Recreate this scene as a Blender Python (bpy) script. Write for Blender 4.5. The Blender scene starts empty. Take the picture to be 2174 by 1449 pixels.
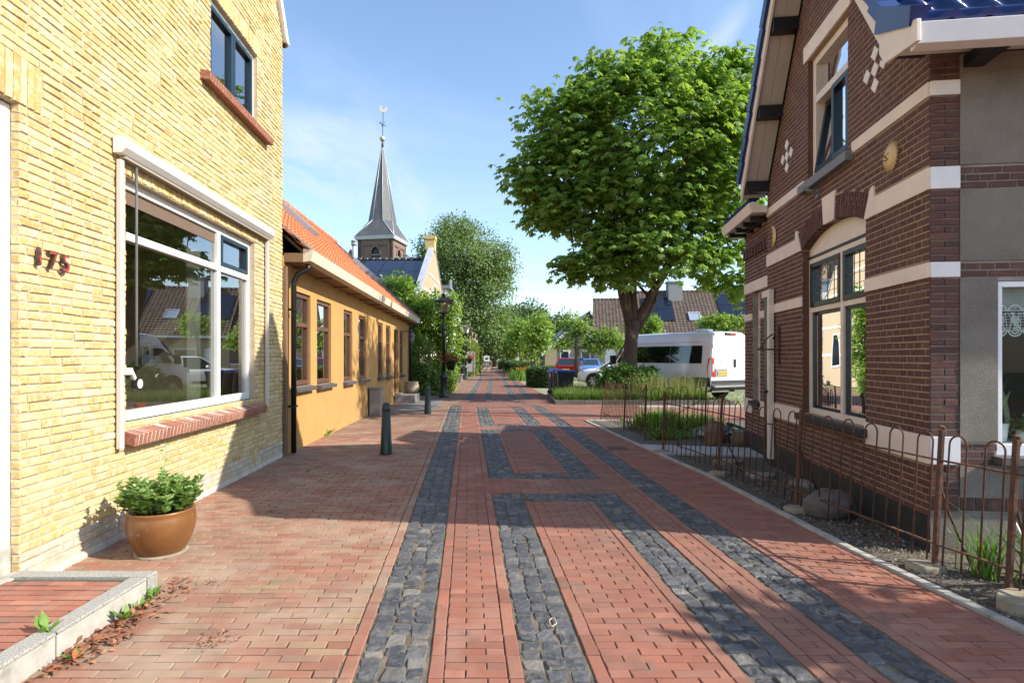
import bpy, bmesh, math, random
import numpy as np
from mathutils import Vector, Matrix
R = math.radians
SC = bpy.context.scene
COL = SC.collection
rnd = random.Random(7)
NP = np.random.default_rng(11)

# ---------------------------------------------------------------- camera
FPX, CX, HY, H = 1208.0, 1087.0, 758.0, 1.55          # focal length, axis and horizon in photo pixels; eye height in m
cam_d = bpy.data.cameras.new('camera')
cam = bpy.data.objects.new('camera', cam_d); COL.objects.link(cam)
cam_d.sensor_width = 36; cam_d.lens = 36 * FPX / 2174
cam_d.shift_y = (HY - 724.5) / 2174
cam_d.clip_start = 0.05; cam_d.clip_end = 3000
cam.location = (0, 0, H); cam.rotation_euler = (R(90), 0, 0)
SC.camera = cam

# ---------------------------------------------------------------- sun and sky
SUN_EL, SUN_K = 36.0, 0.28
to_sun = Vector((1, -SUN_K, math.tan(R(SUN_EL)) * math.hypot(1, SUN_K))).normalized()
sl = bpy.data.lights.new('sun', 'SUN'); sl.energy = 4.0; sl.angle = R(0.5); sl.color = (1, 0.93, 0.80)
so = bpy.data.objects.new('sun', sl); COL.objects.link(so)
so.rotation_euler = to_sun.to_track_quat('Z', 'Y').to_euler(); so.location = (30, -8, 25)

W = bpy.data.worlds.new('World'); SC.world = W; W.use_nodes = True
wn = W.node_tree; wn.nodes.clear()
def wnode(t, **k):
    n = wn.nodes.new(t)
    for a, b in k.items(): setattr(n, a, b)
    return n
sky = wnode('ShaderNodeTexSky', sky_type='NISHITA', sun_disc=False)
sky.sun_elevation = R(SUN_EL); sky.sun_rotation = math.atan2(to_sun.x, to_sun.y)
sky.air_density = 1.0; sky.dust_density = 0.6; sky.ozone_density = 2.0
bg = wnode('ShaderNodeBackground'); bg.inputs[1].default_value = 0.15
outw = wnode('ShaderNodeOutputWorld')
tc = wnode('ShaderNodeTexCoord')
sep = wnode('ShaderNodeSeparateXYZ'); wn.links.new(tc.outputs['Generated'], sep.inputs[0])
def wmath(op, a, b=None, c=None):
    n = wnode('ShaderNodeMath', operation=op)
    for i, q in enumerate((a, b, c)):
        if q is None: continue
        if isinstance(q, (int, float)): n.inputs[i].default_value = q
        else: wn.links.new(q, n.inputs[i])
    return n.outputs[0]
zc = wmath('MAXIMUM', sep.outputs[2], 0.03)
px_ = wmath('DIVIDE', sep.outputs[0], zc); py_ = wmath('DIVIDE', sep.outputs[1], zc)
cmb = wnode('ShaderNodeCombineXYZ'); wn.links.new(px_, cmb.inputs[0]); wn.links.new(py_, cmb.inputs[1])
mp = wnode('ShaderNodeMapping'); wn.links.new(cmb.outputs[0], mp.inputs[0])
mp.inputs['Rotation'].default_value = (0, 0, R(-28)); mp.inputs['Scale'].default_value = (1.0, 0.55, 1)
mp.inputs['Location'].default_value = (3.1, 1.15, 0)
cn = wnode('ShaderNodeTexNoise'); wn.links.new(mp.outputs[0], cn.inputs['Vector'])
cn.inputs['Scale'].default_value = 0.55; cn.inputs['Detail'].default_value = 8; cn.inputs['Roughness'].default_value = 0.6
cn.inputs['Distortion'].default_value = 0.8
mr = wnode('ShaderNodeMapRange'); wn.links.new(cn.outputs[0], mr.inputs[0])
mr.inputs[1].default_value = 0.46; mr.inputs[2].default_value = 0.74
mr.inputs[3].default_value = 0.0; mr.inputs[4].default_value = 0.35
hz = wnode('ShaderNodeMapRange'); wn.links.new(sep.outputs[2], hz.inputs[0])
hz.inputs[1].default_value = 0.0; hz.inputs[2].default_value = 0.35; hz.inputs[3].default_value = 0.10; hz.inputs[4].default_value = 0.0
def patch(cx_, cy_, sx_, sy_, amt):                       # a bank of cirrus at a place in the sky
    dx = wmath('DIVIDE', wmath('SUBTRACT', px_, cx_), sx_); dy = wmath('DIVIDE', wmath('SUBTRACT', py_, cy_), sy_)
    d = wmath('SQRT', wmath('ADD', wmath('MULTIPLY', dx, dx), wmath('MULTIPLY', dy, dy)))
    n = wnode('ShaderNodeMapRange'); n.interpolation_type = 'SMOOTHSTEP'; wn.links.new(d, n.inputs[0])
    for i, q in zip((1, 2, 3, 4), (0., 1., amt, 0.)): n.inputs[i].default_value = q
    return n.outputs[0]
n2 = wnode('ShaderNodeTexNoise'); mp2 = wnode('ShaderNodeMapping'); wn.links.new(cmb.outputs[0], mp2.inputs[0]); mp2.inputs['Rotation'].default_value = (0, 0, R(20)); mp2.inputs['Scale'].default_value = (1.6, .55, 1)
wn.links.new(mp2.outputs[0], n2.inputs['Vector']); n2.inputs['Scale'].default_value = 1.7; n2.inputs['Detail'].default_value = 9; n2.inputs['Roughness'].default_value = .62; n2.inputs['Distortion'].default_value = .6
m2 = wnode('ShaderNodeMapRange'); wn.links.new(n2.outputs[0], m2.inputs[0])
for i, q in zip((1, 2, 3, 4), (.36, .66, 0., 1.)): m2.inputs[i].default_value = q
pm = wmath('MULTIPLY', wmath('ADD', wmath('ADD', patch(-.95, 3.0, .65, 1.7, .95), patch(-.62, 3.7, .22, .7, .7)), patch(.655, 1.78, .07, .34, .8)), m2.outputs[0])
cf = wmath('MINIMUM', wmath('ADD', wmath('ADD', mr.outputs[0], pm), hz.outputs[0]), 0.85)
mixc = wnode('ShaderNodeMixRGB'); wn.links.new(cf, mixc.inputs[0])
wn.links.new(sky.outputs[0], mixc.inputs[1]); mixc.inputs[2].default_value = (2.7, 3.2, 3.6, 1)
wn.links.new(mixc.outputs[0], bg.inputs[0]); wn.links.new(bg.outputs[0], outw.inputs[0])

SC.view_settings.view_transform = 'Standard'; SC.view_settings.look = 'None'
SC.view_settings.exposure = 1.0; SC.view_settings.gamma = 1
try:
    SC.cycles.max_bounces = 8; SC.cycles.transparent_max_bounces = 16
    SC.cycles.use_denoising = True
    SC.cycles.caustics_reflective = False; SC.cycles.caustics_refractive = False
except Exception: pass

# ---------------------------------------------------------------- photo pixel -> place
def P(px, py, Y): return Vector(((px - CX) / FPX * Y, Y, H - (py - HY) / FPX * Y))
def G(px, py):
    Y = FPX * H / (py - HY); return Vector(((px - CX) / FPX * Y, Y, 0))

# ---------------------------------------------------------------- materials
MATS = {}
def mat(name, col=(.5, .5, .5), col2=None, scale=6.0, rough=.7, metal=0.0, spec=.5, bump=0.0, bscale=40.0,
        ramp=None, const=False, tl=0.0, nz=(.35, .65), coat=0.0, detail=5.0, stain=None, stretch=None, emit=None, dirt=()):
    if name in MATS: return MATS[name]
    m = bpy.data.materials.new(name); m.use_nodes = True
    t = m.node_tree; N = t.nodes; L = t.links
    b = N['Principled BSDF']
    b.inputs['Roughness'].default_value = rough; b.inputs['Metallic'].default_value = metal
    b.inputs['Specular IOR Level'].default_value = spec
    if coat: b.inputs['Coat Weight'].default_value = coat; b.inputs['Coat Roughness'].default_value = .08
    tcn = N.new('ShaderNodeTexCoord'); vec = tcn.outputs['Object']
    if stretch:
        mpn = N.new('ShaderNodeMapping'); L.new(vec, mpn.inputs[0]); mpn.inputs['Scale'].default_value = stretch; vec = mpn.outputs[0]
    def noise(s, d=detail):
        n = N.new('ShaderNodeTexNoise'); L.new(vec, n.inputs['Vector']); n.inputs['Scale'].default_value = s
        n.inputs['Detail'].default_value = d; n.inputs['Roughness'].default_value = .6; return n.outputs[0]
    def mapr(x, a, c, lo=0., hi=1.):
        n = N.new('ShaderNodeMapRange'); L.new(x, n.inputs[0])
        for i, q in zip((1, 2, 3, 4), (a, c, lo, hi)): n.inputs[i].default_value = q
        return n.outputs[0]
    def mix(f, a, c, mode='MIX'):
        n = N.new('ShaderNodeMixRGB'); n.blend_type = mode
        for i, q in enumerate((f, a, c)):
            if isinstance(q, (int, float)): n.inputs[i].default_value = q
            elif isinstance(q, tuple): n.inputs[i].default_value = (*q[:3], 1)
            else: L.new(q, n.inputs[i])
        return n.outputs[0]
    if ramp:
        at = N.new('ShaderNodeAttribute'); at.attribute_name = 'rnd'
        cr = N.new('ShaderNodeValToRGB'); L.new(at.outputs['Fac'], cr.inputs[0])
        e = cr.color_ramp.elements
        while len(e) < len(ramp): e.new(0.5)
        for i, c in enumerate(ramp): e[i].position = i / max(1, len(ramp) - (0 if const else 1)); e[i].color = (*c, 1)
        if const: cr.color_ramp.interpolation = 'CONSTANT'
        base = cr.outputs[0]
        if col2 is not None: base = mix(mapr(noise(scale), *nz), base, col2)
        k = mapr(noise(scale * 2.7), .3, .7, .84, 1.12)
        base = mix(1.0, base, k, 'MULTIPLY')
    else:
        base = col
        if col2 is not None: base = mix(mapr(noise(scale), *nz), col, col2)
    if stain:                                   # (colour, scale, lo, hi): blotches with a shape of their own
        base = mix(mapr(noise(stain[1]), stain[2], stain[3]), base, stain[0])
    for dc, dscale, lo, hi, amt, dst in dirt:      # grime layers: colour, scale, threshold, amount, stretch
        mpd = N.new('ShaderNodeMapping'); L.new(tcn.outputs['Object'], mpd.inputs[0]); mpd.inputs['Scale'].default_value = dst
        nd = N.new('ShaderNodeTexNoise'); L.new(mpd.outputs[0], nd.inputs['Vector']); nd.inputs['Scale'].default_value = dscale; nd.inputs['Detail'].default_value = 7; nd.inputs['Roughness'].default_value = .65
        base = mix(mapr(nd.outputs[0], lo, hi, 0., amt), base, dc)
    if isinstance(base, tuple): b.inputs['Base Color'].default_value = (*base, 1)
    else: L.new(base, b.inputs['Base Color'])
    if bump:
        bn = N.new('ShaderNodeBump'); bn.inputs['Strength'].default_value = min(1, bump); bn.inputs['Distance'].default_value = .01 * bump
        L.new(noise(bscale, 6), bn.inputs['Height']); L.new(bn.outputs[0], b.inputs['Normal'])
    if emit: b.inputs['Emission Color'].default_value = (*emit[:3], 1); b.inputs['Emission Strength'].default_value = emit[3]
    if tl:
        tr = N.new('ShaderNodeBsdfTranslucent'); ms = N.new('ShaderNodeMixShader'); ms.inputs[0].default_value = tl
        if isinstance(base, tuple): tr.inputs[0].default_value = (*base, 1)
        else:
            br = mix(1.0, base, (1.5, 1.35, .7), 'MULTIPLY'); L.new(br, tr.inputs[0])
        L.new(b.outputs[0], ms.inputs[1]); L.new(tr.outputs[0], ms.inputs[2])
        L.new(ms.outputs[0], N['Material Output'].inputs[0])
    MATS[name] = m; return m

def glass(name, tint=(.9, .95, .93), a=1.6, b=.06, wav=0.0):
    m = bpy.data.materials.new(name); m.use_nodes = True
    t = m.node_tree; N = t.nodes; L = t.links; N.remove(N['Principled BSDF'])
    tr = N.new('ShaderNodeBsdfTransparent'); tr.inputs[0].default_value = (*tint, 1)
    gl = N.new('ShaderNodeBsdfGlossy'); gl.inputs['Roughness'].default_value = .005; gl.inputs[0].default_value = (.95, .97, 1, 1)
    fr = N.new('ShaderNodeFresnel'); fr.inputs[0].default_value = 1.5
    ma = N.new('ShaderNodeMath'); ma.operation = 'MULTIPLY_ADD'; ma.use_clamp = True
    L.new(fr.outputs[0], ma.inputs[0]); ma.inputs[1].default_value = a; ma.inputs[2].default_value = b
    ms = N.new('ShaderNodeMixShader'); L.new(ma.outputs[0], ms.inputs[0]); L.new(tr.outputs[0], ms.inputs[1]); L.new(gl.outputs[0], ms.inputs[2])
    L.new(ms.outputs[0], N['Material Output'].inputs[0])
    if wav:
        tcn = N.new('ShaderNodeTexCoord'); nn = N.new('ShaderNodeTexNoise'); L.new(tcn.outputs['Object'], nn.inputs['Vector'])
        nn.inputs['Scale'].default_value = 2.2; nn.inputs['Detail'].default_value = 1
        bn = N.new('ShaderNodeBump'); bn.inputs['Strength'].default_value = 1; bn.inputs['Distance'].default_value = wav
        L.new(nn.outputs[0], bn.inputs['Height']); L.new(bn.outputs[0], gl.inputs['Normal']); L.new(bn.outputs[0], fr.inputs['Normal'])
    MATS[name] = m; return m

# ---------------------------------------------------------------- mesh helpers
class Fr:                                       # a wall plane: O + u U + v V + n N
    def __init__(s, O, U, N, V=(0, 0, 1)): s.O, s.U, s.N, s.V = Vector(O), Vector(U), Vector(N), Vector(V)
    def p(s, u, v, n=0.0): return s.O + s.U * u + s.V * v + s.N * n
WF = Fr((0, 0, 0), (1, 0, 0), (0, 0, 1), (0, 1, 0))

class MB:
    def __init__(s): s.v, s.f, s.r, s.mi, s.sm = [], [], [], [], []
    def add(s, vs, fs, r=.5, mi=0, smooth=False):
        k = len(s.v); s.v += [tuple(q) for q in vs]; s.r += [r] * len(vs)
        for f in fs: s.f.append(tuple(i + k for i in f)); s.mi.append(mi); s.sm.append(smooth)
        return s
    def quad(s, *q, r=.5, mi=0): return s.add(q, [tuple(range(len(q)))], r, mi)
    def hexa(s, q, r=.5, mi=0):                 # 8 corners: 4 bottom ring, 4 top ring
        return s.add(q, [(3, 2, 1, 0), (4, 5, 6, 7), (0, 1, 5, 4), (1, 2, 6, 5), (2, 3, 7, 6), (3, 0, 4, 7)], r, mi)
    def box(s, a, b, r=.5, mi=0):
        (x0, y0, z0), (x1, y1, z1) = a, b
        return s.hexa([(x0, y0, z0), (x1, y0, z0), (x1, y1, z0), (x0, y1, z0), (x0, y0, z1), (x1, y0, z1), (x1, y1, z1), (x0, y1, z1)], r, mi)
    def fbox(s, F, u0, u1, v0, v1, n0, n1, r=.5, mi=0):
        return s.hexa([F.p(u0, v0, n0), F.p(u1, v0, n0), F.p(u1, v1, n0), F.p(u0, v1, n0), F.p(u0, v0, n1), F.p(u1, v0, n1), F.p(u1, v1, n1), F.p(u0, v1, n1)], r, mi)
    def bar(s, a, b, w, h=None, up=(0, 0, 1), r=.5, mi=0):   # square bar from a to b
        a, b = Vector(a), Vector(b); h = h or w; d = (b - a).normalized()
        x = d.cross(Vector(up)); x = x.normalized() if x.length > 1e-4 else Vector((1, 0, 0)); y = x.cross(d)
        x, y = x * w / 2, y * h / 2
        return s.hexa([a - x - y, a + x - y, a + x + y, a - x + y, b - x - y, b + x - y, b + x + y, b - x + y], r, mi)
    def tube(s, pts, rad, n=8, r=.5, mi=0, cap=True, smooth=True):
        pts = [Vector(p) for p in pts]; m = len(pts)
        rad = rad if isinstance(rad, (list, tuple)) else [rad] * m
        vs = []; x = None
        for i, p in enumerate(pts):
            d = (pts[min(i + 1, m - 1)] - pts[max(i - 1, 0)]).normalized()
            if x is None:
                x = d.cross(Vector((0, 0, 1)));  x = x if x.length > 1e-3 else Vector((1, 0, 0))
            x = (x - d * x.dot(d)).normalized(); y = d.cross(x)
            for k in range(n):
                t = 2 * math.pi * k / n; vs.append(p + (x * math.cos(t) + y * math.sin(t)) * rad[i])
        fs = [(i * n + k, i * n + (k + 1) % n, (i + 1) * n + (k + 1) % n, (i + 1) * n + k) for i in range(m - 1) for k in range(n)]
        s.add(vs, fs, r, mi, smooth)
        if cap:
            k0 = len(s.v) - len(vs)
            s.f.append(tuple(k0 + k for k in range(n - 1, -1, -1))); s.f.append(tuple(k0 + (m - 1) * n + k for k in range(n)))
            s.mi += [mi, mi]; s.sm += [False, False]
        return s
    def lathe(s, prof, c=(0, 0, 0), n=20, r=.5, mi=0, smooth=True, sx=1., ph=0.):   # prof: (radius, z)
        vs = [(c[0] + a * math.cos(2 * math.pi * k / n + ph) * sx, c[1] + a * math.sin(2 * math.pi * k / n + ph), c[2] + z) for a, z in prof for k in range(n)]
        fs = [(i * n + k, i * n + (k + 1) % n, (i + 1) * n + (k + 1) % n, (i + 1) * n + k) for i in range(len(prof) - 1) for k in range(n)]
        s.add(vs, fs, r, mi, smooth)
        k0 = len(s.v) - len(vs)
        for ring, rev in ((0, True), (len(prof) - 1, False)):
            if prof[ring][0] > 1e-4:
                idx = [k0 + ring * n + k for k in range(n)]; s.f.append(tuple(reversed(idx) if rev else idx)); s.mi.append(mi); s.sm.append(False)
        return s
    def prism(s, poly, ext, r=.5, mi=0):        # poly: 3-D points, ext: vector
        n = len(poly); ext = Vector(ext); a = [Vector(p) for p in poly]; b = [p + ext for p in a]
        fs = [tuple(range(n - 1, -1, -1)), tuple(range(n, 2 * n))] + [(i, (i + 1) % n, n + (i + 1) % n, n + i) for i in range(n)]
        return s.add(a + b, fs, r, mi)
    def blob(s, c, rad, n=10, m=7, jit=.12, r=.5, mi=0, smooth=True, rs=None):
        g = rs or rnd; vs = []
        for i in range(m + 1):
            t = math.pi * i / m
            for k in range(n):
                p = 2 * math.pi * k / n; j = 1 + g.uniform(-jit, jit)
                vs.append((c[0] + rad[0] * math.sin(t) * math.cos(p) * j, c[1] + rad[1] * math.sin(t) * math.sin(p) * j, c[2] + rad[2] * math.cos(t) * j))
        fs = [(i * n + k, (i + 1) * n + k, (i + 1) * n + (k + 1) % n, i * n + (k + 1) % n) for i in range(m) for k in range(n)]
        return s.add(vs, fs, r, mi, smooth)
    def build(s, name, mats, parent=None, world=True, bevel=0.0, kind=None):
        off = Vector(parent.matrix_world.translation) if (parent and world) else Vector((0, 0, 0))
        pp = parent
        if parent and world:
            off = parent['_org'] if '_org' in parent else off
            off = Vector(off)
        me = bpy.data.meshes.new(name)
        v = np.array(s.v, dtype=np.float32) - np.array(off, dtype=np.float32) if s.v else np.zeros((0, 3))
        own = None
        if parent is None and len(v):
            own = Vector(((v[:, 0].min() + v[:, 0].max()) / 2, (v[:, 1].min() + v[:, 1].max()) / 2, v[:, 2].min()))
            v = v - np.array(own, dtype=np.float32)
        me.from_pydata(v.tolist(), [], s.f)
        at = me.attributes.new('rnd', 'FLOAT', 'POINT'); at.data.foreach_set('value', np.array(s.r, dtype=np.float32))
        for q in (mats if isinstance(mats, (list, tuple)) else [mats]): me.materials.append(q)
        me.polygons.foreach_set('material_index', np.array(s.mi, dtype=np.int32))
        me.polygons.foreach_set('use_smooth', np.array(s.sm, dtype=bool)); me.update()
        o = bpy.data.objects.new(name, me); COL.objects.link(o)
        if pp:
            o.parent = pp
            if world: o['_org'] = tuple(off)
        elif own is not None:
            o.location = own; o['_org'] = tuple(own)
        if kind: o['kind'] = kind
        if bevel:
            bv = o.modifiers.new('bevel', 'BEVEL'); bv.width = bevel; bv.segments = 2; bv.limit_method = 'ANGLE'; bv.angle_limit = R(40)
        return o

def tag(o, label=None, cat=None, group=None, kind=None):
    if label: o['label'] = label
    if cat: o['category'] = cat
    if group: o['group'] = group
    if kind: o['kind'] = kind
    return o
def thing(name, label, cat, loc=(0, 0, 0), group=None, rz=0.0):
    o = bpy.data.objects.new(name, None); COL.objects.link(o); o.location = loc; o.rotation_euler = (0, 0, rz)
    o.empty_display_size = .2; o['_org'] = tuple(loc)
    return tag(o, label, cat, group)
def copy_tree(o, parent=None):
    c = o.copy(); COL.objects.link(c)
    if parent: c.parent = parent
    for ch in [q for q in o.children]: copy_tree(ch, c)
    return c

def raw_mesh(name, v, f4, r, material, parent=None, org=None, kind=None):   # numpy quads -> one mesh object
    me = bpy.data.meshes.new(name); v = np.asarray(v, dtype=np.float32); f4 = np.asarray(f4, dtype=np.int32)
    if org is None: org = (float(v[:, 0].mean()), float(v[:, 1].mean()), float(v[:, 2].min()))
    v = v - np.array(org, dtype=np.float32)
    me.vertices.add(len(v)); me.vertices.foreach_set('co', v.ravel())
    me.loops.add(f4.size); me.loops.foreach_set('vertex_index', f4.ravel())
    me.polygons.add(len(f4)); me.polygons.foreach_set('loop_start', np.arange(0, f4.size, f4.shape[1], dtype=np.int32))
    try: me.polygons.foreach_set('loop_total', np.full(len(f4), f4.shape[1], dtype=np.int32))
    except Exception: pass
    me.update(calc_edges=True)
    at = me.attributes.new('rnd', 'FLOAT', 'POINT'); at.data.foreach_set('value', np.asarray(r, dtype=np.float32))
    me.materials.append(material)
    o = bpy.data.objects.new(name, me); COL.objects.link(o)
    if parent is not None: o.parent = parent
    else: o.location = org
    o['_org'] = tuple(org)
    if kind: o['kind'] = kind
    return o

# leaf cloud: pos (n,3), out-direction bias (n,3), size; each leaf a folded kite
def kites(pos, axis, nrm, length, width, fold=.25):
    axis = axis / np.maximum(np.linalg.norm(axis, axis=1, keepdims=True), 1e-6)
    side = np.cross(axis, nrm); side /= np.maximum(np.linalg.norm(side, axis=1, keepdims=True), 1e-6)
    up = np.cross(side, axis)
    L = length[:, None]; Wd = width[:, None]
    a = pos; b = pos + axis * L * .55 + side * Wd * .5 + up * Wd * fold
    c = pos + axis * L; d = pos + axis * L * .55 - side * Wd * .5 + up * Wd * fold
    v = np.stack([a, b, c, d], 1).reshape(-1, 3)
    f = np.arange(len(v), dtype=np.int32).reshape(-1, 4)
    return v, f
def rdirs(n, g):
    d = g.normal(size=(n, 3)); return d / np.linalg.norm(d, axis=1, keepdims=True)
def crown_points(ells, n, g, shell=.6):         # ells: (centre, radii, weight)
    w = np.array([e[2] for e in ells], float); w /= w.sum(); idx = g.choice(len(ells), n, p=w)
    C = np.array([e[0] for e in ells], float)[idx]; Rr = np.array([e[1] for e in ells], float)[idx]
    d = rdirs(n, g); t = (shell + (1 - shell) * g.random(n))[:, None]
    return C + d * Rr * t, d
def leaf_cloud(centers, outs, per, spread, size, g, droop=.35, aspect=.55, flat=.7):
    n = len(centers) * per
    c = np.repeat(centers, per, 0); o = np.repeat(outs, per, 0)
    off = g.normal(size=(n, 3)) * spread * np.array([1, 1, flat])
    pos = c + off
    ax = rdirs(n, g) * .8 + o * .6 + np.array([0, 0, -droop]); nr = rdirs(n, g) * .55 + np.array([0, 0, 1.0]) + o * .35
    sz = size * (.65 + .7 * g.random(n))
    v, f = kites(pos, ax, nr, sz, sz * aspect)
    cl = np.repeat(g.random(len(centers)), per) * .6 + g.random(n) * .4
    return v, f, np.repeat(cl, 4)
def palmate(centers, outs, g, size=.2, nl=6):
    n = len(centers); stem = outs * .5 + rdirs(n, g) * .6; stem[:, 2] = stem[:, 2] * .4 - .1
    stem /= np.linalg.norm(stem, axis=1, keepdims=True)
    up = np.array([0, 0, 1.0]) + rdirs(n, g) * .35 + outs * .4
    side = np.cross(stem, up); side /= np.linalg.norm(side, axis=1, keepdims=True); up = np.cross(side, stem)
    V, F, Rr = [], [], []; k = 0; sz = size * (.7 + .6 * g.random(n)); base = g.random(n)
    for j in range(nl):
        t = (j - (nl - 1) / 2) * (4.4 / nl) + g.normal(size=n) * .12
        ax = stem * np.cos(t)[:, None] + side * np.sin(t)[:, None]; ax[:, 2] -= .55 + .25 * g.random(n)
        ln = sz * (1.0 - .12 * abs(j - (nl - 1) / 2))
        v, f = kites(centers, ax, up + ax * .3, ln, ln * .42, .15)
        V.append(v); F.append(f + k); k += len(v); Rr.append(np.repeat(np.clip(base + g.normal(size=n) * .12, 0, 1), 4))
    return np.concatenate(V), np.concatenate(F), np.concatenate(Rr)

# ---------------------------------------------------------------- bricks in a wall plane
def cut(iv, holes):
    out = [iv]
    for a, b in holes:
        nx = []
        for p, q in out:
            if b <= p or a >= q: nx.append((p, q)); continue
            if a > p: nx.append((p, a))
            if b < q: nx.append((b, q))
        out = nx
    return out
def lay_bricks(mb, F, v0, v1, h, ext, holes, L, joint=.011, proud=.008, bond='half', ch=.003, jit=.0016, g=rnd, holefn=None, coff=0):
    n = int(round((v1 - v0) / h))
    for i in range(n):
        a = v0 + i * h; b = a + h - joint; m = (a + b) / 2
        e0, e1 = ext(m)
        if e1 - e0 < .02: continue
        hs = [(u0, u1) for u0, u1, w0, w1 in holes if w0 < m < w1]
        if holefn: hs += holefn(m)
        ci = i + coff
        if bond == 'cross':  # courses of stretchers and headers in turn
            l = L if ci % 2 == 0 else L / 2; st = e0 - (0 if ci % 2 == 0 else L * .25) - (L / 2 if ci % 4 == 2 else 0)
            st = math.floor(e0 / L) * L - L + (0 if ci % 4 == 0 else L / 2 if ci % 4 == 2 else L / 4)
        else:
            l = L; st = math.floor(e0 / L) * L - L + (L / 2 if ci % 2 else 0) + (g.uniform(-.02, .02))
        u = st
        while u < e1:
            ll = l if bond == 'cross' else l * (1 if g.random() > .12 else .5)
            p, q = max(u + joint / 2, e0), min(u + ll - joint / 2, e1); u += ll
            if q - p < .015: continue
            for s0, s1 in cut((p, q), hs):
                if s1 - s0 < .015: continue
                brick(mb, F, s0, s1, a, b, proud, ch, jit, g)
def brick(mb, F, u0, u1, a, b, proud, ch, jit, g, n0=-.008):
    j = lambda: g.uniform(-jit, jit)
    t = proud + j() * 1.2 - .008
    uu = [(u0 + j(), a + j()), (u1 + j(), a + j()), (u1 + j(), b + j()), (u0 + j(), b + j())]
    ins = [(ch, ch), (-ch, ch), (-ch, -ch), (ch, -ch)]
    vs = [F.p(x, y, n0) for x, y in uu] + [F.p(x, y, t - ch) for x, y in uu] + [F.p(x + d[0], y + d[1], t + j() * .6) for (x, y), d in zip(uu, ins)]
    fs = [(0, 1, 5, 4), (1, 2, 6, 5), (2, 3, 7, 6), (3, 0, 4, 7), (4, 5, 9, 8), (5, 6, 10, 9), (6, 7, 11, 10), (7, 4, 8, 11), (8, 9, 10, 11)]
    mb.add(vs, fs, g.random())
def core(mb, F, vs, ext, holes, n0, n1):        # solid wall behind the bricks, with its openings
    vs = sorted(set(list(vs) + [w for h in holes for w in h[2:4]]))
    for a, b in zip(vs, vs[1:]):
        m = (a + b) / 2; hs = [(h[0], h[1]) for h in holes if h[2] < m < h[3]]
        ea, eb, em = ext(a), ext(b), ext(m)
        for p, q in cut(em, hs):
            p0, p1 = (ea[0], eb[0]) if abs(p - em[0]) < 1e-6 else (p, p)
            q0, q1 = (ea[1], eb[1]) if abs(q - em[1]) < 1e-6 else (q, q)
            mb.hexa([F.p(p0, a, n0), F.p(q0, a, n0), F.p(q1, b, n0), F.p(p1, b, n0), F.p(p0, a, n1), F.p(q0, a, n1), F.p(q1, b, n1), F.p(p1, b, n1)])
def frame_ring(mb, F, u0, u1, v0, v1, w, n0, n1, wb=None, mi=0):   # picture-frame of four bars, butted end to end
    wb = wb or w
    mb.fbox(F, u0, u1, v0, v0 + wb, n0, n1, mi=mi); mb.fbox(F, u0, u1, v1 - w, v1, n0, n1, mi=mi)
    mb.fbox(F, u0, u0 + w, v0 + wb, v1 - w, n0, n1, mi=mi); mb.fbox(F, u1 - w, u1, v0 + wb, v1 - w, n0, n1, mi=mi)
def pane(mb, F, u0, u1, v0, v1, n, mi=0): return mb.quad(F.p(u0, v0, n), F.p(u1, v0, n), F.p(u1, v1, n), F.p(u0, v1, n), mi=mi)
def room(mb, F, u0, u1, v0, v1, n0, n1):        # open box behind a window: back, sides, floor, ceiling
    q = F.p
    mb.quad(q(u0, v0, n1), q(u1, v0, n1), q(u1, v1, n1), q(u0, v1, n1))
    mb.quad(q(u0, v0, n0), q(u0, v0, n1), q(u0, v1, n1), q(u0, v1, n0)); mb.quad(q(u1, v0, n0), q(u1, v1, n0), q(u1, v1, n1), q(u1, v0, n1))
    mb.quad(q(u0, v0, n0), q(u1, v0, n0), q(u1, v0, n1), q(u0, v0, n1)); mb.quad(q(u0, v1, n0), q(u0, v1, n1), q(u1, v1, n1), q(u1, v1, n0))
def pantiles(mb, p0, along, up, nrm, width, length, tw=.22, tl=.30, amp=.035, lap=.025, sub=6, pw=1.0):
    p0, along, up, nrm = Vector(p0), Vector(along).normalized(), Vector(up).normalized(), Vector(nrm).normalized()
    nt = max(1, int(round(width / tw))); nc = max(1, int(round(length / tl))); tw = width / nt; tl = length / nc
    for c in range(nc):
        vs = []; m = nt * sub + 1
        for row, lift in ((0, lap), (1, 0.0)):
            for k in range(m):
                x = k / sub; fr = x - math.floor(x)
                hgt = amp * (.5 + .5 * math.cos(2 * math.pi * (fr ** pw)))
                vs.append(p0 + along * (k * tw / sub) + up * ((c + row * 1.06) * tl) + nrm * (hgt + lift))
        fs = [(k, k + 1, m + k + 1, m + k) for k in range(m - 1)]
        k0 = len(mb.v); mb.v += [tuple(q) for q in vs]
        trn = [rnd.random() for _ in range(nt + 1)]
        mb.r += [trn[min(nt, k // sub)] for k in range(m)] * 2
        for f in fs: mb.f.append(tuple(i + k0 for i in f)); mb.mi.append(0); mb.sm.append(True)
        vs2 = [Vector(q) - nrm * lap * 1.3 for q in vs[:m]]
        k1 = len(mb.v); mb.v += [tuple(q) for q in vs2]; mb.r += [0.0] * m
        for k in range(m - 1): mb.f.append((k1 + k, k1 + k + 1, k0 + k + 1, k0 + k)); mb.mi.append(0); mb.sm.append(False)
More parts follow.
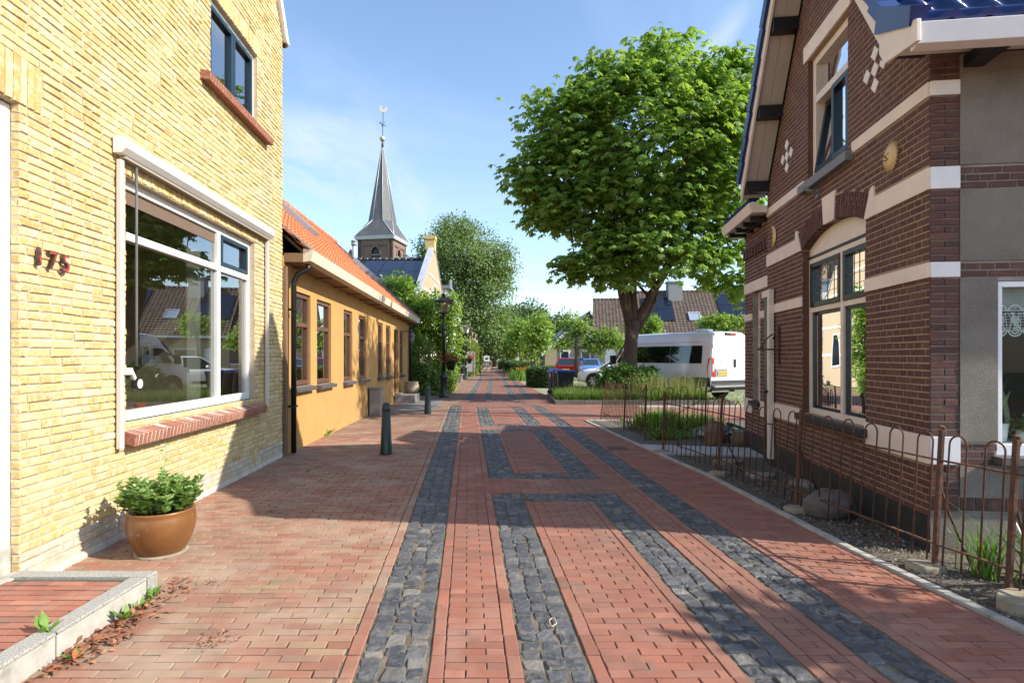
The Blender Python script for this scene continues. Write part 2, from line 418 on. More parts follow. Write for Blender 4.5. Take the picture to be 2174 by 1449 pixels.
def text_mesh(name, body, F, u, v, size, n, depth, material, parent, flip=False, shear=0):
    cu = bpy.data.curves.new(name, 'FONT'); cu.body = body; cu.size = size; cu.extrude = depth / 2; cu.align_x = 'CENTER'; cu.align_y = 'CENTER'
    tmp = bpy.data.objects.new('tmp_text', cu); COL.objects.link(tmp)
    dg = bpy.context.evaluated_depsgraph_get(); me = bpy.data.meshes.new_from_object(tmp.evaluated_get(dg))
    bpy.data.objects.remove(tmp)
    s = -1 if flip else 1
    org = Vector(parent['_org']) if parent and '_org' in parent else Vector((0, 0, 0))
    for q in me.vertices: q.co = F.p(u + s * q.co.x, v + q.co.y, n + q.co.z + depth / 2) - org
    at = me.attributes.new('rnd', 'FLOAT', 'POINT'); me.materials.clear(); me.materials.append(material); me.name = name
    if s * F.U.cross(F.V).dot(F.N) < 0: me.flip_normals()
    o = bpy.data.objects.new(name, me); COL.objects.link(o); o.parent = parent; o['_org'] = tuple(org)
    return o
# ================================================================ ground and paving
YW = Fr((-3.027, 0, 0), (-.0637, 1, 0), (1, .0637, 0))          # yellow house front, u = Y
OW = Fr((-3.251, 0, 0), (-.039, 1, 0), (1, .039, 0))            # orange house front
RWF = Fr((2.778, 0, 0), (.12, 1, 0), (-.993, .119, 0))          # brown brick house front
RC = (3.3204, 4.52)                                             # its corner
RSF = Fr((RC[0], RC[1], 0), (.993, -.119, 0), (-.119, -.993, 0))  # its side wall

m_brickroad = mat('brick road', ramp=[(0.232, 0.090, 0.059), (0.310, 0.117, 0.074), (0.284, 0.117, 0.081), (0.361, 0.156, 0.104), (0.249, 0.110, 0.081), (0.327, 0.121, 0.074), (0.267, 0.094, 0.062), (0.344, 0.144, 0.096), (0.215, 0.094, 0.070)],
                  col2=(.34, .20, .15), scale=1.3, nz=(.55, .8), rough=.85, bump=.35, bscale=120, stain=((.20, .13, .10), 2.3, .62, .74), dirt=[((.15, .105, .085), .55, .42, .70, .6, (1, .28, 1)), ((.42, .31, .24), 1.1, .55, .78, .5, (1, .5, 1)), ((.10, .08, .062), 3.5, .58, .72, .6, (1, 1, 1))])
m_brickfoot = mat('brick footpath', ramp=[(0.248, 0.106, 0.068), (0.294, 0.129, 0.086), (0.313, 0.161, 0.108), (0.276, 0.184, 0.126), (0.258, 0.110, 0.077), (0.304, 0.138, 0.090), (0.294, 0.193, 0.131), (0.285, 0.124, 0.086), (0.322, 0.216, 0.131), (0.230, 0.106, 0.077)],
                  col2=(.36, .27, .20), scale=1.4, nz=(.46, .72), rough=.88, bump=.5, bscale=110, stain=((.17, .16, .09), 1.6, .60, .74), dirt=[((.20, .15, .115), .6, .46, .74, .5, (1, .6, 1)), ((.40, .33, .25), 2.4, .58, .72, .42, (1, 1, 1)), ((.10, .10, .05), 4., .64, .74, .55, (1, 1, 1))])
m_cobble = mat('basalt cobble', ramp=[(.035, .038, .045), (.060, .064, .074), (.095, .098, .108), (.050, .053, .062), (.13, .13, .135), (.042, .045, .054), (.075, .078, .088), (.055, .06, .068), (.24, .22, .19)],
               col2=(.15, .145, .14), scale=22, nz=(.48, .72), rough=.62, bump=1.0, bscale=26, stain=((.20, .17, .13), 9, .60, .70))
m_sand = mat('joint sand', (.20, .16, .12), (.085, .072, .056), scale=5, rough=.95, bump=.8, bscale=160)
m_joint = mat('dirt joint', (.085, .068, .05), (.05, .05, .028), scale=3, rough=.95, bump=.5, bscale=100)
m_soil = mat('garden soil', (.075, .06, .045), (.16, .14, .11), scale=22, rough=.95, bump=1.0, bscale=60)
m_gravel = mat('shell gravel', ramp=[(.06, .05, .042), (.10, .08, .062), (.17, .14, .11), (.38, .34, .29), (.08, .065, .05), (.22, .17, .13), (.12, .09, .07)], rough=.85)
m_ground = mat('meadow ground', (.10, .13, .035), (.20, .18, .10), scale=.6, rough=.95, bump=.5, bscale=12)
m_lot = mat('parking gravel', (.30, .27, .21), (.16, .19, .07), scale=.9, rough=.95, bump=.7, bscale=30)
m_conc = mat('concrete', (.42, .40, .36), (.30, .29, .26), scale=9, rough=.9, bump=.4, bscale=120, stain=((.20, .20, .17), 5, .58, .7))
m_granite = mat('speckled kerb', (.36, .35, .32), (.17, .165, .16), scale=130, rough=.85, bump=.4, bscale=140, nz=(.45, .6), stain=((.55, .36, .12), 30, .72, .76))

def c1(v): return -.078 * (v - 5.24)
def smap(u, v):
    a = u + c1(v); b = -.92 + .86 * u - .033 * (v - 21.4)
    t = min(1, max(0, (v - 17.8) / 3.2)); t = t * t * (3 - 2 * t)
    return a * (1 - t) + b * t
KERB = [(-2, 3.05), (1.0, 3.0), (3.19, 2.87), (3.39, 2.84), (4.54, 2.70), (5.5, 2.65), (7.43, 2.54), (9, 2.33), (10.58, 2.13), (13.87, 1.757), (16.2, 1.45), (18.6, 1.30), (19.5, 1.32)]
def interp(T, v):
    if v <= T[0][0]: return T[0][1]
    for (a, x), (b, y) in zip(T, T[1:]):
        if v <= b: return x + (y - x) * (v - a) / (b - a)
    return T[-1][1]
RIGHT = KERB[:-2] + [(16.2, 1.45), (18.7, 1.36), (23, 1.42), (29, 1.0), (31, .75), (36, .55), (60, -.9), (120, -3.2)]
def xright(v): return interp(RIGHT, v)
def wx(v): return -3.027 - .0637 * v if v < 8.95 else -3.251 - .039 * v
LEFT = [(22.8, -4.14), (24, -3.6), (26, -3.05), (32, -3.3), (38, -3.7), (60, -4.5), (120, -6.2)]
def xleft(v): return wx(v) if v < 22.8 else interp(LEFT, v)

FRAMES = [(-.5, 6.5), (7.3, 12.25), (12.85, 17.7)] + [(21.2 + 5.6 * k, 26.2 + 5.6 * k) for k in range(17)]
road, foot, cob = MB(), MB(), MB()
def uinv(x, v): return (x - smap(0, v)) / ((smap(1, v) - smap(0, v)))
def paver(mb, u0, u1, v0, v1, z=0., jit=.0016, near=None, r=None):
    near = v0 < 11 if near is None else near
    r = rnd.random() if r is None else r; z += rnd.uniform(-.0022, .0022) - (0 if near else .001)
    g = lambda: rnd.uniform(-jit, jit)
    q = [(u0 + g(), v0 + g()), (u1 + g(), v0 + g()), (u1 + g(), v1 + g()), (u0 + g(), v1 + g())]
    top = [(smap(u, v), v) for u, v in q]
    if not near: mb.quad(*[(x, y, z) for x, y in top], r=r); return
    c = .0045; ins = [(c, c), (-c, c), (-c, -c), (c, -c)]
    tl = [rnd.uniform(-.0012, .0012) for _ in range(4)]
    vs = [(x, y, z - .014) for x, y in top] + [(x, y, z - .004) for x, y in top] + [(x + a, y + b, z + t) for (x, y), (a, b), t in zip(top, ins, tl)]
    mb.add(vs, [(0, 1, 5, 4), (1, 2, 6, 5), (2, 3, 7, 6), (3, 0, 4, 7), (4, 5, 9, 8), (5, 6, 10, 9), (6, 7, 11, 10), (7, 4, 8, 11), (8, 9, 10, 11)], r)
def row(mb, ua, ub, v, step, L=.2118, k=0, gap=.005, jit=.0016):
    if ub - ua < .03: return
    u = ua - (L / 2 if k % 2 else 0) + (0 if mb is not foot else rnd.uniform(-.012, .012))
    while u < ub:
        a, b = max(u + gap / 2, ua), min(u + L - gap / 2, ub); u += L
        if b - a > .02: paver(mb, a, b, v + gap / 2, v + step - gap / 2, jit=jit)
ST = .0706
def frame_at(v):
    for a, b in FRAMES:
        if a <= v < b: return a, b
    return None
v = 1.7; k = 0; VEND = 62.
while v < VEND:
    m = v + ST / 2; fa = frame_at(m); cross = 17.75 < m < 21.2
    # footpath on the house side
    ul = uinv(xleft(m), m) + .01
    row(foot, ul, -1.045, v, ST, k=k, gap=.006, jit=.003)
    ue = uinv(xright(m), m)
    if not cross or m < 18.2 or m > 20.9:
        row(road, -.525, -.215 if fa else -.135, v, ST, k=k)
        if fa:
            row(road, 1.365, 1.54, v, ST, k=k)
            if fa[0] + .33 < m < fa[1] - .33: row(road, .285, .87, v, ST, k=k)
        else: row(road, -.21, 1.54, v, ST, k=k)
    else:
        if not 19.35 < m < 19.75: row(road, -.96, ue, v, ST, k=k)
        else: row(road, 1.55, ue, v, ST, k=k)
    if ue > 2.05 and not 18.2 <= m <= 20.9: row(road, 2.015, ue - (.0 if v > 19 else .075), v, ST, k=k)
    v += ST; k += 1
v = 1.7
while v < VEND:                                         # bricks laid lengthwise beside every cobble band
    m = v + .105; fa = frame_at(m); gp = .003
    cross = 18.2 < m < 20.9
    for u0, mb in ((-1.04, foot), (-.603, road), (-.211, road if fa else None), (.209, road if fa and fa[0] + .33 < m < fa[1] - .33 else None),
                   (.873, road if fa and fa[0] + .33 < m < fa[1] - .33 else None), (1.288, road if fa else None), (1.544, road), (1.938, road)):
        if mb is None or (cross and mb is road): continue
        paver(mb, u0 + gp, u0 + .073, v + gp, v + .2118 - gp, jit=.0028, r=rnd.random() * (.7 if mb is road else .45))
    xr = uinv(xright(m), m)
    if m < 19: paver(road, xr - .073, xr - .002, v + gp, v + .2118 - gp)
    v += .2118
# basalt cobbles
def cobble(u0, u1, v0, v1):
    near = v0 < 13; g = lambda s: rnd.uniform(-s, s)
    r = rnd.random() * .985; c = [(u0 + g(.013), v0 + g(.012)), (u1 + g(.013), v0 + g(.012)), (u1 + g(.013), v1 + g(.012)), (u0 + g(.013), v1 + g(.012))]
    n = 4 if v0 < 8 else 3 if near else 2
    tx, ty, hz_ = g(.007), g(.007), rnd.uniform(-.004, .004)
    def bil(s, t):
        u = (c[0][0] * (1 - s) + c[1][0] * s) * (1 - t) + (c[3][0] * (1 - s) + c[2][0] * s) * t
        w = (c[0][1] * (1 - s) + c[1][1] * s) * (1 - t) + (c[3][1] * (1 - s) + c[2][1] * s) * t
        return smap(u, w), w
    tt = {4: (0, .07, .35, .65, .93, 1), 3: (0, .10, .5, .90, 1), 2: (0, .2, .8, 1)}[n]; m = len(tt); vs = []
    cx, cy = bil(.5, .5)
    for i, t in enumerate(tt):
        for j, s_ in enumerate(tt):
            x, y = bil(s_, t); e = (i in (0, m - 1)) + (j in (0, m - 1)); q = (1 - (2 * abs(s_ - .5)) ** 4) * (1 - (2 * abs(t - .5)) ** 4)
            if e == 2: x += (cx - x) * .05; y += (cy - y) * .05
            vs.append((x, y, (-.013 if e else -.003 + .0035 * q + g(.0034)) + hz_ + tx * (s_ - .5) + ty * (t - .5)))
    cob.add(vs, [(i * m + j, i * m + j + 1, (i + 1) * m + j + 1, (i + 1) * m + j) for i in range(m - 1) for j in range(m - 1)], r, smooth=False)
def cobble_band(u0, u1, va, vb, n=3):
    w = (u1 - u0) / n
    for q in range(n):
        v = va + rnd.uniform(0, .05)
        while v < vb - .05:
            l = min(rnd.uniform(.07, .13), vb - v); e0 = rnd.uniform(-.012, .014); e1 = rnd.uniform(-.012, .014)
            if v + l > 1.7: cobble(u0 + q * w + .004 + (e0 if q else .004), u0 + (q + 1) * w - .004 + (e0 if q < n - 1 else -.004), v + .0035, v + l - .0035)
            v += l
def cobble_cross(u0, u1, va, vb, n=3):
    w = (vb - va) / n
    for q in range(n):
        u = u0 + rnd.uniform(0, .05)
        while u < u1 - .05:
            l = min(rnd.uniform(.09, .14), u1 - u); cobble(u + .006, u + l - .006, va + q * w + .006, va + (q + 1) * w - .006); u += l
for a, b in ((1.7, 18.0), (20.95, VEND)):
    cobble_band(-.96, -.61, a, b); cobble_band(1.625, 1.93, a, b)
for a, b in FRAMES:
    if a > VEND - 1: continue
    b2 = min(b, VEND)
    cobble_band(-.13, .20, max(a, 1.7), b2); cobble_band(.955, 1.28, max(a, 1.7), b2)
    if a > 1: cobble_cross(.21, .95, a, a + .32)
    cobble_cross(.21, .95, b2 - .32, b2)
cobble_cross(-.96, 1.54, 19.37, 19.73)
tag(road.build('brick_road', m_brickroad), kind='structure')
tag(foot.build('brick_footpath', m_brickfoot), kind='structure')
tag(cob.build('cobble_bands', m_cobble), kind='structure')
def sheet(name, pts, z, material, kind='structure', th=None):
    mb = MB(); mb.quad(*[(x, y, z) for x, y in pts]); return tag(mb.build(name, material), kind=kind)
def strip(name, fa, fb, v0, v1, z, material, n=60):
    mb = MB()
    for i in range(n):
        a = v0 + (v1 - v0) * i / n; b = v0 + (v1 - v0) * (i + 1) / n
        mb.quad((fa(a), a, z), (fb(a), a, z), (fb(b), b, z), (fa(b), b, z))
    return tag(mb.build(name, material), kind='structure')
# the bed the stones lie in
strip('joint_sand', lambda v: smap(-1.06, v), lambda v: smap(2.02, v), 1.2, VEND, -.0105, m_sand, 120)
strip('footpath_bed', lambda v: xleft(v) - .3 if v > 1.5 else -3.5, lambda v: smap(-1.06, v), 1.2, VEND, -.012, m_joint, 120)
strip('road_edge_bed', lambda v: smap(2.02, v), lambda v: max(smap(2.02, v) + .001, xright(v)), 1.2, VEND, -.012, m_joint, 120)
m_far = mat('far road', (.36, .16, .10), (.30, .17, .12), scale=2, rough=.9)
m_farcob = mat('far cobbles', (.09, .095, .11), (.13, .13, .14), scale=3, rough=.7)
strip('far_road', lambda v: xleft(v), lambda v: xright(v), VEND, 118, -.006, m_far, 20)
for i, (a, b) in enumerate(((-.96, -.61), (-.13, .2), (.955, 1.28), (1.62, 1.93))):
    strip('far_cobble_band', lambda v, a=a: smap(a, v), lambda v, b=b: smap(b, v), VEND, 112, -.002, m_farcob, 14)
sheet('ground', [(-700, -60), (700, -60), (700, 1400), (-700, 1400)], -.06, m_ground)
sheet('parking_lot', [(1.0, 18.6), (40, 18.6), (40, 46), (.2, 46)], -.03, m_lot)
sheet('front_ground', [(-12, -25), (14, -25), (14, 1.25), (-12, 1.25)], -.014, m_far)
# concrete edging on the right
kb = MB()
for (a, x), (b, y) in zip(KERB, KERB[1:]):
    n = max(1, int((b - a) / 1.0)) if a > 2 else 1
    for i in range(n):
        s, t = i / n, (i + 1) / n; va, vb = a + (b - a) * s, a + (b - a) * t - .006; xa, xb = x + (y - x) * s, x + (y - x) * t
        if va > 13.6: break
        kb.hexa([(xa, va, -.05), (xa + .075, va, -.05), (xb + .075, vb, -.05), (xb, vb, -.05), (xa, va, .022), (xa + .07, va, .022), (xb + .07, vb, .022), (xb, vb, .022)])
tag(kb.build('concrete_kerb', m_conc, bevel=.006), kind='structure')
# side street in herringbone-toned brick, with its pale kerb
ss = MB(); v = 13.95; k = 0
while v < 18.55:
    x = interp(KERB, v) + .02; x += -(.1 if k % 2 else 0)
    while x < 16:
        rr = rnd.random(); ss.quad((x + .003, v + .003, -.002), (x + .206, v + .003, -.002), (x + .206, v + .067, -.002), (x + .003, v + .067, -.002), r=rr); x += .211
    v += .0706; k += 1
tag(ss.build('side_street', m_brickroad), kind='structure')
sheet('side_street_bed', [(interp(KERB, 13.9) , 13.9), (16, 13.9), (16, 18.6), (1.3, 18.6)], -.016, m_joint)
sk = MB()
sk.box((3.9, 17.55, -.03), (15, 17.67, .05)); sk.box((1.83, 13.84, -.05), (4.6, 13.92, .03))
tag(sk.build('side_street_kerb', mat('pale kerb', (.55, .53, .48), (.42, .40, .36), scale=6, rough=.85), bevel=.006), kind='structure')
# doorstep platform
ds = thing('doorstep', 'raised red brick doorstep edged with speckled grey kerb stones beside the white door', 'doorstep', (-2.85, 2.8, 0))
k1 = MB(); kf = -2.345
for a, b in ((1.15, 2.02), (2.03, 2.93), (2.94, 3.66)):
    k1.box((kf - .11, a, -.02), (kf - .004, b, .116), mi=1); k1.box((kf - .11, a, .117), (kf, b, .138))
k1.box((-3.24, 3.668, -.02), (kf, 3.767, .14))
k1.build('kerb_stone', [m_granite, m_conc], ds, bevel=.006)
k2 = MB(); y = 1.15; kk = 0
while y < 3.6:
    x = -3.33 + (.1 if kk % 2 else 0)
    while x < kf - .115:
        e = min(x + .206, kf - .113)
        if e - x > .03: 
            z = .126 + rnd.uniform(-.002, .002); k2.box((max(x, -3.28), y + .005, 0), (e, min(y + .066, 3.66), z), r=rnd.random())
        x += .212
    y += .0706; kk += 1
k2.build('brick_paving', m_brickroad, ds)
k3 = MB(); k3.box((-3.28, 1.16, 0), (kf - .112, 3.66, .118)); k3.build('bed', m_joint, ds)
# garden bed between fence and brown house
gb = MB()
for i in range(40):
    a = 1.2 + (13.8 - 1.2) * i / 40; b = 1.2 + (13.8 - 1.2) * (i + 1) / 40
    gb.quad((interp(KERB, a) + .06, a, -.002), (8.5, a, .02), (8.5, b, .02), (interp(KERB, b) + .06, b, -.002))
tag(gb.build('garden_soil', m_soil), kind='structure')
gv = []; gf = []; gr = []
g = np.random.default_rng(5); n = 11000
yy = g.random(n) ** 1.25 * 7.0 + 2.6; kx = np.array([interp(KERB, q) for q in yy]) + .09
wxr = 2.778 + .12 * yy; wxr = np.where(yy < 4.5, 4.6, wxr); xx = kx + (wxr - kx) * g.random(n)
sz = .004 + .009 * g.random(n); ang = g.random(n) * 6.28; zz = .008 + .018 * ((xx - kx) / 3)
ca, sa = np.cos(ang) * sz, np.sin(ang) * sz
tz = (g.random((n, 4)) - .3) * sz[:, None] * 1.4
gv = np.stack([np.stack([xx + ca, yy + sa, zz + tz[:, 0]], 1), np.stack([xx - sa * .7, yy + ca * .7, zz + tz[:, 1]], 1), np.stack([xx - ca, yy - sa, zz + tz[:, 2]], 1), np.stack([xx + sa * .7, yy - ca * .7, zz + tz[:, 3]], 1)], 1).reshape(-1, 3)
raw_mesh('shell_gravel', gv, np.arange(n * 4).reshape(-1, 4), np.repeat(g.random(n), 4), m_gravel, kind='stuff')['label'] = 'crushed shells and gravel scattered over the garden soil'
pt = MB(); a0 = 9.42
pt.hexa([(2.36, 9.05, -.01), (4.0, 8.72, -.01), (4.05, 9.55, -.01), (2.2, 9.95, -.01), (2.36, 9.05, .035), (4.0, 8.72, .035), (4.05, 9.55, .035), (2.2, 9.95, .035)])
tag(pt.build('garden_path', mat('exposed aggregate', (.50, .49, .47), (.30, .29, .28), scale=90, rough=.9, bump=.6, bscale=120), bevel=.008), kind='structure')
# ================================================================ yellow brick house
YU1 = 8.916; COURSE = .0623
m_ybrick = mat('yellow brick', ramp=[(0.456, 0.316, 0.112), (0.532, 0.390, 0.151), (0.589, 0.445, 0.187), (0.503, 0.352, 0.130), (0.608, 0.476, 0.224), (0.475, 0.330, 0.130), (0.636, 0.522, 0.274), (0.551, 0.403, 0.159), (0.427, 0.288, 0.108)],
               col2=(.72, .62, .40), scale=16, nz=(.48, .72), rough=.92, bump=.7, bscale=70, stain=((.38, .265, .125), 26, .58, .72), dirt=[((.40, .34, .26), .8, .52, .74, .5, (1, 1, .35)), ((.70, .65, .55), 2.2, .60, .74, .5, (1, 1, 1))])
m_ymortar = mat('grey mortar', (.50, .42, .31), (.40, .34, .26), scale=12, rough=.95, bump=.6, bscale=150)
m_white = mat('white paint', (.80, .80, .78), (.74, .74, .71), scale=4, rough=.4, dirt=[((.50, .46, .40), 3., .60, .80, .45, (1, 1, .5))])
m_cream = mat('cream paint', (.78, .71, .62), (.70, .63, .55), scale=5, rough=.5)
m_red = mat('red sill brick', ramp=[(.26, .095, .06), (.32, .125, .08), (.24, .10, .07), (.36, .16, .105)], col2=(.45, .25, .18), scale=30, nz=(.5, .75), rough=.9, bump=.8, bscale=90)
m_blue = mat('dark blue paint', (.012, .032, .05), rough=.3)
m_dark = mat('black paint', (.012, .012, .013), rough=.4)
m_rail = mat('grey rail', (.60, .56, .50), rough=.5)
m_room = mat('room wall', (.55, .48, .36), rough=.9)
m_curt = mat('curtain', (.70, .70, .66), (.6, .6, .56), scale=3, rough=.9, tl=.3)
m_glass = glass('window glass', a=2.3, b=.16)
m_glassw = glass('wavy window glass', a=2.6, b=.20, wav=.0012)
m_gdark = glass('grey glass', tint=(.5, .52, .5), a=2.2, b=.12)

yh = thing('yellow_house', 'tall yellow brick house with wide white framed window and number 175', 'house', (-3.4, 6.3, 0))
BW = (4.93, 7.80, .985, 3.12)       # big window opening
UW = (6.50, 7.90, 4.745, 5.72)      # upstairs window
DR = (2.2, 3.777, 0, 3.23)          # door
EAVE = 6.5
def yext(z): return (1.6, YU1) if z < EAVE else (1.6, YU1 - (z - EAVE) * .62)
w1 = MB(); core(w1, YW, [-.05, 3, EAVE, 8, 9.5], yext, [BW, UW, DR], -.32, -.008)
wall = w1.build('wall', m_ymortar, yh)
w2 = MB()
holes = [BW, UW, DR, (1.6, 3.98, 3.23, 3.55), (4.8, 8.05, 3.12, 3.36), (6.4, 8.1, 5.72, 5.95)]
w3 = MB(); lay_bricks(w3, YW, .06, .06 + 3 * COURSE, COURSE, yext, holes, .2142, joint=.010, proud=.009, ch=.006, jit=.005)
w3.build('limewashed_courses', mat('limewashed brick', ramp=[(.56, .50, .40), (.50, .43, .32), (.60, .55, .46), (.52, .42, .26)], col2=(.40, .33, .24), scale=7, nz=(.5, .72), rough=.95, bump=1.0, bscale=50), wall)
lay_bricks(w2, YW, .06 + 3 * COURSE, 9.4, COURSE, yext, holes, .2142, joint=.0125, proud=.009, ch=.006, jit=.0036)
for u0, u1, va, vb in ((1.6, 3.98, 3.235, 3.545), (4.8, 8.05, 3.13, 3.352), (6.4, 8.1, 5.725, 5.945)):     # soldier courses
    u = u0
    while u < u1 - .03: brick(w2, YW, u + .005, u + .057, va, vb, .012, .004, .003, rnd); u += .0623
u = DR[1]                                                        # returns into the door reveal
FD = Fr(YW.p(DR[1], 0, .004), (-1, -.0637, 0), (.0637, -1, 0)); k = 0
z = .06
while z < 3.2:
    brick(w2, FD, .004, .058, z, z + COURSE - .0125, .012, .004, .003, rnd); z += COURSE
w2.build('brickwork', m_ybrick, wall)
pl = MB(); pl.fbox(YW, 1.6, YU1 - .004, -.05, .058, -.01, .008)
pl.build('plinth_plaster', mat('limewashed plinth', (.66, .62, .54), (.52, .46, .36), scale=7, rough=.95, bump=.8, bscale=60), wall)
# big window
wb = MB(); u0, u1, v0, v1 = BW
frame_ring(wb, YW, u0, u1, v0, v1, .075, -.15, -.075, .09)
um = 6.87
wb.fbox(YW, um - .04, um + .04, v0 + .09, v1 - .075, -.15, -.07)
wb.fbox(YW, u0 + .075, um - .04, 2.59, 2.66, -.15, -.068); wb.fbox(YW, um + .04, u1 - .075, 2.59, 2.66, -.15, -.068)
wb.fbox(YW, u0, u1, v0 - .05, v0, -.15, -.03)
win = wb.build('window', m_white, yh, bevel=.004)
tl_ = MB(); frame_ring(tl_, YW, um + .045, u1 - .08, 2.665, v1 - .08, .05, -.13, -.06); tl_.build('top_light', m_blue, win, bevel=.004)
ss_ = MB(); ss_.fbox(YW, u0 + .08, um - .045, v1 - .2, v1 - .078, -.14, -.1); ss_.build('blind_rail', mat('brown rail', (.16, .11, .08), rough=.5), win)
for a, b, c, d in ((u0 + .075, um - .04, v0 + .09, 2.59), (u0 + .075, um - .04, 2.66, v1 - .2), (um + .04, u1 - .075, v0 + .09, 2.59), (um + .095, u1 - .13, 2.715, v1 - .13)):
    pb = MB(); pane(pb, YW, a, b, c, d, -.11); pb.build('pane', m_glass, win)
rm = MB(); room(rm, YW, u0 - .3, u1 + .2, v0 - .4, v1 + .1, -.325, -3.2); rm.build('room', m_room, yh)
cb = MB()
for a, b in ((um - .42, um - .1), (um + .12, um + .36)):
    n = 12
    for i in range(n):
        x0, x1 = a + (b - a) * i / n, a + (b - a) * (i + 1) / n; d0, d1 = (-.24 - .03 * (i % 2)), (-.24 - .03 * ((i + 1) % 2))
        cb.quad(YW.p(x0, v0 + .06, d0), YW.p(x1, v0 + .06, d1), YW.p(x1, v1 - .05, d1), YW.p(x0, v1 - .05, d0))
cb.build('curtain', m_curt, win)
lb = MB(); lb.fbox(YW, u0, u1, v0 - .02, v0 + .03, -.62, -.152); lb.build('window_board', mat('oak board', (.30, .19, .10), (.22, .13, .07), scale=8, rough=.5, stretch=(1, .1, 1)), win)
sb = MB(); u = u0 - .06
while u < u1 + .12:
    j = rnd.uniform(-.003, .003)
    sb.hexa([YW.p(u, v0 - .165 + j, -.05), YW.p(u + .048, v0 - .165 + j, -.05), YW.p(u + .048, v0 - .2 + j, .105), YW.p(u, v0 - .2 + j, .105),
             YW.p(u, v0 - .055 + j, -.05), YW.p(u + .048, v0 - .055 + j, -.05), YW.p(u + .048, v0 - .10 + j, .12), YW.p(u, v0 - .10 + j, .12)], rnd.random())
    u += .063
sill = sb.build('sill', m_red, win, bevel=.004)
sj = MB(); sj.hexa([YW.p(u0 - .055, v0 - .158, -.05), YW.p(u1 + .11, v0 - .158, -.05), YW.p(u1 + .11, v0 - .198, .098), YW.p(u0 - .055, v0 - .198, .098),
                    YW.p(u0 - .055, v0 - .057, -.05), YW.p(u1 + .11, v0 - .057, -.05), YW.p(u1 + .11, v0 - .102, .115), YW.p(u0 - .055, v0 - .102, .115)])
sj.build('joints', mat('pale joint', (.62, .58, .52), rough=.9), sill)
# sun screen: cassette, side rails, drop arm
aw = MB(); a, b = 4.72, 8.22; zt = 3.39
prof = [(.014, zt), (.09, zt), (.125, zt - .035), (.125, zt - .095), (.08, zt - .14), (.014, zt - .14)]
aw.prism([YW.p(a, z, n) for n, z in prof], YW.p(b, 0, 0) - YW.p(a, 0, 0))
scr = aw.build('sun_screen', m_white, yh, bevel=.004)
sf = MB(); sf.fbox(YW, a + .07, b - .05, zt - .165, zt - .143, .02, .075); sf.build('fabric', mat('screen fabric', (.30, .27, .23), rough=.9), scr)
for q, zb in ((4.79, .78), (8.16, .86)):
    r1 = MB(); r1.fbox(YW, q - .028, q + .022, zb, zt - .18, .016, .055); rl = r1.build('side_rail', m_rail, scr, bevel=.004)
r3 = MB(); r3.tube([YW.p(4.99, z, .05) for z in (zt - .18, 2.6, 1.9, 1.47)], .011, 8); r3.build('cord', mat('grey cord', (.10, .10, .10), rough=.6), scr)
arm = MB(); arm.hexa([YW.p(4.80, 1.40, .055), YW.p(4.88, 1.40, .055), YW.p(4.88, 1.46, .055), YW.p(4.80, 1.46, .055), YW.p(4.80, 1.40, .085), YW.p(4.88, 1.40, .085), YW.p(4.88, 1.46, .085), YW.p(4.80, 1.46, .085)])
arm.bar(YW.p(4.86, 1.45, .07), YW.p(4.93, 1.33, .08), .03, .03)
ao = arm.build('drop_arm', m_rail, scr, bevel=.004)
dk = MB(); c = YW.p(4.95, 1.32, .08)
for i in range(20):
    t0, t1 = 2 * math.pi * i / 20, 2 * math.pi * (i + 1) / 20
    f = lambda t, n, q=.062: YW.p(4.95 + q * math.cos(t), 1.32 + q * math.sin(t), n)
    dk.quad(f(t0, .06), f(t1, .06), f(t1, .10), f(t0, .10)); dk.quad(YW.p(4.95, 1.32, .10), f(t0, .10), f(t1, .10))
dk.build('pulley', m_dark, ao)
dk = MB()
for i in range(16):
    t0, t1 = 2 * math.pi * i / 16, 2 * math.pi * (i + 1) / 16; f = lambda t: YW.p(4.95 + .042 * math.cos(t), 1.32 + .042 * math.sin(t), .104)
    dk.quad(YW.p(4.95, 1.32, .106), f(t0), f(t1))
dk.build('pulley_cap', m_rail, ao)
# upstairs window
ub = MB(); u0, u1, v0, v1 = UW
frame_ring(ub, YW, u0, u1, v0, v1, .06, -.14, -.06); uwin = ub.build('upstairs_window', m_white, yh, bevel=.004)
um2 = 7.22
for a, b in ((u0 + .062, um2 - .002), (um2 + .002, u1 - .062)):
    q = MB(); frame_ring(q, YW, a, b, v0 + .062, v1 - .062, .06, -.12, -.045); sh = q.build('casement', m_blue, uwin, bevel=.004)
    q = MB(); pane(q, YW, a + .06, b - .06, v0 + .122, v1 - .122, -.09); q.build('pane', m_glass, sh)
rm = MB(); room(rm, YW, u0 - .2, u1 + .2, v0 - .3, v1 + .2, -.325, -2.5); rm.build('upstairs_room', m_room, yh)
sb = MB(); u = u0 - .25
while u < u1 + .30:
    sb.hexa([YW.p(u, v0 - .125, -.04), YW.p(u + .053, v0 - .125, -.04), YW.p(u + .053, v0 - .14, .10), YW.p(u, v0 - .14, .10),
             YW.p(u, v0 - .015, -.04), YW.p(u + .053, v0 - .015, -.04), YW.p(u + .053, v0 - .05, .11), YW.p(u, v0 - .05, .11)], rnd.random() * .6); u += .062
sb.build('sill', m_red, uwin, bevel=.004)
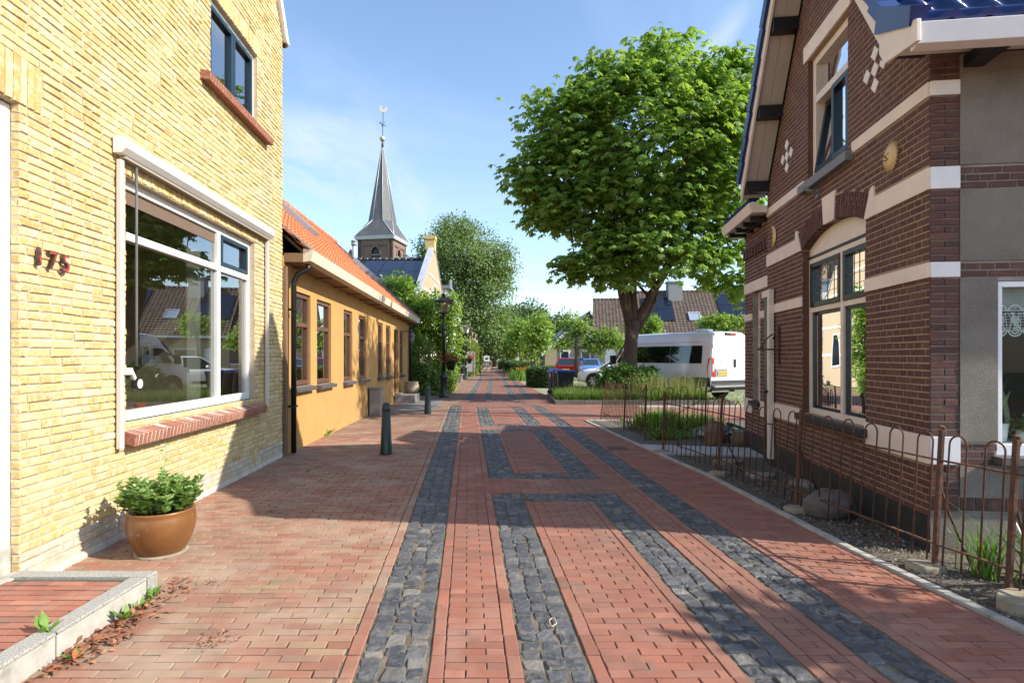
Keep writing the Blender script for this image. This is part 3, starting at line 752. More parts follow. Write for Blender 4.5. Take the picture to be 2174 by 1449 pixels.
# white door
db = MB(); u0, u1, v0, v1 = DR
db.fbox(YW, u1 - .13, u1 - .002, .30, v1 - .01, -.22, -.06); db.fbox(YW, u0, u1 - .13, 3.05, v1 - .01, -.22, -.06); db.fbox(YW, u0, u1 - .13, 2.35, 2.45, -.22, -.055)
db.fbox(YW, u1 - .26, u1 - .13, .30, 2.35, -.2, -.085); db.fbox(YW, u0, u1 - .26, .3, 1.1, -.2, -.09); db.fbox(YW, u0, u1 - .26, 1.1, 2.35, -.2, -.11)
do = db.build('door', m_white, yh, bevel=.004)
ps = MB(); pane(ps, YW, u0, u1 - .13, 2.45, 3.05, -.10); ps.build('pane', m_glass, do)
th = MB(); th.fbox(YW, u0, u1 - .002, .0, .30, -.3, -.05); th.fbox(YW, u0, u1 + .05, -.02, .13, -.05, .05); th.build('threshold', m_conc, yh, bevel=.01)
# house number
mdig = mat('black number', (.05, .035, .03), (.10, .06, .05), scale=30, rough=.5); mred = mat('worn red number', (.36, .045, .045), (.06, .035, .035), scale=22, nz=(.48, .60), rough=.6)
for i, ch in enumerate('175'):
    text_mesh('house_number', ch, YW, 3.905 + i * .125, 2.235 - i * .004, .185, .012, .022, mdig, yh)
    d_ = text_mesh('number_face', ch, YW, 3.905 + i * .125 + .004, 2.235 - i * .004, .165, .034, .003, mred, yh)
# roof edge and roof (seen only at its verge)
rf = MB(); dirv = (YW.p(YU1 - .62, EAVE + 1, 0) - YW.p(YU1, EAVE, 0))
A = YW.p(YU1 + .03, EAVE, .06); rf.prism([A, A + Vector((.0, .10, .0)), A + dirv * 3.1 + Vector((0, .10, 0)), A + dirv * 3.1], (-.16, 0, 0)); 
rf.build('verge_board', m_white, yh)
rt = MB(); A = YW.p(YU1 + .10, EAVE - .06, .02); rt.prism([A, A + Vector((0, .09, .07)), A + dirv * 3.1 + Vector((0, .09, .07)), A + dirv * 3.1], (-6, -.3, 0)); rt.build('roof', mat('dark tile', (.05, .05, .055), rough=.5), yh)
sd = MB(); sd.prism([YW.p(YU1 - .004, -.05, -.34), YW.p(YU1 - .004, EAVE, -.34), YW.p(YU1 - .3, EAVE, -.34), YW.p(YU1 - .3, -.05, -.34)], (-6, -.3, 0)); sd.build('side_wall', m_ymortar, yh)
vt = MB()
for i in range(4): brick(vt, Fr(YW.p(7.72 + i * .035, .12, 0), YW.U, YW.N), .004, .028, .0, .17, .02, .003, .001, rnd)
vt.build('air_vent', m_ybrick, wall)

# things on the window board
for i, (u, c, lab) in enumerate(((5.18, (.55, .50, .02), 'small yellow glass candle holder on the window board'), (5.62, (.75, .12, .01), 'small orange glass candle holder on the window board'))):
    q = MB(); p = YW.p(u, 1.016, -.28); q.lathe([(.032, 0), (.04, .008), (.05, .085), (.046, .083), (.036, .02), (0, .018)], p, 16)
    tag(q.build('candle_holder', mat('candle glass %d' % i, c, rough=.1)), lab, 'candle holder')
q = MB(); p = YW.p(5.05, .2, -1.0); q.blob((p.x, p.y, 1.0), (.07, .28, .18), 14, 9, .02); q.bar((p.x, p.y - .2, .6), (p.x, p.y - .2, .95), .04); q.bar((p.x, p.y + .2, .6), (p.x, p.y + .2, .95), .04)
tag(q.build('leather_chair', mat('tan leather', (.22, .12, .07), rough=.5)), 'brown leather chair back seen through the big window', 'chair')

# ================================================================ orange plastered house
m_ochre = mat('ochre plaster', (.47, .268, .085), (.42, .24, .078), scale=1.6, rough=.9, bump=.5, bscale=70, stain=((.37, .225, .085), 1.1, .56, .72), dirt=[((.27, .17, .075), 1.6, .55, .75, .6, (1, 1.6, .16)), ((.55, .40, .20), 5., .62, .72, .5, (1, 1, 1))])
m_brown = mat('brown frame', (.10, .045, .028), (.14, .07, .045), scale=12, rough=.45)
m_slate = mat('slate sill', (.07, .065, .065), (.11, .10, .095), scale=14, rough=.7)
m_gutter = mat('gutter board', (.66, .59, .46), (.56, .50, .40), scale=3, rough=.6, stretch=(.3, 2, 2))
OU0, OU1 = 8.95, 22.75
def dz(u): return -.0125 * (u - 9.4)
oh = thing('orange_house', 'low orange plastered house with orange tiled roof and brown windows', 'house', (-4, 15.5, 0))
OWIN = [(9.33, 10.32), (10.70, 11.66), (12.66, 13.46), (14.12, 14.90), (16.50, 17.28), (17.80, 18.62), (20.58, 21.26)]
ODOOR = (19.30, 20.15)
oholes = [(a, b, 1.05 + dz(a), 2.66 + dz(a)) for a, b in OWIN] + [(ODOOR[0], ODOOR[1], .28, 2.5)]
def oext(z): return (OU0, OU1)
w = MB(); core(w, OW, [-.05, .6, 1.8, 2.45], oext, [h[:3] + (min(h[3], 2.45),) for h in oholes], -.35, 0.0)
core(w, OW, [2.45, 3.15], oext, [(h[0], h[1], 2.45, h[3]) for h in oholes if h[3] > 2.45], -.35, 0.0)
owall = w.build('wall', m_ochre, oh)
w = MB(); w.fbox(OW, OU0 + .05, OU1 - .05, 0, 3.1, -5.2, -4.0); w.build('rear_wall', m_ochre, oh)
w = MB(); w.fbox(OW, OU1 - .3, OU1 - .005, -.05, 2.9, -5.2, -.36); w.prism([OW.p(OU1 - .01, 2.9, -.2), OW.p(OU1 - .01, 2.9, -5.2), OW.p(OU1 - .01, 5.75, -2.8)], (0, -.28, 0)); w.build('end_wall', m_ochre, oh)
w = MB()
for (a, b), h in zip(OWIN, oholes):
    v0, v1 = h[2], h[3]
    f = MB(); frame_ring(f, OW, a + .004, b - .004, v0 + .02, v1 - .004, .075, -.12, -.035); tz = v0 + (v1 - v0) * .66
    f.fbox(OW, a + .079, b - .079, tz - .035, tz + .035, -.12, -.03); wf = f.build('window', m_brown, oh, bevel=.004)
    q = MB(); pane(q, OW, a + .079, b - .079, v0 + .095, tz - .035, -.08); q.build('pane', m_glass, wf)
    q = MB(); pane(q, OW, a + .079, b - .079, tz + .035, v1 - .079, -.08); q.build('pane', m_glass, wf)
    s_ = MB(); n = 7
    for i in range(n):
        x0 = a - .05 + (b - a + .12) * i / n; x1 = a - .05 + (b - a + .12) * (i + 1) / n - .008
        s_.hexa([OW.p(x0, v0 - .06, -.09), OW.p(x1, v0 - .06, -.09), OW.p(x1, v0 - .085, .10), OW.p(x0, v0 - .085, .10), OW.p(x0, v0 + .018, -.09), OW.p(x1, v0 + .018, -.09), OW.p(x1, v0 - .03, .11), OW.p(x0, v0 - .03, .11)])
    s_.build('sill', m_slate, wf)
    c = MB(); nn = 10
    for i in range(nn):
        x0, x1 = a + .05 + (b - a - .1) * i / nn, a + .05 + (b - a - .1) * (i + 1) / nn
        c.quad(OW.p(x0, v0 + .05, -.26 - .03 * (i % 2)), OW.p(x1, v0 + .05, -.26 - .03 * ((i + 1) % 2)), OW.p(x1, v1, -.26 - .03 * ((i + 1) % 2)), OW.p(x0, v1, -.26 - .03 * (i % 2)))
    c.build('net_curtain', m_curt, wf)
w = MB(); room(w, OW, OU0 + .1, OU1 - .1, .1, 3.0, -.36, -3.5); w.build('room', m_room, oh)
d = MB(); a, b = ODOOR; d.fbox(OW, a + .003, a + .07, .28, 2.497, -.2, -.08); d.fbox(OW, b - .07, b - .003, .28, 2.497, -.2, -.08); d.fbox(OW, a + .07, b - .07, 2.43, 2.497, -.2, -.08); d.fbox(OW, a + .07, b - .07, 2.02, 2.08, -.2, -.09)
fo = d.build('door_frame', m_brown, oh)
d = MB(); d.fbox(OW, a + .07, b - .07, .30, 2.02, -.17, -.12); do = d.build('door', mat('oxblood door', (.10, .012, .012), rough=.35), oh)
d = MB(); d.fbox(OW, a + .16, a + .34, 1.22, 1.26, -.12, -.09); d.build('letter_slot', mat('steel', (.6, .6, .6), rough=.3, metal=1.), do); d = MB(); d.fbox(OW, a + .12, a + .16, 1.0, 1.15, -.12, -.07); d.build('handle', MATS['steel'], do)
# gutter box, soffit, downpipes
gz = lambda u: 3.07 + dz(u)
g0 = MB(); n0 = .40
def gsec(u): return [OW.p(u, gz(u) - .02, .30), OW.p(u, gz(u), .42), OW.p(u, gz(u) + .17, .46), OW.p(u, gz(u) + .19, .30)]
A, B = gsec(OU0 + .03), gsec(OU1 + .1); g0.hexa([A[0], A[1], A[2], A[3], B[0], B[1], B[2], B[3]]); gut = g0.build('gutter', m_gutter, oh)
g0 = MB(); A = [OW.p(OU0 + .03, gz(9) - .02, .0), OW.p(OU0 + .03, gz(9) - .02, .30), OW.p(OU0 + .03, gz(9) + .12, .30), OW.p(OU0 + .03, gz(9) + .12, 0)]
B = [OW.p(OU1 + .1, gz(OU1) - .02, .0), OW.p(OU1 + .1, gz(OU1) - .02, .30), OW.p(OU1 + .1, gz(OU1) + .12, .30), OW.p(OU1 + .1, gz(OU1) + .12, 0)]
g0.hexa(A + B); g0.build('soffit', mat('brown soffit', (.20, .12, .06), rough=.7), oh)
for k in range(12):
    g0 = MB(); u = OU0 + .5 + k * 1.18; g0.fbox(OW, u, u + .08, gz(u) - .05, gz(u) - .022, .0, .30); g0.build('bracket', MATS['brown soffit'], gut)

g0 = MB(); u = OU0 + .19; g0.tube([OW.p(u, 3.04, .33), OW.p(u, 2.97, .33), OW.p(u, 2.88, .16), OW.p(u, 2.75, .10), OW.p(u, .02, .10)], .042, 12)
for z in (.75, 2.3): g0.fbox(OW, u - .055, u + .055, z, z + .03, -.01, .15)
g0.build('downpipe', m_dark, oh)
g0 = MB(); u = OU1 - .12; g0.tube([OW.p(u, 2.9, .33), OW.p(u, 2.8, .30), OW.p(u, 2.65, .08), OW.p(u, .02, .08)], .04, 10); g0.build('downpipe', m_dark, oh)
g0 = MB(); g0.fbox(OW, OU0 - .03, OU0 + .07, -.02, 2.98, .0, .05); g0.fbox(OW, OU0 + .075, OU0 + .12, 0, 2.98, 0, .02); g0.build('corner_board', mat('bare timber', (.22, .13, .07), (.14, .08, .05), scale=20, rough=.8, stretch=(1, 1, .1)), oh)
# roof
m_otile = mat('orange pantile', ramp=[(.48, .14, .05), (.55, .175, .065), (.51, .16, .055), (.44, .135, .06), (.57, .20, .08), (.36, .14, .085)], col2=(.45, .20, .12), scale=3, nz=(.6, .75), rough=.75, bump=.3, bscale=80)
RIDGE = 6.2; rn = -3.0
e0 = OW.p(OU0 + .02, gz(OU0) + .12, .36); slope_v = OW.N * (rn - .36) + Vector((0, 0, RIDGE - gz(OU0) - .12))
nrm = slope_v.cross(OW.U).normalized(); nrm = nrm if nrm.z > 0 else -nrm
rp = MB(); wdt = (OU1 - OU0 - .02)
up = slope_v
pantiles(rp, e0, OW.U + Vector((0, 0, -.006)), up, nrm, wdt, up.length, .205, .29, .038, .03)
ro = rp.build('roof', m_otile, oh)
rb = MB(); rb.prism([e0 - nrm * .01 + OW.U * .02, e0 - nrm * .05 + OW.U * .02, e0 + up - nrm * .05 + OW.U * .02, e0 + up - nrm * .01 + OW.U * .02], OW.U * (wdt - .03)); 
b0 = OW.p(OU0 + .02, RIDGE - .05, rn); rb.prism([b0, b0 + Vector((0, 0, -.1)), b0 + Vector((-3.2, 0, -3.2)), b0 + Vector((-3.2, 0, -3.1))], OW.U * wdt); rb.build('roof_deck', m_dark, ro)
rg = MB(); u = OU0
while u < OU1:
    c = OW.p(u, RIDGE + .0 + dz(u) * .3, rn); rg.tube([c, c + OW.U * .40 + Vector((0, 0, .012))], [.115, .135], 10, rnd.random()); u += .39
rg.build('ridge_tiles', m_otile, ro)
vg = MB(); A = OW.p(OU1 + .03, 0, 0); e1 = e0 + OW.U * (wdt - .01) + Vector((0, 0, -.006 * wdt))
vg.prism([e1 + nrm * .09, e1 - nrm * .12, e1 + up - nrm * .12, e1 + up + nrm * .09], (0, .12, 0)); vg.build('verge', mat('zinc verge', (.10, .10, .11), rough=.5), ro)
def skylight(parent, s, t, w, l, name='skylight', lift=.09, op=False):
    q = MB(); o = e0 + OW.U * s + up.normalized() * t + nrm * lift
    U, V = OW.U.normalized(), up.normalized(); F = Fr(o, U, nrm, V); frame_ring(q, F, 0, w, 0, l, .06, -.08, .06)
    k = q.build(name, mat('skylight frame', (.34, .36, .40), rough=.4), parent)
    z = MB(); pane(z, F, .06, w - .06, .06, l - .06, .03); z.build('pane', mat('bright pane', (.35, .42, .5), rough=.05, spec=1.), k)
skylight(ro, 5.0, 2.15, .8, 1.0); skylight(ro, 11.0, 1.5, .8, 1.1)
lf = MB(); lf.prism([e0 + nrm * .07 + OW.U * -.02, e0 + nrm * .07 + OW.U * .42, e0 + nrm * .07 + up * .14 + OW.U * .1, e0 + nrm * .07 + up * .18 + OW.U * -.02], nrm * .01); lf.build('lead_flashing', mat('lead', (.10, .11, .12), rough=.6), ro)
# wall lantern by the door
wl = MB(); u = 21.6; c = OW.p(u, 2.35, .28); wl.tube([OW.p(u, 2.5, 0), OW.p(u, 2.58, .12), OW.p(u, 2.56, .28), OW.p(u, 2.48, .28)], .02, 8)
wl.lathe([(.02, .16), (.06, .13), (.14, .02), (.14, 0)], c, 12); wl.lathe([(.11, -.01), (.07, -.26), (.02, -.28)], c, 8); wl.build('wall_lantern', mat('zinc lamp', (.16, .16, .16), rough=.5), oh)
# ================================================================ brown brick house with gable
m_bbrick = mat('brown brick', ramp=[(0.076, 0.033, 0.028), (0.101, 0.041, 0.033), (0.119, 0.050, 0.039), (0.085, 0.040, 0.034), (0.135, 0.062, 0.048), (0.110, 0.044, 0.033), (0.068, 0.033, 0.031)],
               col2=(.17, .105, .08), scale=14, nz=(.55, .8), rough=.8, bump=.6, bscale=100, dirt=[((.07, .05, .042), .9, .5, .75, .5, (1, 1, .5)), ((.22, .17, .14), 3.0, .63, .75, .5, (1, 1, 1))])
m_bmortar = mat('ochre mortar', (.38, .29, .185), (.28, .22, .16), scale=2.0, rough=.95, bump=.4, bscale=140)
m_bmortar2 = mat('grey-white mortar', (.38, .34, .30), (.25, .22, .20), scale=5, rough=.95)
m_band = mat('cream band', (.80, .72, .64), (.72, .65, .58), scale=3, rough=.75, bump=.15, bscale=60, dirt=[((.45, .39, .33), 2.5, .58, .78, .5, (1, 1, 1))])
m_wband = mat('white quoin', (.80, .80, .80), (.72, .72, .72), scale=4, rough=.75)
m_pebble = mat('pebble dash', (.25, .225, .19), (.17, .155, .132), scale=1.7, rough=.95, bump=1.0, bscale=150, stain=((.36, .345, .32), 110, .60, .66))
m_tar = mat('tarred plinth', (.020, .021, .022), (.035, .035, .033), scale=4, rough=.6, bump=.2, bscale=40)
m_btile = mat('glazed blue tile', ramp=[(.010, .028, .12), (.014, .036, .15), (.008, .022, .10)], rough=.2, spec=.35, coat=.05)
m_soff = mat('soffit boards', (.50, .44, .38), (.44, .39, .34), scale=3, rough=.6)
m_green = mat('bottle green paint', (.008, .016, .014), rough=.25)
m_fb0 = mat('reveal brick', (.10, .042, .032), (.13, .07, .05), scale=12, rough=.85, stretch=(1, 1, 3))
m_pot = mat('white ceramic', (.75, .75, .72), rough=.25)
LB, HB = .213, .0585
m_lace0 = None
bh = thing('brick_house', 'brown brick gabled house with cream bands, arched window and blue glazed roof tiles', 'house', (4.5, 7, 0))
GU0, GU1, GZ = 4.52, 8.45, 3.95
def gext(z): d = max(0, (z - GZ) / 1.5); return (GU0 + min(d, 1.96), GU1 - min(d, 1.96))
W1 = (5.54, 7.12, .86, 2.88); W2 = (5.91, 6.95, 3.66, 5.16)
AW = .79; AC, AR, AT = (6.33, 1.192), 1.868, .25
A1 = math.asin(AW / AR)
def archhole(m, r=AR + AT):
    if m < 2.88 or m > AC[1] + r: return []
    e = 2.88 + (r - AR) * math.cos(A1)
    hw = AW + (m - 2.88) * math.tan(A1) if m < e else math.sqrt(max(0, r * r - (m - AC[1]) ** 2))
    return [(AC[0] - hw, AC[0] + hw)]
steps = [(AC[0] - math.sqrt(max(0, AR ** 2 - (z - AC[1]) ** 2)), AC[0] + math.sqrt(max(0, AR ** 2 - (z - AC[1]) ** 2)), z, z2) for z, z2 in [(2.88 + .018 * i, 2.88 + .018 * (i + 1)) for i in range(10)]]
D1 = (8.13, 8.45 - .002, .06, 2.5)
w = MB(); core(w, RWF, [-.05, 2, GZ, 5, 6, 6.85], lambda z: (gext(z)[0] + .014, gext(z)[1]), [W1, W2] + steps, -.3, -.003)
bwall = w.build('wall', m_bmortar, bh)
bands = [(GU0 + .004, 5.54, .70, .925), (7.12, GU1, .70, .90), (GU0 + .004, 5.54, 2.18, 2.306), (7.12, GU1, 2.18, 2.306),
         (GU0 + .004, 5.35, 2.88, 3.06), (7.31, GU1, 2.88, 3.06), (GU0 + .004, 5.80, 3.62, 3.74), (7.05, GU1, 3.62, 3.74)]
w = MB()
sk1 = [(5.30, 5.56, 2.75, 3.16), (7.09, 7.36, 2.75, 3.10)]
lay_bricks(w, RWF, .28, 6.9, HB, gext, [W1, W2] + bands + [(5.85, 7.01, 5.16, 5.36), (5.78, 7.06, 3.55, 3.66)], LB, joint=.012, proud=.0088, bond='cross', ch=.002, jit=.0008, holefn=archhole)
w.build('brickwork', m_bbrick, bwall)
w = MB(); n = 31                                                    # arch of bricks on edge
for i in range(n):
    if i == 15: continue
    t0 = -A1 + 2 * A1 * i / n + .004; t1 = -A1 + 2 * A1 * (i + 1) / n - .004
    for ra, rb in ((AR + .002, AR + .118), (AR + .126, AR + AT - .004)) if i % 2 else ((AR + .002, AR + .175), (AR + .183, AR + AT - .004)):
        c = lambda t, r, nn: RWF.p(AC[0] + r * math.sin(t), AC[1] + r * math.cos(t), nn)
        w.hexa([c(t0, ra, -.10), c(t1, ra, -.10), c(t1, rb, -.10), c(t0, rb, -.10), c(t0, ra, .011), c(t1, ra, .011), c(t1, rb, .011), c(t0, rb, .011)], rnd.random())
arch = w.build('arch', m_bbrick, bwall)
w = MB()
for b in bands:
    q = MB(); q.fbox(RWF, b[0], b[1], b[2] + .003, b[3] - .003, -.006, .016); q.build('cream_band', m_band, bwall, bevel=.003)
c = lambda t, r, nn: RWF.p(AC[0] + r * math.sin(t), AC[1] + r * math.cos(t), nn)
t = .07
w.hexa([c(-t, AR - .004, -.006), c(t, AR - .004, -.006), c(t * 1.1, AR + AT + .06, -.006), c(-t * 1.1, AR + AT + .06, -.006), c(-t, AR - .004, .022), c(t, AR - .004, .022), c(t * 1.1, AR + AT + .06, .022), c(-t * 1.1, AR + AT + .06, .022)])
for sgn in (-1, 1):
    uo = AC[0] + sgn * (AR + AT + .05) * math.sin(A1); zo = AC[1] + (AR + AT + .05) * math.cos(A1); ui = AC[0] + sgn * AW; ue = 5.348 if sgn < 0 else 7.312
    ps = [(ui, 2.883), (uo, zo), (uo + sgn * .05, zo + .01), (uo + sgn * .068, 3.057), (ue + sgn * .0, 3.057), (ue, 2.883)]
    if sgn > 0: ps = ps[::-1]
    q = MB(); q.prism([RWF.p(a, b, -.006) for a, b in ps], RWF.N * .026); q.build('skewback', m_band, bwall, bevel=.003)
w.build('keystone', m_band, bwall, bevel=.003)
q = MB(); q.fbox(RWF, 5.82, 7.04, 5.163, 5.357, -.006, .02); q.build('lintel', m_band, bwall, bevel=.003)
for k, (uc, zc_) in enumerate(((5.34, 4.25), (7.62, 4.24))):      # white lozenges let into the wall
    w = MB()
    for (i, j) in ((0, 1), (0, 0), (0, -1), (-2, .0), (2, .0)):
        cx_, cz_ = uc + i * .075, zc_ + j * .15; w = MB()
        w.prism([RWF.p(cx_ - .07, cz_, .004), RWF.p(cx_, cz_ + .072, .004), RWF.p(cx_ + .07, cz_, .004), RWF.p(cx_, cz_ - .072, .004)][::-1], RWF.N * .012); w.build('white_lozenge', m_wband, bwall)
w = MB(); w.fbox(RWF, GU0 + .003, GU1, -.05, .28, -.006, .02); w.build('tarred_plinth', m_tar, bwall)
# ground-floor window
u0, u1, v0, v1 = W1
f = MB(); v1 = 2.76
frame_ring(f, RWF, u0 + .003, u1 - .003, v0, v1, .06, -.16, -.08, .07)
um = 6.22
f.fbox(RWF, um - .035, um + .035, v0 + .07, v1 - .06, -.16, -.075); tz = 2.10
f.fbox(RWF, u0 + .063, um - .035, tz, tz + .06, -.16, -.078); f.fbox(RWF, um + .035, u1 - .063, tz, tz + .06, -.16, -.078)
win = f.build('arched_window', m_cream, bh, bevel=.004)
f = MB(); pts = [RWF.p(AC[0] + (AR - .004) * math.sin(t), AC[1] + (AR - .004) * math.cos(t), -.15) for t in np.linspace(-A1 + .005, A1 - .005, 22)]
pts = [RWF.p(u0 + .004, v1 + .002, -.15)] + pts + [RWF.p(u1 - .004, v1 + .002, -.15)]; f.prism(pts, RWF.N * .06); f.build('arch_panel', m_cream, win)
f = MB(); f.fbox(RWF, u0 + .003, u1 - .003, v1 + .002, v1 + .03, -.088, -.07); f.build('drip_bar', m_dark, win)
for a, b in ((u0 + .065, um - .037), (um + .037, u1 - .065)):
    f = MB(); frame_ring(f, RWF, a, b, tz + .062, v1 - .062, .055, -.14, -.065, .06); q = f.build('top_sash', m_green, win, bevel=.003)
    p = MB(); pane(p, RWF, a + .055, b - .055, tz + .122, v1 - .117, -.11); pq = p.build('pane', m_glassw, q)
    ld = MB()
    for x in np.linspace(a + .055, b - .055, 5)[1:-1]: ld.bar(RWF.p(x, tz + .122, -.107), RWF.p(x, v1 - .117, -.107), .004, .004)
    for z in np.linspace(tz + .122, v1 - .117, 5)[1:-1]: ld.bar(RWF.p(a + .055, z, -.1075), RWF.p(b - .055, z, -.1075), .004, .004)
    ld.build('leading', mat('lead came', (.25, .24, .2), rough=.6), q)
    f = MB(); frame_ring(f, RWF, a, b, v0 + .072, tz - .002, .035, -.14, -.10); q = f.build('lower_sash', m_green, win, bevel=.003)
    p = MB(); pane(p, RWF, a + .035, b - .035, v0 + .107, tz - .037, -.12); p.build('pane', m_glassw, q)
    cm = MB()
    for (x0, x1) in ((a + .02, a + .12), (b - .12, b - .02)):
        for i in range(5):
            s0, s1 = x0 + (x1 - x0) * i / 5, x0 + (x1 - x0) * (i + 1) / 5; d0, d1 = -.22 - .02 * (i % 2), -.22 - .02 * ((i + 1) % 2)
            cm.quad(RWF.p(s0, v0, d0), RWF.p(s1, v0, d1), RWF.p(s1, tz + .02, d1), RWF.p(s0, tz + .02, d0))
    cm.build('curtain', m_curt, q)
f = MB(); f.fbox(RWF, u0 - .07, u1 + .07, v0 - .085, v0 - .004, -.1, .075); f.build('sill', m_tar, win, bevel=.01)
f = MB(); room(f, RWF, 5.46, 8.0, .3, 3.3, -.305, -3.0); f.build('room', m_room, bh)
f = MB(); f.fbox(RWF, u0, u1, v0 + .0, v0 + .035, -.5, -.165); f.build('window_board', m_wband, win)
# upstairs window
u0, u1, v0, v1 = W2
f = MB(); frame_ring(f, RWF, u0 + .003, u1 - .003, v0 + .002, v1 - .002, .085, -.17, -.06, .09); tz = 4.60
f.fbox(RWF, u0 + .088, u1 - .088, tz, tz + .09, -.17, -.055); um = 6.40
win2 = f.build('upstairs_window', m_cream, bh, bevel=.004)
f = MB(); f.fbox(RWF, u1 - .0025, u1 + .01, v0, v1, -.058, -.004); f.fbox(RWF, W1[1] - .0025, W1[1] + .01, W1[2], 2.87, -.078, -.004); f.build('brick_reveal', m_fb0, bwall)
p = MB(); pane(p, RWF, u0 + .088, u1 - .088, tz + .09, v1 - .087, -.13); p.build('pane', m_glassw, win2)
f = MB(); frame_ring(f, RWF, u0 + .09, um - .002, v0 + .094, tz - .002, .06, -.13, -.04); q = f.build('fixed_sash', m_green, win2, bevel=.003)
p = MB(); pane(p, RWF, u0 + .15, um - .062, v0 + .154, tz - .062, -.09); p.build('pane', m_glassw, q)
FT = Fr(RWF.p(0, v0 + .094, -.07), RWF.U, (RWF.N * math.cos(R(9)) + Vector((0, 0, math.sin(R(9))))).normalized(), (Vector((0, 0, math.cos(R(9)))) - RWF.N * math.sin(R(9))).normalized())
f = MB(); frame_ring(f, FT, um + .004, u1 - .092, .004, tz - v0 - .10, .055, -.035, .035); q = f.build('tilted_sash', m_green, win2, bevel=.003)
p = MB(); pane(p, FT, um + .06, u1 - .15, .06, tz - v0 - .155, .0); p.build('pane', m_glassw, q)
f = MB(); f.fbox(RWF, u0 - .13, u1 + .11, v0 - .105, v0 - .004, -.05, .085); f.build('sill', mat('grey paint', (.17, .18, .19), rough=.5), win2, bevel=.006)
f = MB(); f.tube([RWF.p(6.62, 3.45, .0), RWF.p(6.62, 3.52, .18)], .022, 8); f.fbox(RWF, 6.59, 6.65, 3.40, 3.50, .0, .03); f.build('flag_holder', MATS['grey paint'], bh)
f = MB(); room(f, RWF, 5.4, 7.5, 3.5, 5.4, -.305, -2.5); f.build('upstairs_room', m_room, bh)
# sun and moon plaques, wrought bracket
m_terr = mat('glazed terracotta', (.66, .50, .26), (.56, .40, .18), scale=12, rough=.4)
sn = MB(); cu, cz = 5.06, 3.33; n = 44
for i in range(n):
    t0, t1 = 2 * math.pi * i / n, 2 * math.pi * (i + 1) / n; tm = (t0 + t1) / 2; r1 = .148 if i % 2 else .128
    P3 = lambda t, r, nn: RWF.p(cu + r * math.cos(t), cz + r * math.sin(t), nn)
    sn.add([P3(t0, .085, .03), P3(t1, .085, .03), P3(tm, r1, .016), P3(t0, .085, .012), P3(t1, .085, .012)], [(0, 1, 2), (0, 2, 3), (1, 4, 2)])
for i in range(24):
    t0, t1 = 2 * math.pi * i / 24, 2 * math.pi * (i + 1) / 24
    for ra, rb, na, nb in ((.10, .085, .02, .038), (.085, .05, .038, .052), (.05, 0.0005, .052, .057)): sn.quad(P3(t0, ra, na), P3(t1, ra, na), P3(t1, rb, nb), P3(t0, rb, nb))
so_ = sn.build('sun_plaque', m_terr, bh)
sn = MB()
for du in (-.03, .03): sn.fbox(RWF, cu + du - .012, cu + du + .012, cz + .018, cz + .024, .045, .060)
for i in range(6): 
    t = -.5 + i * .2; sn.fbox(RWF, cu + .045 * t * 1.2 - .006, cu + .045 * t * 1.2 + .006, cz - .036 + .03 * t * t, cz - .028 + .03 * t * t, .045, .0605)
sn.fbox(RWF, cu - .006, cu + .006, cz - .012, cz + .012, .05, .066)
sn.build('face', mat('plaque face', (.25, .07, .03), rough=.5), so_)
mn = MB(); cu, cz = 8.12, 3.28; K = 14
pa = [(cu + .05 - .13 * math.cos(t), cz + .15 * math.sin(t)) for t in np.linspace(-1.35, 1.35, K)]; pb = [(cu + .05 - .055 * math.cos(t), cz + .145 * math.sin(t)) for t in np.linspace(-1.35, 1.35, K)]
for i in range(K - 1):
    mid = lambda k: ((pa[k][0] + pb[k][0]) / 2, (pa[k][1] + pb[k][1]) / 2)
    a, b, c_, d_ = pa[i], pa[i + 1], mid(i + 1), mid(i)
    mn.quad(RWF.p(*a, .012), RWF.p(*b, .012), RWF.p(*c_, .045), RWF.p(*d_, .045)); mn.quad(RWF.p(*d_, .045), RWF.p(*c_, .045), RWF.p(*pb[i + 1], .012), RWF.p(*pb[i], .012))
mn.build('moon_plaque', m_terr, bh)
m_rust = mat('rusty iron', (.075, .038, .026), (.16, .062, .03), scale=25, rough=.85, bump=.5, bscale=150, stain=((.04, .035, .032), 14, .5, .66))
br = MB(); u = 7.93; br.fbox(RWF, u - .035, u + .035, 1.45, 1.98, .012, .03); br.bar(RWF.p(u, 1.66, .03), RWF.p(u, 1.66, .30), .024)
br.tube([RWF.p(u, 1.66, .27), RWF.p(u, 1.74, .22), RWF.p(u, 1.82, .16), RWF.p(u, 1.87, .10), RWF.p(u, 1.86, .06), RWF.p(u, 1.80, .09)], .011, 6)
br.build('wall_bracket', m_rust, bh)
# wing with narrow window, recessed door between
WF2 = Fr(RWF.p(0, 0, -.07), RWF.U, RWF.N); WU1 = 9.86
NW = (9.02, 9.42, .84, 2.62)
w = MB(); core(w, WF2, [-.05, 3.68], lambda z: (GU1 + .01, WU1), [NW], -.3, -.003); ww = w.build('wing_wall', m_bmortar2, bh)
w = MB(); b2 = [(GU1, NW[0], .62, .86), (NW[1], WU1, .62, .86), (GU1, NW[0], 2.16, 2.28), (NW[1], WU1, 2.16, 2.28), (GU1, WU1, 2.62, 2.80)]
lay_bricks(w, WF2, .28, 3.6, HB, lambda z: (GU1 + .012, WU1 - .003), [NW] + b2, LB, joint=.012, proud=.0088, bond='cross', ch=.002, jit=.0008)
for i in range(9): w.fbox(WF2, GU1 + .08 + i * .15, GU1 + .16 + i * .15, 3.20, 3.33, .002, .045)
w.fbox(WF2, GU1 + .012, WU1 - .003, 3.333, 3.40, .002, .05)
w.build('brickwork', m_bbrick, ww)
w = MB()
for b in b2:
    w = MB(); w.fbox(WF2, b[0] + .012, b[1] - .002, b[2] + .003, b[3] - .003, -.006, .016); w.build('cream_band', m_band, ww, bevel=.003)
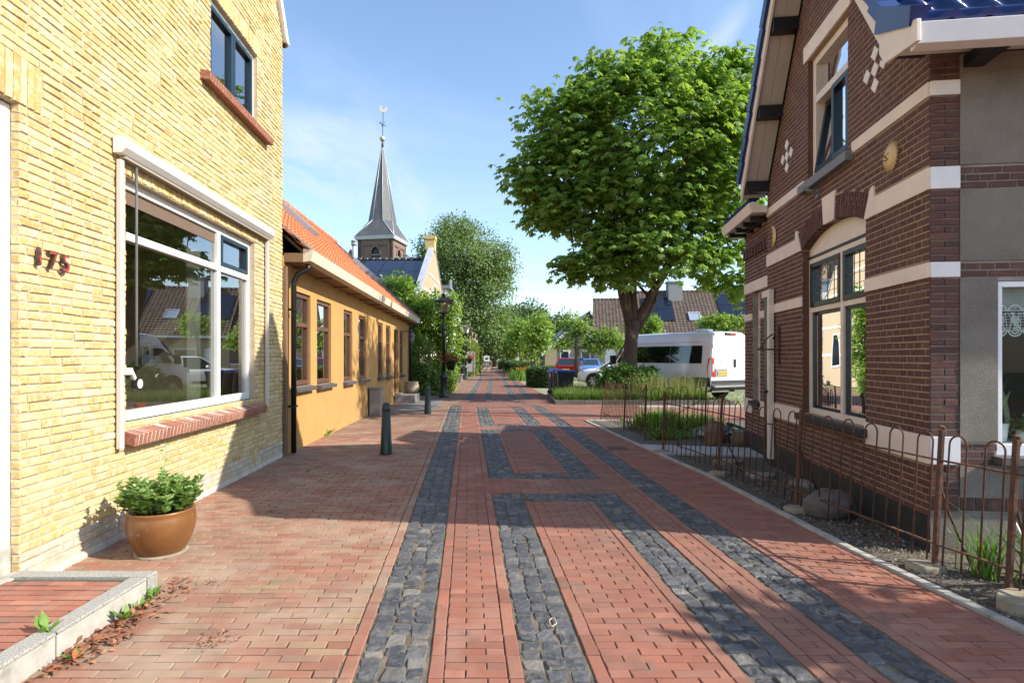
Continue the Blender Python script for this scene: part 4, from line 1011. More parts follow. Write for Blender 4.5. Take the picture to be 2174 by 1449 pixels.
w = MB(); w.fbox(WF2, GU1 + .01, WU1 + .005, -.05, .28, -.006, .02); w.build('tarred_plinth', m_tar, ww)
f = MB(); frame_ring(f, WF2, NW[0] + .003, NW[1] - .003, NW[2], NW[3] - .003, .05, -.16, -.09, .07); f.fbox(WF2, NW[0] + .053, NW[1] - .053, 2.02, 2.07, -.16, -.085); nw = f.build('narrow_window', m_cream, bh, bevel=.003)
p = MB(); pane(p, WF2, NW[0] + .053, NW[1] - .053, NW[2] + .07, 2.02, -.13); pane(p, WF2, NW[0] + .053, NW[1] - .053, 2.07, NW[3] - .053, -.13); p.build('pane', m_glass, nw)
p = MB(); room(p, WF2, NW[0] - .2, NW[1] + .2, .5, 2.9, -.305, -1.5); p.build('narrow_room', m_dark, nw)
f = MB(); f.fbox(WF2, NW[0] - .05, NW[1] + .05, NW[2] - .07, NW[2] - .003, -.1, .06); f.build('sill', m_tar, nw)
f = MB(); f.fbox(RWF, 8.10, 8.20, .10, 2.52, .018, .085); f.fbox(RWF, 8.20, 8.44, 2.42, 2.52, .018, .085); fo = f.build('door_frame', m_cream, bh, bevel=.004)
f = MB(); f.fbox(RWF, 8.20, 8.44, .12, 2.42, .018, .05); dd = f.build('door', m_green, bh); f = MB(); f.lathe([(.012, 0), (.03, .03), (.03, .05), (0, .06)], (0, 0, 0), 10)
f = MB(); kp = RWF.p(8.15, 1.06, .085); f.blob((kp.x - .03, kp.y, kp.z), (.03, .03, .03), 10, 6, 0); f.build('door_knob', m_dark, fo)
# side wall
SX = 7.0; SW = (.49, 1.75, .78, 2.15)
w = MB(); core(w, RSF, [-.05, 2, 3.95], lambda z: (.014, SX), [SW], -.3, -.012); sw = w.build('side_wall', m_bmortar2, bh)
w = MB()
def quoin(z0, z1, k0=0):
    z = z0; k = k0; HB = (z1 - z0) / max(1, round((z1 - z0) / .0585))
    while z + HB <= z1 + .004:
        if k % 2: brick(w, RSF, .002, .210, z, z + HB - .010, .010, .003, .0015, rnd)
        else:
            brick(w, RSF, .002, .101, z, z + HB - .010, .010, .003, .0015, rnd); brick(w, RSF, .110, .210, z, z + HB - .010, .010, .003, .0015, rnd)
        z += HB; k += 1
qb = [(.70, .925), (2.18, 2.306), (2.88, 3.06), (3.62, 3.74)]
for a, b in ((.28, .70), (.925, 2.18), (2.306, 2.88), (3.06, 3.62), (3.74, 3.95)):
    w = MB(); quoin(a + .004, b); w.build('quoin_brickwork', m_bbrick, sw)
w = MB()
lay_bricks(w, RSF, 2.185, 2.185 + 2 * HB, HB, lambda z: (.215, SX), [], LB, proud=.004, ch=.002, jit=.001, bond='cross')
w.build('brick_band', m_bbrick, sw); w = MB(); lay_bricks(w, RSF, 2.885, 2.885 + 3 * HB, HB, lambda z: (.215, SX), [], LB, proud=.004, ch=.002, jit=.001, bond='cross')
w.build('brick_band', m_bbrick, sw); w = MB(); lay_bricks(w, RSF, .70, .70 + 3 * HB, HB, lambda z: (.215, SX), [SW], LB, proud=.004, ch=.002, jit=.001, bond='cross')
w.build('brick_band', m_bbrick, sw); w = MB(); u = .006
while u < 1.6: brick(w, RSF, u, u + .1, .34, .44, .004, .002, .001, rnd); u += .11
w.build('header_course', m_bbrick, sw)
w = MB()
for a, b in qb:
    w = MB(); w.fbox(RSF, .0, .214, a + .003, b - .003, -.006, .016); w.build('white_quoin', m_wband, sw, bevel=.003)
w = MB()
w = MB()
for a, b in ((-.05, .33), (.45, .695), (.885, 2.175), (2.31, 2.875), (3.07, 3.94)):
    for p, q in cut((.218 if a > .4 else .0, SX), [(SW[0], SW[1])] if a < 2.1 and b > .78 else []): w.fbox(RSF, p, q, a, b, -.009, .006)
w.build('pebble_dash', m_pebble, sw)
f = MB(); u0, u1, v0, v1 = SW; frame_ring(f, RSF, u0 + .003, u1, v0, v1 - .003, .045, -.10, -.02, .085); s2 = f.build('side_window', mat('pure white frame', (.82, .83, .86), rough=.3), bh, bevel=.004)
p = MB(); pane(p, RSF, u0 + .048, u1 - .045, v0 + .085, v1 - .048, -.08); p.build('pane', glass('clear glass', a=.45, b=.0), s2)
f = MB(); f.fbox(RSF, u0 - .03, u1 + .03, v0 - .06, v0 - .004, -.05, .10); f.build('sill', m_slate, s2)
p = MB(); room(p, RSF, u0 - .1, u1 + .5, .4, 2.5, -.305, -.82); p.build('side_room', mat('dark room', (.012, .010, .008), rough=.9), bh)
p = MB(); p.fbox(RSF, u0, u1, v0 + .04, v0 + .08, -.45, -.105); p.build('window_board', m_wband, s2)
# lace valance: real holes between threads
m_lace = mat('lace', (.85, .88, .86), rough=.9, tl=.3)
lc = MB(); zt, zb = v1 - .06, v1 - .44; nn = -.13
def lq(a, b, c, d): lc.quad(RSF.p(a, b, nn), RSF.p(c, b, nn), RSF.p(c, d, nn), RSF.p(a, d, nn))
L0 = u0 + .05
for i in range(8):
    x = L0 + i * .11
    for (cz_, rr, th) in ((zt - .24, .034, .010), (zt - .24, .018, .012), (zt - .13, .016, .006), (zt - .33, .02, .006)):
        for k in range(14):
            t0, t1 = 2 * math.pi * k / 14, 2 * math.pi * (k + 1) / 14; pq = lambda t, r: RSF.p(x + .055 + r * math.cos(t), cz_ + r * math.sin(t), nn)
            lc.quad(pq(t0, rr - th), pq(t1, rr - th), pq(t1, rr), pq(t0, rr))
    for k in range(8):                                       # scalloped lower edge
        t0, t1 = math.pi * (1 + k / 8), math.pi * (1 + (k + 1) / 8); pq = lambda t, r: RSF.p(x + .055 + r * math.cos(t), zb + .06 + r * math.sin(t), nn)
        lc.quad(pq(t0, .045), pq(t1, .045), pq(t1, .056), pq(t0, .056)); lc.quad(pq(t0, .030), pq(t1, .030), pq(t1, .036), pq(t0, .036))
        t0, t1 = math.pi * k / 8, math.pi * (k + 1) / 8; pq = lambda t, r: RSF.p(x + .055 + r * math.cos(t), zt - .17 + r * math.sin(t), nn)
        lc.quad(pq(t0, .042), pq(t1, .042), pq(t1, .055), pq(t0, .055))
    for k in range(12):
        a = RSF.p(x + rnd.uniform(0, .11), zt - .18, nn); b = RSF.p(x + rnd.uniform(0, .11), zb + .05, nn); lc.bar(a, b, .004, .002, up=RSF.N)
for z in np.linspace(zb + .05, zt - .17, 8): lc.fbox(RSF, L0, L0 + .9, z, z + .004, nn - .001, nn + .001)
lc.build('lace_valance', m_lace, s2)
lc = MB(); n = 40
for i in range(n):
    x0, x1 = L0 + .9 * i / n, L0 + .9 * (i + 1) / n; d0, d1 = nn - .02 - .012 * math.cos(i * .9), nn - .02 - .012 * math.cos((i + 1) * .9)
    lc.quad(RSF.p(x0, zt - .17, d0), RSF.p(x1, zt - .17, d1), RSF.p(x1, zt + .02, d1), RSF.p(x0, zt + .02, d0))
lc.build('gathered_net', mat('net', (.55, .58, .55), rough=.95, tl=.4), s2)
# roof: slabs, tiles, verge boards, soffit, purlins, gutters
BK = RSF.U                                                    # towards the back of the house
OVH = .35; DEP = 7.6
def RP(u, z, n): return RWF.p(u, z, n)
FT0, APX = (4.44, 3.88), (6.50, 6.97)
sl_ = (APX[1] - FT0[1]) / (APX[0] - FT0[0]); th_ = .16
rd = MB(); zo = th_ * math.hypot(1, sl_)
for s in (1, -1):
    uu = (lambda x: x) if s > 0 else (lambda x: 2 * APX[0] - x)
    pts = [RP(uu(FT0[0]), FT0[1] + .10, OVH - .03), RP(APX[0], APX[1] + .10, OVH - .03), RP(APX[0], APX[1] + zo, OVH - .03), RP(uu(FT0[0]), FT0[1] + zo, OVH - .03)]
    rd.prism(pts if s > 0 else pts[::-1], BK * DEP)
roof = rd.build('roof', m_dark, bh)
bb = MB()
for s in (1, -1):
    uu = (lambda x: x) if s > 0 else (lambda x: 2 * APX[0] - x)
    pts = [RP(uu(FT0[0]), FT0[1], OVH - .028), RP(APX[0], APX[1], OVH - .028), RP(APX[0], APX[1] + .30, OVH - .028), RP(uu(FT0[0]), FT0[1] + .30, OVH - .028)]
    bb.prism(pts if s > 0 else pts[::-1], RWF.N * .03)
bb.build('verge_board', m_cream, roof, bevel=.004)
sf = MB()
for s in (1, -1):
    uu = (lambda x: x) if s > 0 else (lambda x: 2 * APX[0] - x)
    for a0, a1 in ((-.003, .16), (.164, OVH - .03)):
        pts = [RP(uu(FT0[0]), FT0[1] + .07, a0), RP(APX[0], APX[1] + .07, a0), RP(APX[0], APX[1] + .098, a0), RP(uu(FT0[0]), FT0[1] + .098, a0)]
        sf.prism(pts if s > 0 else pts[::-1], RWF.N * (a1 - a0))
sf.build('soffit', m_soff, roof)
for s in (1, -1):
    uu = (lambda x: x) if s > 0 else (lambda x: 2 * APX[0] - x)
    for t in (.06, .34, .62):
        pu = MB()
        a = FT0[0] + (APX[0] - FT0[0]) * t; z = FT0[1] + (APX[1] - FT0[1]) * t + .02
        pu.hexa([RP(uu(a) - .07, z - .10, -.0), RP(uu(a) + .07, z - .10, -.0), RP(uu(a) + .07, z + .06, -.0), RP(uu(a) - .07, z + .06, -.0), RP(uu(a) - .07, z - .10, OVH - .04), RP(uu(a) + .07, z - .10, OVH - .04), RP(uu(a) + .07, z + .06, OVH - .04), RP(uu(a) - .07, z + .06, OVH - .04)])
        pu.build('purlin_end', m_dark, roof)
tl2 = MB()
upv = RP(APX[0], APX[1], 0) - RP(FT0[0], FT0[1], 0); nr = upv.cross(BK).normalized(); nr = nr if nr.z > 0 else -nr
pantiles(tl2, RP(FT0[0] - .0, FT0[1] + zo + .0, OVH - .01), BK, upv, nr, DEP, upv.length, .245, .34, .055, .04, 8)
upv2 = RP(APX[0], APX[1], 0) - RP(2 * APX[0] - FT0[0], FT0[1], 0); nr2 = upv2.cross(BK).normalized(); nr2 = nr2 if nr2.z > 0 else -nr2
pantiles(tl2, RP(2 * APX[0] - FT0[0], FT0[1] + zo, OVH - .01), BK, upv2, nr2, DEP, upv2.length, .245, .34, .055, .04, 6)
# flared foot above the side gutter
fa, fb = RP(4.10, 3.955, OVH - .0), RP(FT0[0] + .04, FT0[1] + zo + .05, OVH - .0)
pantiles(tl2, fa, BK, fb - fa, (fb - fa).cross(BK) * (1 if (fb - fa).cross(BK).z > 0 else -1), DEP, (fb - fa).length, .245, .40, .055, .04, 8)
for s in (1, -1):                                             # rake tiles turned down over the verge
    uu = (lambda x: x) if s > 0 else (lambda x: 2 * APX[0] - x); nn_ = nr if s > 0 else nr2; uv = (upv if s > 0 else upv2)
    L_ = uv.length; k = 0; d = uv.normalized()
    while k * .34 < L_ - .1:
        b = RP(uu(FT0[0]), FT0[1] + zo, OVH) + d * (k * .34) + nn_ * .06; e = b + d * .335; lift = nn_ * .035
        o = RWF.N * .045
        tl2.hexa([b - nn_ * .12 + o + lift, b + lift + o * 1.2, b + lift - o * 2, b - nn_ * .12 + lift - o * .3, e - nn_ * .12 + o, e + o * 1.2, e - o * 2, e - nn_ * .12 - o * .3], rnd.random()); k += 1
b = RP(4.06, 3.97, OVH); e = RP(FT0[0] + .06, FT0[1] + zo + .09, OVH); o = RWF.N * .045; d2 = (e - b).normalized(); n2 = d2.cross(BK); n2 = n2 if n2.z > 0 else -n2
tl2.hexa([b - n2 * .03 + o, b + n2 * .10 + o * 1.6, b + n2 * .10 - o * 2, b - n2 * .03 - o * .3, e - n2 * .12 + o, e + n2 * .08 + o * 1.6, e + n2 * .08 - o * 2, e - n2 * .12 - o * .3], .4)
tl2.build('roof_tiles', m_btile, roof)
gt = MB()
def gsect(n): return [RP(4.14, 3.79, n), RP(4.04, 3.80, n), RP(4.01, 3.94, n), RP(4.06, 3.955, n), RP(4.14, 3.90, n)]
gt.prism(gsect(OVH), BK * DEP); gut = gt.build('side_gutter', mat('white gutter', (.80, .80, .82), (.70, .70, .72), scale=3, rough=.4), roof, bevel=.004)
gt = MB(); gt.prism([RP(4.145, 3.925, OVH - .02), RP(4.52, 3.955, OVH - .02), RP(4.52, 3.98, OVH - .02), RP(4.145, 3.95, OVH - .02)], BK * DEP); gt.build('side_soffit', mat('white soffit', (.74, .74, .72), rough=.5), roof)
gt = MB(); gt.prism([RP(4.005, 3.80, OVH), RP(4.44, 3.86, OVH), RP(4.52, 3.98, OVH), RP(4.52, 4.26, OVH), RP(4.40, 4.20, OVH), RP(4.20, 4.03, OVH), RP(4.005, 3.96, OVH)], RWF.N * .03); gt.build('box_end', m_cream, roof, bevel=.004)
pu = MB(); pu.prism([RP(4.16, 3.83, -.24), RP(4.515, 3.83, -.24), RP(4.515, 3.92, -.24), RP(4.16, 3.92, -.24)], BK * .14); pu.build('purlin_end', m_dark, roof)
# wing roof, its gutter and an unseen rear extension added to lengthen the house shadow
wr = MB(); e = [WF2.p(GU1 + .12, 3.80, .30), WF2.p(WU1 + .12, 3.80, .30)]; rdg = BK * 3.0 + Vector((0, 0, 2.7))
wr.hexa([e[0], e[1], e[1] + rdg, e[0] + rdg, e[0] + Vector((0, 0, .14)), e[1] + Vector((0, 0, .14)), e[1] + rdg + Vector((0, 0, .14)), e[0] + rdg + Vector((0, 0, .14))])
wroof = wr.build('wing_roof', m_btile, bh)
gt = MB(); gt.prism([WF2.p(GU1 - .10, 3.68, .10), WF2.p(GU1 - .10, 3.68, .32), WF2.p(GU1 - .10, 3.82, .36), WF2.p(GU1 - .10, 3.84, .30), WF2.p(GU1 - .10, 3.76, .10)], RWF.U * (WU1 + .14 - GU1 + .10)); gt.build('wing_gutter', m_cream, wroof)
gt = MB(); gt.fbox(WF2, GU1 - .05, WU1 + .1, 3.70, 3.74, .0, .10)
gt.build('wall_plate', m_dark, wroof)
for i in range(4): gt = MB(); gt.fbox(WF2, GU1 + .1 + i * .4, GU1 + .2 + i * .4, 3.60, 3.678, .0, .28); gt.build('rafter_end', m_dark, wroof)
ew = MB(); ew.prism([WF2.p(WU1 - .003, -.05, -.3), WF2.p(WU1 - .003, 3.7, -.3), WF2.p(WU1 - .003, 6.3, -2.6), WF2.p(WU1 - .003, 6.3, -3.2), WF2.p(WU1 - .003, -.05, -3.2)], RWF.U * -.25); ew.build('end_wall', m_bmortar2, bh)
ex = MB(); c = Vector((4.75, 9.8, 0)); d1 = RWF.U.normalized(); 
q = [c, c + d1 * 1.45, c + d1 * 1.45 + BK * 5, c + BK * 5]; ex.hexa([p + Vector((0, 0, -.05)) for p in q] + [p + Vector((0, 0, 3.6)) for p in q])
ex.prism([q[0] + Vector((0, 0, 3.6)), q[0] + BK * 2.4 + Vector((0, 0, 5.6)), q[3] + Vector((0, 0, 3.6))], d1 * 1.45); ex.build('unseen_extension', m_bbrick, bh)
# plants and pots on the window boards
def pot_on(F, u, v, n, r, h, lab, hue, kind='leafy'):
    p = F.p(u, v, n); t = thing('potted_plant', lab, 'potted plant', tuple(p))
    q = MB(); q.lathe([(r * .72, 0), (r * .78, .004), (r, h), (r * .94, h), (r * .86, h * .8), (0, h * .8)], p, 16); q.build('pot', m_pot, t)
    if kind == 'sword':
        q = MB()
        for i in range(9):
            a = rnd.uniform(0, 6.28); tl = rnd.uniform(.25, .5); b0 = Vector((p.x + rnd.uniform(-.05, .05), p.y + rnd.uniform(-.05, .05), p.z + h * .8)); lean = Vector((math.cos(a), math.sin(a), 0)) * rnd.uniform(.02, .14)
            sd_ = Vector((math.sin(a), -math.cos(a), 0)); pr = None
            for j in range(6):
                s = j / 5; c = b0 + lean * s * s + Vector((0, 0, tl * s)); wd = .026 * (1 - s ** 3) + .002; cur = (c - sd_ * wd, c + sd_ * wd)
                if pr: q.quad(pr[0], pr[1], cur[1], cur[0], r=rnd.random())
                pr = cur
        q.build('leaves', mat('sword leaf', ramp=[(.10, .16, .08), (.20, .26, .13), (.14, .2, .1), (.3, .33, .16)], rough=.4, tl=.15), t)
    else:
        c = np.array([[p.x, p.y, p.z + h * 1.2]]) + NP.normal(size=(40, 3)) * np.array([r, r, h * .4]); v, f, rr = leaf_cloud(c, rdirs(40, NP), 5, r * .3, r * .9, NP)
        raw_mesh('leaves', v, f, rr, mat('house plant ' + hue, ramp={'green': [(.05, .12, .02), (.12, .2, .05), (.2, .26, .08)], 'pink': [(.05, .12, .03), (.45, .06, .12), (.1, .16, .05), (.5, .1, .18)]}[hue], rough=.5, tl=.2), t, org=tuple(p))
pot_on(RSF, .66, .862, -.24, .065, .15, 'sword-leaved plant in a white pot in the side window', 'green', 'sword')
pot_on(RSF, .86, .862, -.26, .06, .10, 'low bushy green plant beside the sword-leaved plant in the side window', 'green')
pot_on(RWF, 6.02, .897, -.30, .07, .13, 'pink-leaved plant in a white pot behind the arched window', 'pink')
pot_on(RWF, 5.74, .897, -.32, .07, .14, 'green plant in a white pot at the near end of the arched window', 'green')
pot_on(RWF, 6.70, .897, -.30, .06, .11, 'small green plant in a white pot behind the far pane of the arched window', 'green')
# ================================================================ iron hoop fence, gate, stones
def post_parts(t, x, y, hgt=1.02, lean=(.05, 0), curl=True):
    q = MB(); b = Vector((x, y, .0)); e = b + Vector((lean[0], lean[1], hgt))
    q.bar(b, e, .036, .026)
    if curl: q.tube([e + Vector((0, 0, -.06)), e + Vector((.022, 0, -.02)), e + Vector((.012, 0, .02)), e + Vector((-.02, 0, .025))], .014, 8)
    return q.build('post', m_rust, t, bevel=.003)
def hoop_panel(t, a, b, lean=(.05, 0), n=None, z0=.05, zl=.19, zu=.80, zt=.985, lean2=None, rail=True, pitch=.277):
    a = Vector((a[0], a[1], 0)); b = Vector((b[0], b[1], 0)); L = (b - a).length; d = (b - a) / L; n = n or max(1, int(round(L / pitch))); p = L / n
    lean2 = lean2 or lean
    def at(s, z):
        k = s / L; lx = lean[0] + (lean2[0] - lean[0]) * k; ly = lean[1] + (lean2[1] - lean[1]) * k; return a + d * s + Vector((lx * z, ly * z, z))
    for i in range(n):
        s0, s1 = (i + .25) * p, (i + .75) * p; r = (s1 - s0) / 2; jz = rnd.uniform(-.008, .008); js = rnd.uniform(-.006, .006)
        pts = [at(s0 + js, z0), at(s0, zt - r + jz)] + [at((s0 + s1) / 2 - r * math.cos(q), zt - r + jz + r * math.sin(q)) for q in np.linspace(.3, math.pi - .3, 7)] + [at(s1, zt - r + jz), at(s1 - js, z0 + rnd.uniform(-.02, .03))]
        q = MB(); q.tube(pts, .0066, 7, rnd.random()); q.build('hoop', m_rust, t)
    if rail:
        for z in (zl, zu):
            q = MB(); m = max(3, int(L / .25)); 
            for i in range(m): q.bar(at(L * i / m, z), at(L * (i + 1) / m, z + rnd.uniform(-.003, .003)), .022, .012)
            q.build('rail', m_rust, t)
    return at
FPTS = [(2.455, 9.27), (2.745, 7.58), (2.90, 5.81), (3.08, 4.15), (3.19, 3.66), (3.34, 2.6), (3.45, 1.6)]
fn = thing('garden_fence', 'rusty hooped iron fence along the pale kerb in front of the brown brick house', 'fence', (2.9, 5.8, 0))
for i, (x, y) in enumerate(FPTS): post_parts(fn, x, y, 1.02 if i else .96, (.055, 0) if i else (.03, .0))
for i, (a, b) in enumerate(zip(FPTS, FPTS[1:])): hoop_panel(fn, a, b, (.055, 0), n={0: 6, 1: 6, 2: 6, 3: 2}.get(i))
for (x, y), k in zip(FPTS[:5], range(5)):
    q = MB(); nx = FPTS[k + 1]; dx, dy = nx[0] - x, nx[1] - y; l = math.hypot(dx, dy); s = .34
    q.tube([(x + .04, y, .62), (x + .14 + dx / l * .02, y + .05, .4), (x + .36, y + .12, .0)], .009, 6); q.build('stay', m_rust, fn)
gt_ = thing('garden_gate', 'rusty hooped iron gate with a diagonal brace, standing open into the garden', 'gate', (2.48, 10.6, 0))
at = hoop_panel(gt_, (2.50, 10.6), (3.80, 11.25), (.02, 0), n=4, z0=.12, zl=.16, zu=.74, zt=.98)
post_parts(gt_, 2.48, 10.6, 1.04, (.02, 0), False); post_parts(gt_, 3.82, 11.26, .98, (.02, 0), False)
q = MB(); q.bar(at(.02, .17), at(1.42, .74), .014, .01); q.build('brace', m_rust, gt_)
pn = thing('leaning_fence_panel', 'narrow rusty fence panels of thin hooped bars leaning at the far corner of the garden', 'fence panel', (2.3, 12.6, 0))
hoop_panel(pn, (2.19, 13.9), (2.40, 12.2), (.13, .0), n=8, zt=.97, lean2=(.04, 0), pitch=.21); hoop_panel(pn, (2.40, 12.2), (2.48, 10.68), (.04, 0), n=7, zt=.97)
post_parts(pn, 2.17, 13.97, .98, (.14, 0), False); post_parts(pn, 2.40, 12.2, .99, (.04, 0), False)
def rock(name, lab, c, r, material, jit=.16, n=10, m=7, rz=0., cat='stone', group=None, flat=False):
    q = MB()
    if flat:
        k = 9; an = [2 * math.pi * i / k + rnd.uniform(-.2, .2) for i in range(k)]; rr = [rnd.uniform(.82, 1.08) for _ in range(k)]
        bot = [(c[0] + r[0] * a_ * math.cos(t + rz), c[1] + r[1] * a_ * math.sin(t + rz), c[2] - .02) for t, a_ in zip(an, rr)]
        q.prism(bot[::1], (0, 0, r[2] + .02)); o = q.build(name, material, bevel=.012)
    else:
        q.blob((c[0], c[1], c[2] + r[2] * .75), r, n, m, jit, smooth=False); o = q.build(name, material, bevel=.01)
    return tag(o, lab, cat, group)
m_rockb = mat('brown boulder', (.24, .15, .095), (.14, .10, .075), scale=6, rough=.9, bump=.7, bscale=30)
m_rockg = mat('grey boulder', (.16, .13, .12), (.09, .078, .07), scale=6, rough=.9, bump=.7, bscale=30)
m_flag = mat('garden flagstone', (.27, .26, .23), (.17, .16, .14), scale=8, rough=.9, bump=.6, bscale=60)
m_sand2 = mat('sandstone', (.33, .28, .20), (.22, .19, .14), scale=9, rough=.9, bump=.7, bscale=60)
rock('boulder', 'tall brown boulder standing beside the hosta in the garden', (3.56, 10.05, 0), (.17, .15, .25), m_rockb, .10)
rock('boulder', 'low split brown stone at the foot of the hosta', (4.0, 9.98, 0), (.18, .14, .13), m_rockb, .14)
rock('boulder', 'dark grey stone half hidden under the hosta leaves', (3.85, 10.5, 0), (.28, .22, .17), m_rockg, .12)
rock('boulder', 'large mauve-grey boulder against the tarred plinth', (3.10, 5.55, 0), (.26, .20, .15), m_rockg, .10)
for i, (px, py, w, lab) in enumerate(((1545, 984, .22, 'grey flagstone lying nearest to the garden path'), (1615, 1013, .22, 'grey flagstone between the path and the mauve boulder'), (1725, 1030, .26, 'thick grey flagstone against the mauve boulder'))):
    p = G(px, py); rock('flagstone', lab, (p.x, p.y, .01), (w, w * .75, .045), m_flag, flat=True, cat='flagstone', group='flagstones in the garden bed')
for (x, y), lab in zip(((2.42, 9.2), (2.72, 7.48), (2.88, 5.72), (3.02, 4.15), (3.19, 3.48)), ('under the fence post beside the garden path', 'under the second fence post from the path', 'under the third fence post from the path', 'under the fence post at the house corner', 'large and rough under the nearest fence post')):
    rock('footing_stone', 'pale sandstone block ' + lab, (x, y, .0), (.15 if x < 3.1 else .2, .11 if x < 3.1 else .16, .05 if x < 3.1 else .08), m_sand2, flat=True, cat='stone', group='stones under the fence posts')
rock('footing_stone', 'flat round stone on the soil in front of the nearest fence post', (3.13, 3.22, .0), (.17, .12, .03), m_sand2, flat=True, cat='stone', group='stones under the fence posts')
# drain grate sunk in the road
q = MB(); p = G(1310, 951); q.box((p.x - .16, p.y - .16, -.05), (p.x + .16, p.y + .16, .003))
dg_ = tag(q.build('drain_cover', mat('cast iron', (.05, .045, .042), (.09, .06, .045), scale=20, rough=.8, bump=.4, bscale=60)), 'square cast iron drain cover in the brick road', 'drain cover')
# ---------------------------------------------------------------- bollards, cabinet, step, lamps
m_boll = mat('bollard green', (.012, .028, .025), (.02, .035, .03), scale=8, rough=.35)
def bollard(lab, x, y, h=.83):
    t = thing('bollard', lab, 'bollard', (x, y, 0), 'green bollards on the footpath')
    q = MB(); q.lathe([(.098, -.02), (.098, .02), (.094, .05), (.066, h - .13)], (x, y, 0), 20); q.build('shaft', m_boll, t)
    q = MB(); q.lathe([(.066, h - .13), (.068, h - .125), (.068, h - .085), (.063, h - .08), (.058, h - .045), (.04, h - .012), (0, h)], (x, y, 0), 20); q.build('cap', m_boll, t)
bollard('nearest dark green tapered bollard, standing on the footpath by the yellow house', -2.02, 9.13)
bollard('second dark green tapered bollard, near the utility cabinet', -2.31, 15.6, .79)
m_cab = mat('grey cabinet', (.27, .255, .235), (.22, .21, .195), scale=5, rough=.5)
uc = thing('utility_cabinet', 'grey metal utility cabinet against the orange wall', 'cabinet', (-3.62, 15.3, 0))
q = MB(); q.fbox(OW, 15.15, 15.62, 0, .70, .04, .30); q.build('body', m_cab, uc, bevel=.01)
q = MB(); q.fbox(OW, 15.12, 15.65, .703, .745, .02, .33); q.build('lid', m_cab, uc, bevel=.01)
q = MB(); q.fbox(OW, 15.18, 15.59, .06, .68, .302, .312); q.fbox(OW, 15.5, 15.53, .4, .46, .312, .325); q.build('door', m_cab, uc, bevel=.004)
m_step = mat('blue stone', (.13, .125, .12), (.22, .21, .19), scale=6, rough=.85, bump=.5, bscale=50)
q = MB(); q.fbox(OW, 19.2, 20.6, -.01, .27, .03, .72); q.fbox(OW, 19.5, 20.4, .272, .30, .0, .2)
tag(q.build('stone_step', m_step, bevel=.015), 'blue stone doorstep block below the oxblood door', 'step')
q = MB(); 
for i in range(4): q.fbox(OW, 16.3 + i * 1.1, 17.38 + i * 1.1, -.02, .006, .75 if i > 2 else .4, 1.6)
tag(q.build('flagstone_paving', m_step, bevel=.004), kind='structure')
t = thing('planter', 'round beige stone planter standing on the blue stone step', 'planter', tuple(OW.p(20.35, .27, .45)))
q = MB(); q.lathe([(.17, 0), (.24, .08), (.27, .2), (.24, .33), (.22, .36), (.25, .40), (.23, .41), (.2, .37), (0, .36)], OW.p(20.35, .272, .45), 22); q.build('pot', mat('beige stone', (.36, .28, .21), (.28, .22, .17), scale=10, rough=.9, bump=.3), t)
# street lamps
m_lampg = mat('lamp green', (.010, .022, .018), (.018, .03, .025), scale=10, rough=.35)
m_copper = mat('lamp copper', (.10, .06, .055), (.07, .045, .045), scale=8, rough=.5)
m_lglass = glass('lamp glass', tint=(.95, .97, .95), a=1.2, b=.05)
def make_lamp():
    t = thing('street_lamp', '', 'street lamp', (0, 0, 0), 'old street lamps along the footpath')
    q = MB(); q.lathe([(.19, 0), (.19, .06), (.15, .09), (.125, .14), (.12, .72), (.15, .76), (.16, .80), (.13, .86), (.085, .95), (.075, 1.0)], (0, 0, 0), 16); q.build('base', m_lampg, t)
    q = MB(); q.lathe([(.07, 1.0), (.06, 2.35), (.085, 2.38), (.085, 2.43), (.06, 2.46), (.058, 2.6), (.08, 2.63), (.08, 2.68), (.05, 2.72), (.042, 3.1), (.07, 3.13), (.05, 3.2)], (0, 0, 0), 14); q.build('pole', m_lampg, t)
    q = MB(); c = math.pi / 4; b, a = .155 * 1.414, .27 * 1.414; z0, z1 = 3.26, 3.70
    for k in range(4):
        an = c + k * math.pi / 2; q.bar((b * math.cos(an), b * math.sin(an), z0), (a * math.cos(an), a * math.sin(an), z1), .02, .02)
    for r_, z in ((.155, z0), (.27, z1)):
        for x0, y0, x1, y1 in ((-r_, -r_, r_, -r_), (r_, -r_, r_, r_), (r_, r_, -r_, r_), (-r_, r_, -r_, -r_)): q.bar((x0, y0, z), (x1, y1, z), .024, .024)
    q.lathe([(.05, 3.2), (.10, 3.22), (.2, 3.25), (.2, 3.262), (0, 3.265)], (0, 0, 0), 12); lf_ = q.build('lantern_frame', m_lampg, t)
    q = MB()
    for k in range(4):
        a0, a1 = c + k * math.pi / 2, c + (k + 1) * math.pi / 2; b_, a_ = b * .97, a * .97
        q.quad((b_ * math.cos(a0), b_ * math.sin(a0), z0), (b_ * math.cos(a1), b_ * math.sin(a1), z0), (a_ * math.cos(a1), a_ * math.sin(a1), z1), (a_ * math.cos(a0), a_ * math.sin(a0), z1))
    q.build('glass', m_lglass, lf_)
    q = MB(); q.lathe([(.045, 3.266), (.05, 3.36), (.02, 3.37), (.03, 3.5), (0, 3.54)], (0, 0, 0), 10); q.build('burner', m_copper, lf_)
    q = MB(); q.lathe([(.31 * 1.414, 3.705), (.31 * 1.414, 3.72), (.13 * 1.414, 3.86), (.10 * 1.414, 3.865)], (0, 0, 0), 4, smooth=False, ph=c); q.lathe([(.09, 3.86), (.075, 3.95), (.10, 3.955), (.10, 3.97), (.03, 3.985), (.02, 4.02), (0, 4.05)], (0, 0, 0), 10); q.build('roof', m_copper, t)
    return t
LP = [(-2.64, 22.0, 'nearest green street lamp with a copper roofed lantern, in front of the climbing lime'), (-3.33, 40.7, 'second street lamp, beside the green railing of the white house'), (-3.75, 66.0, 'farthest street lamp, its lantern peeping over the tall hedge')]
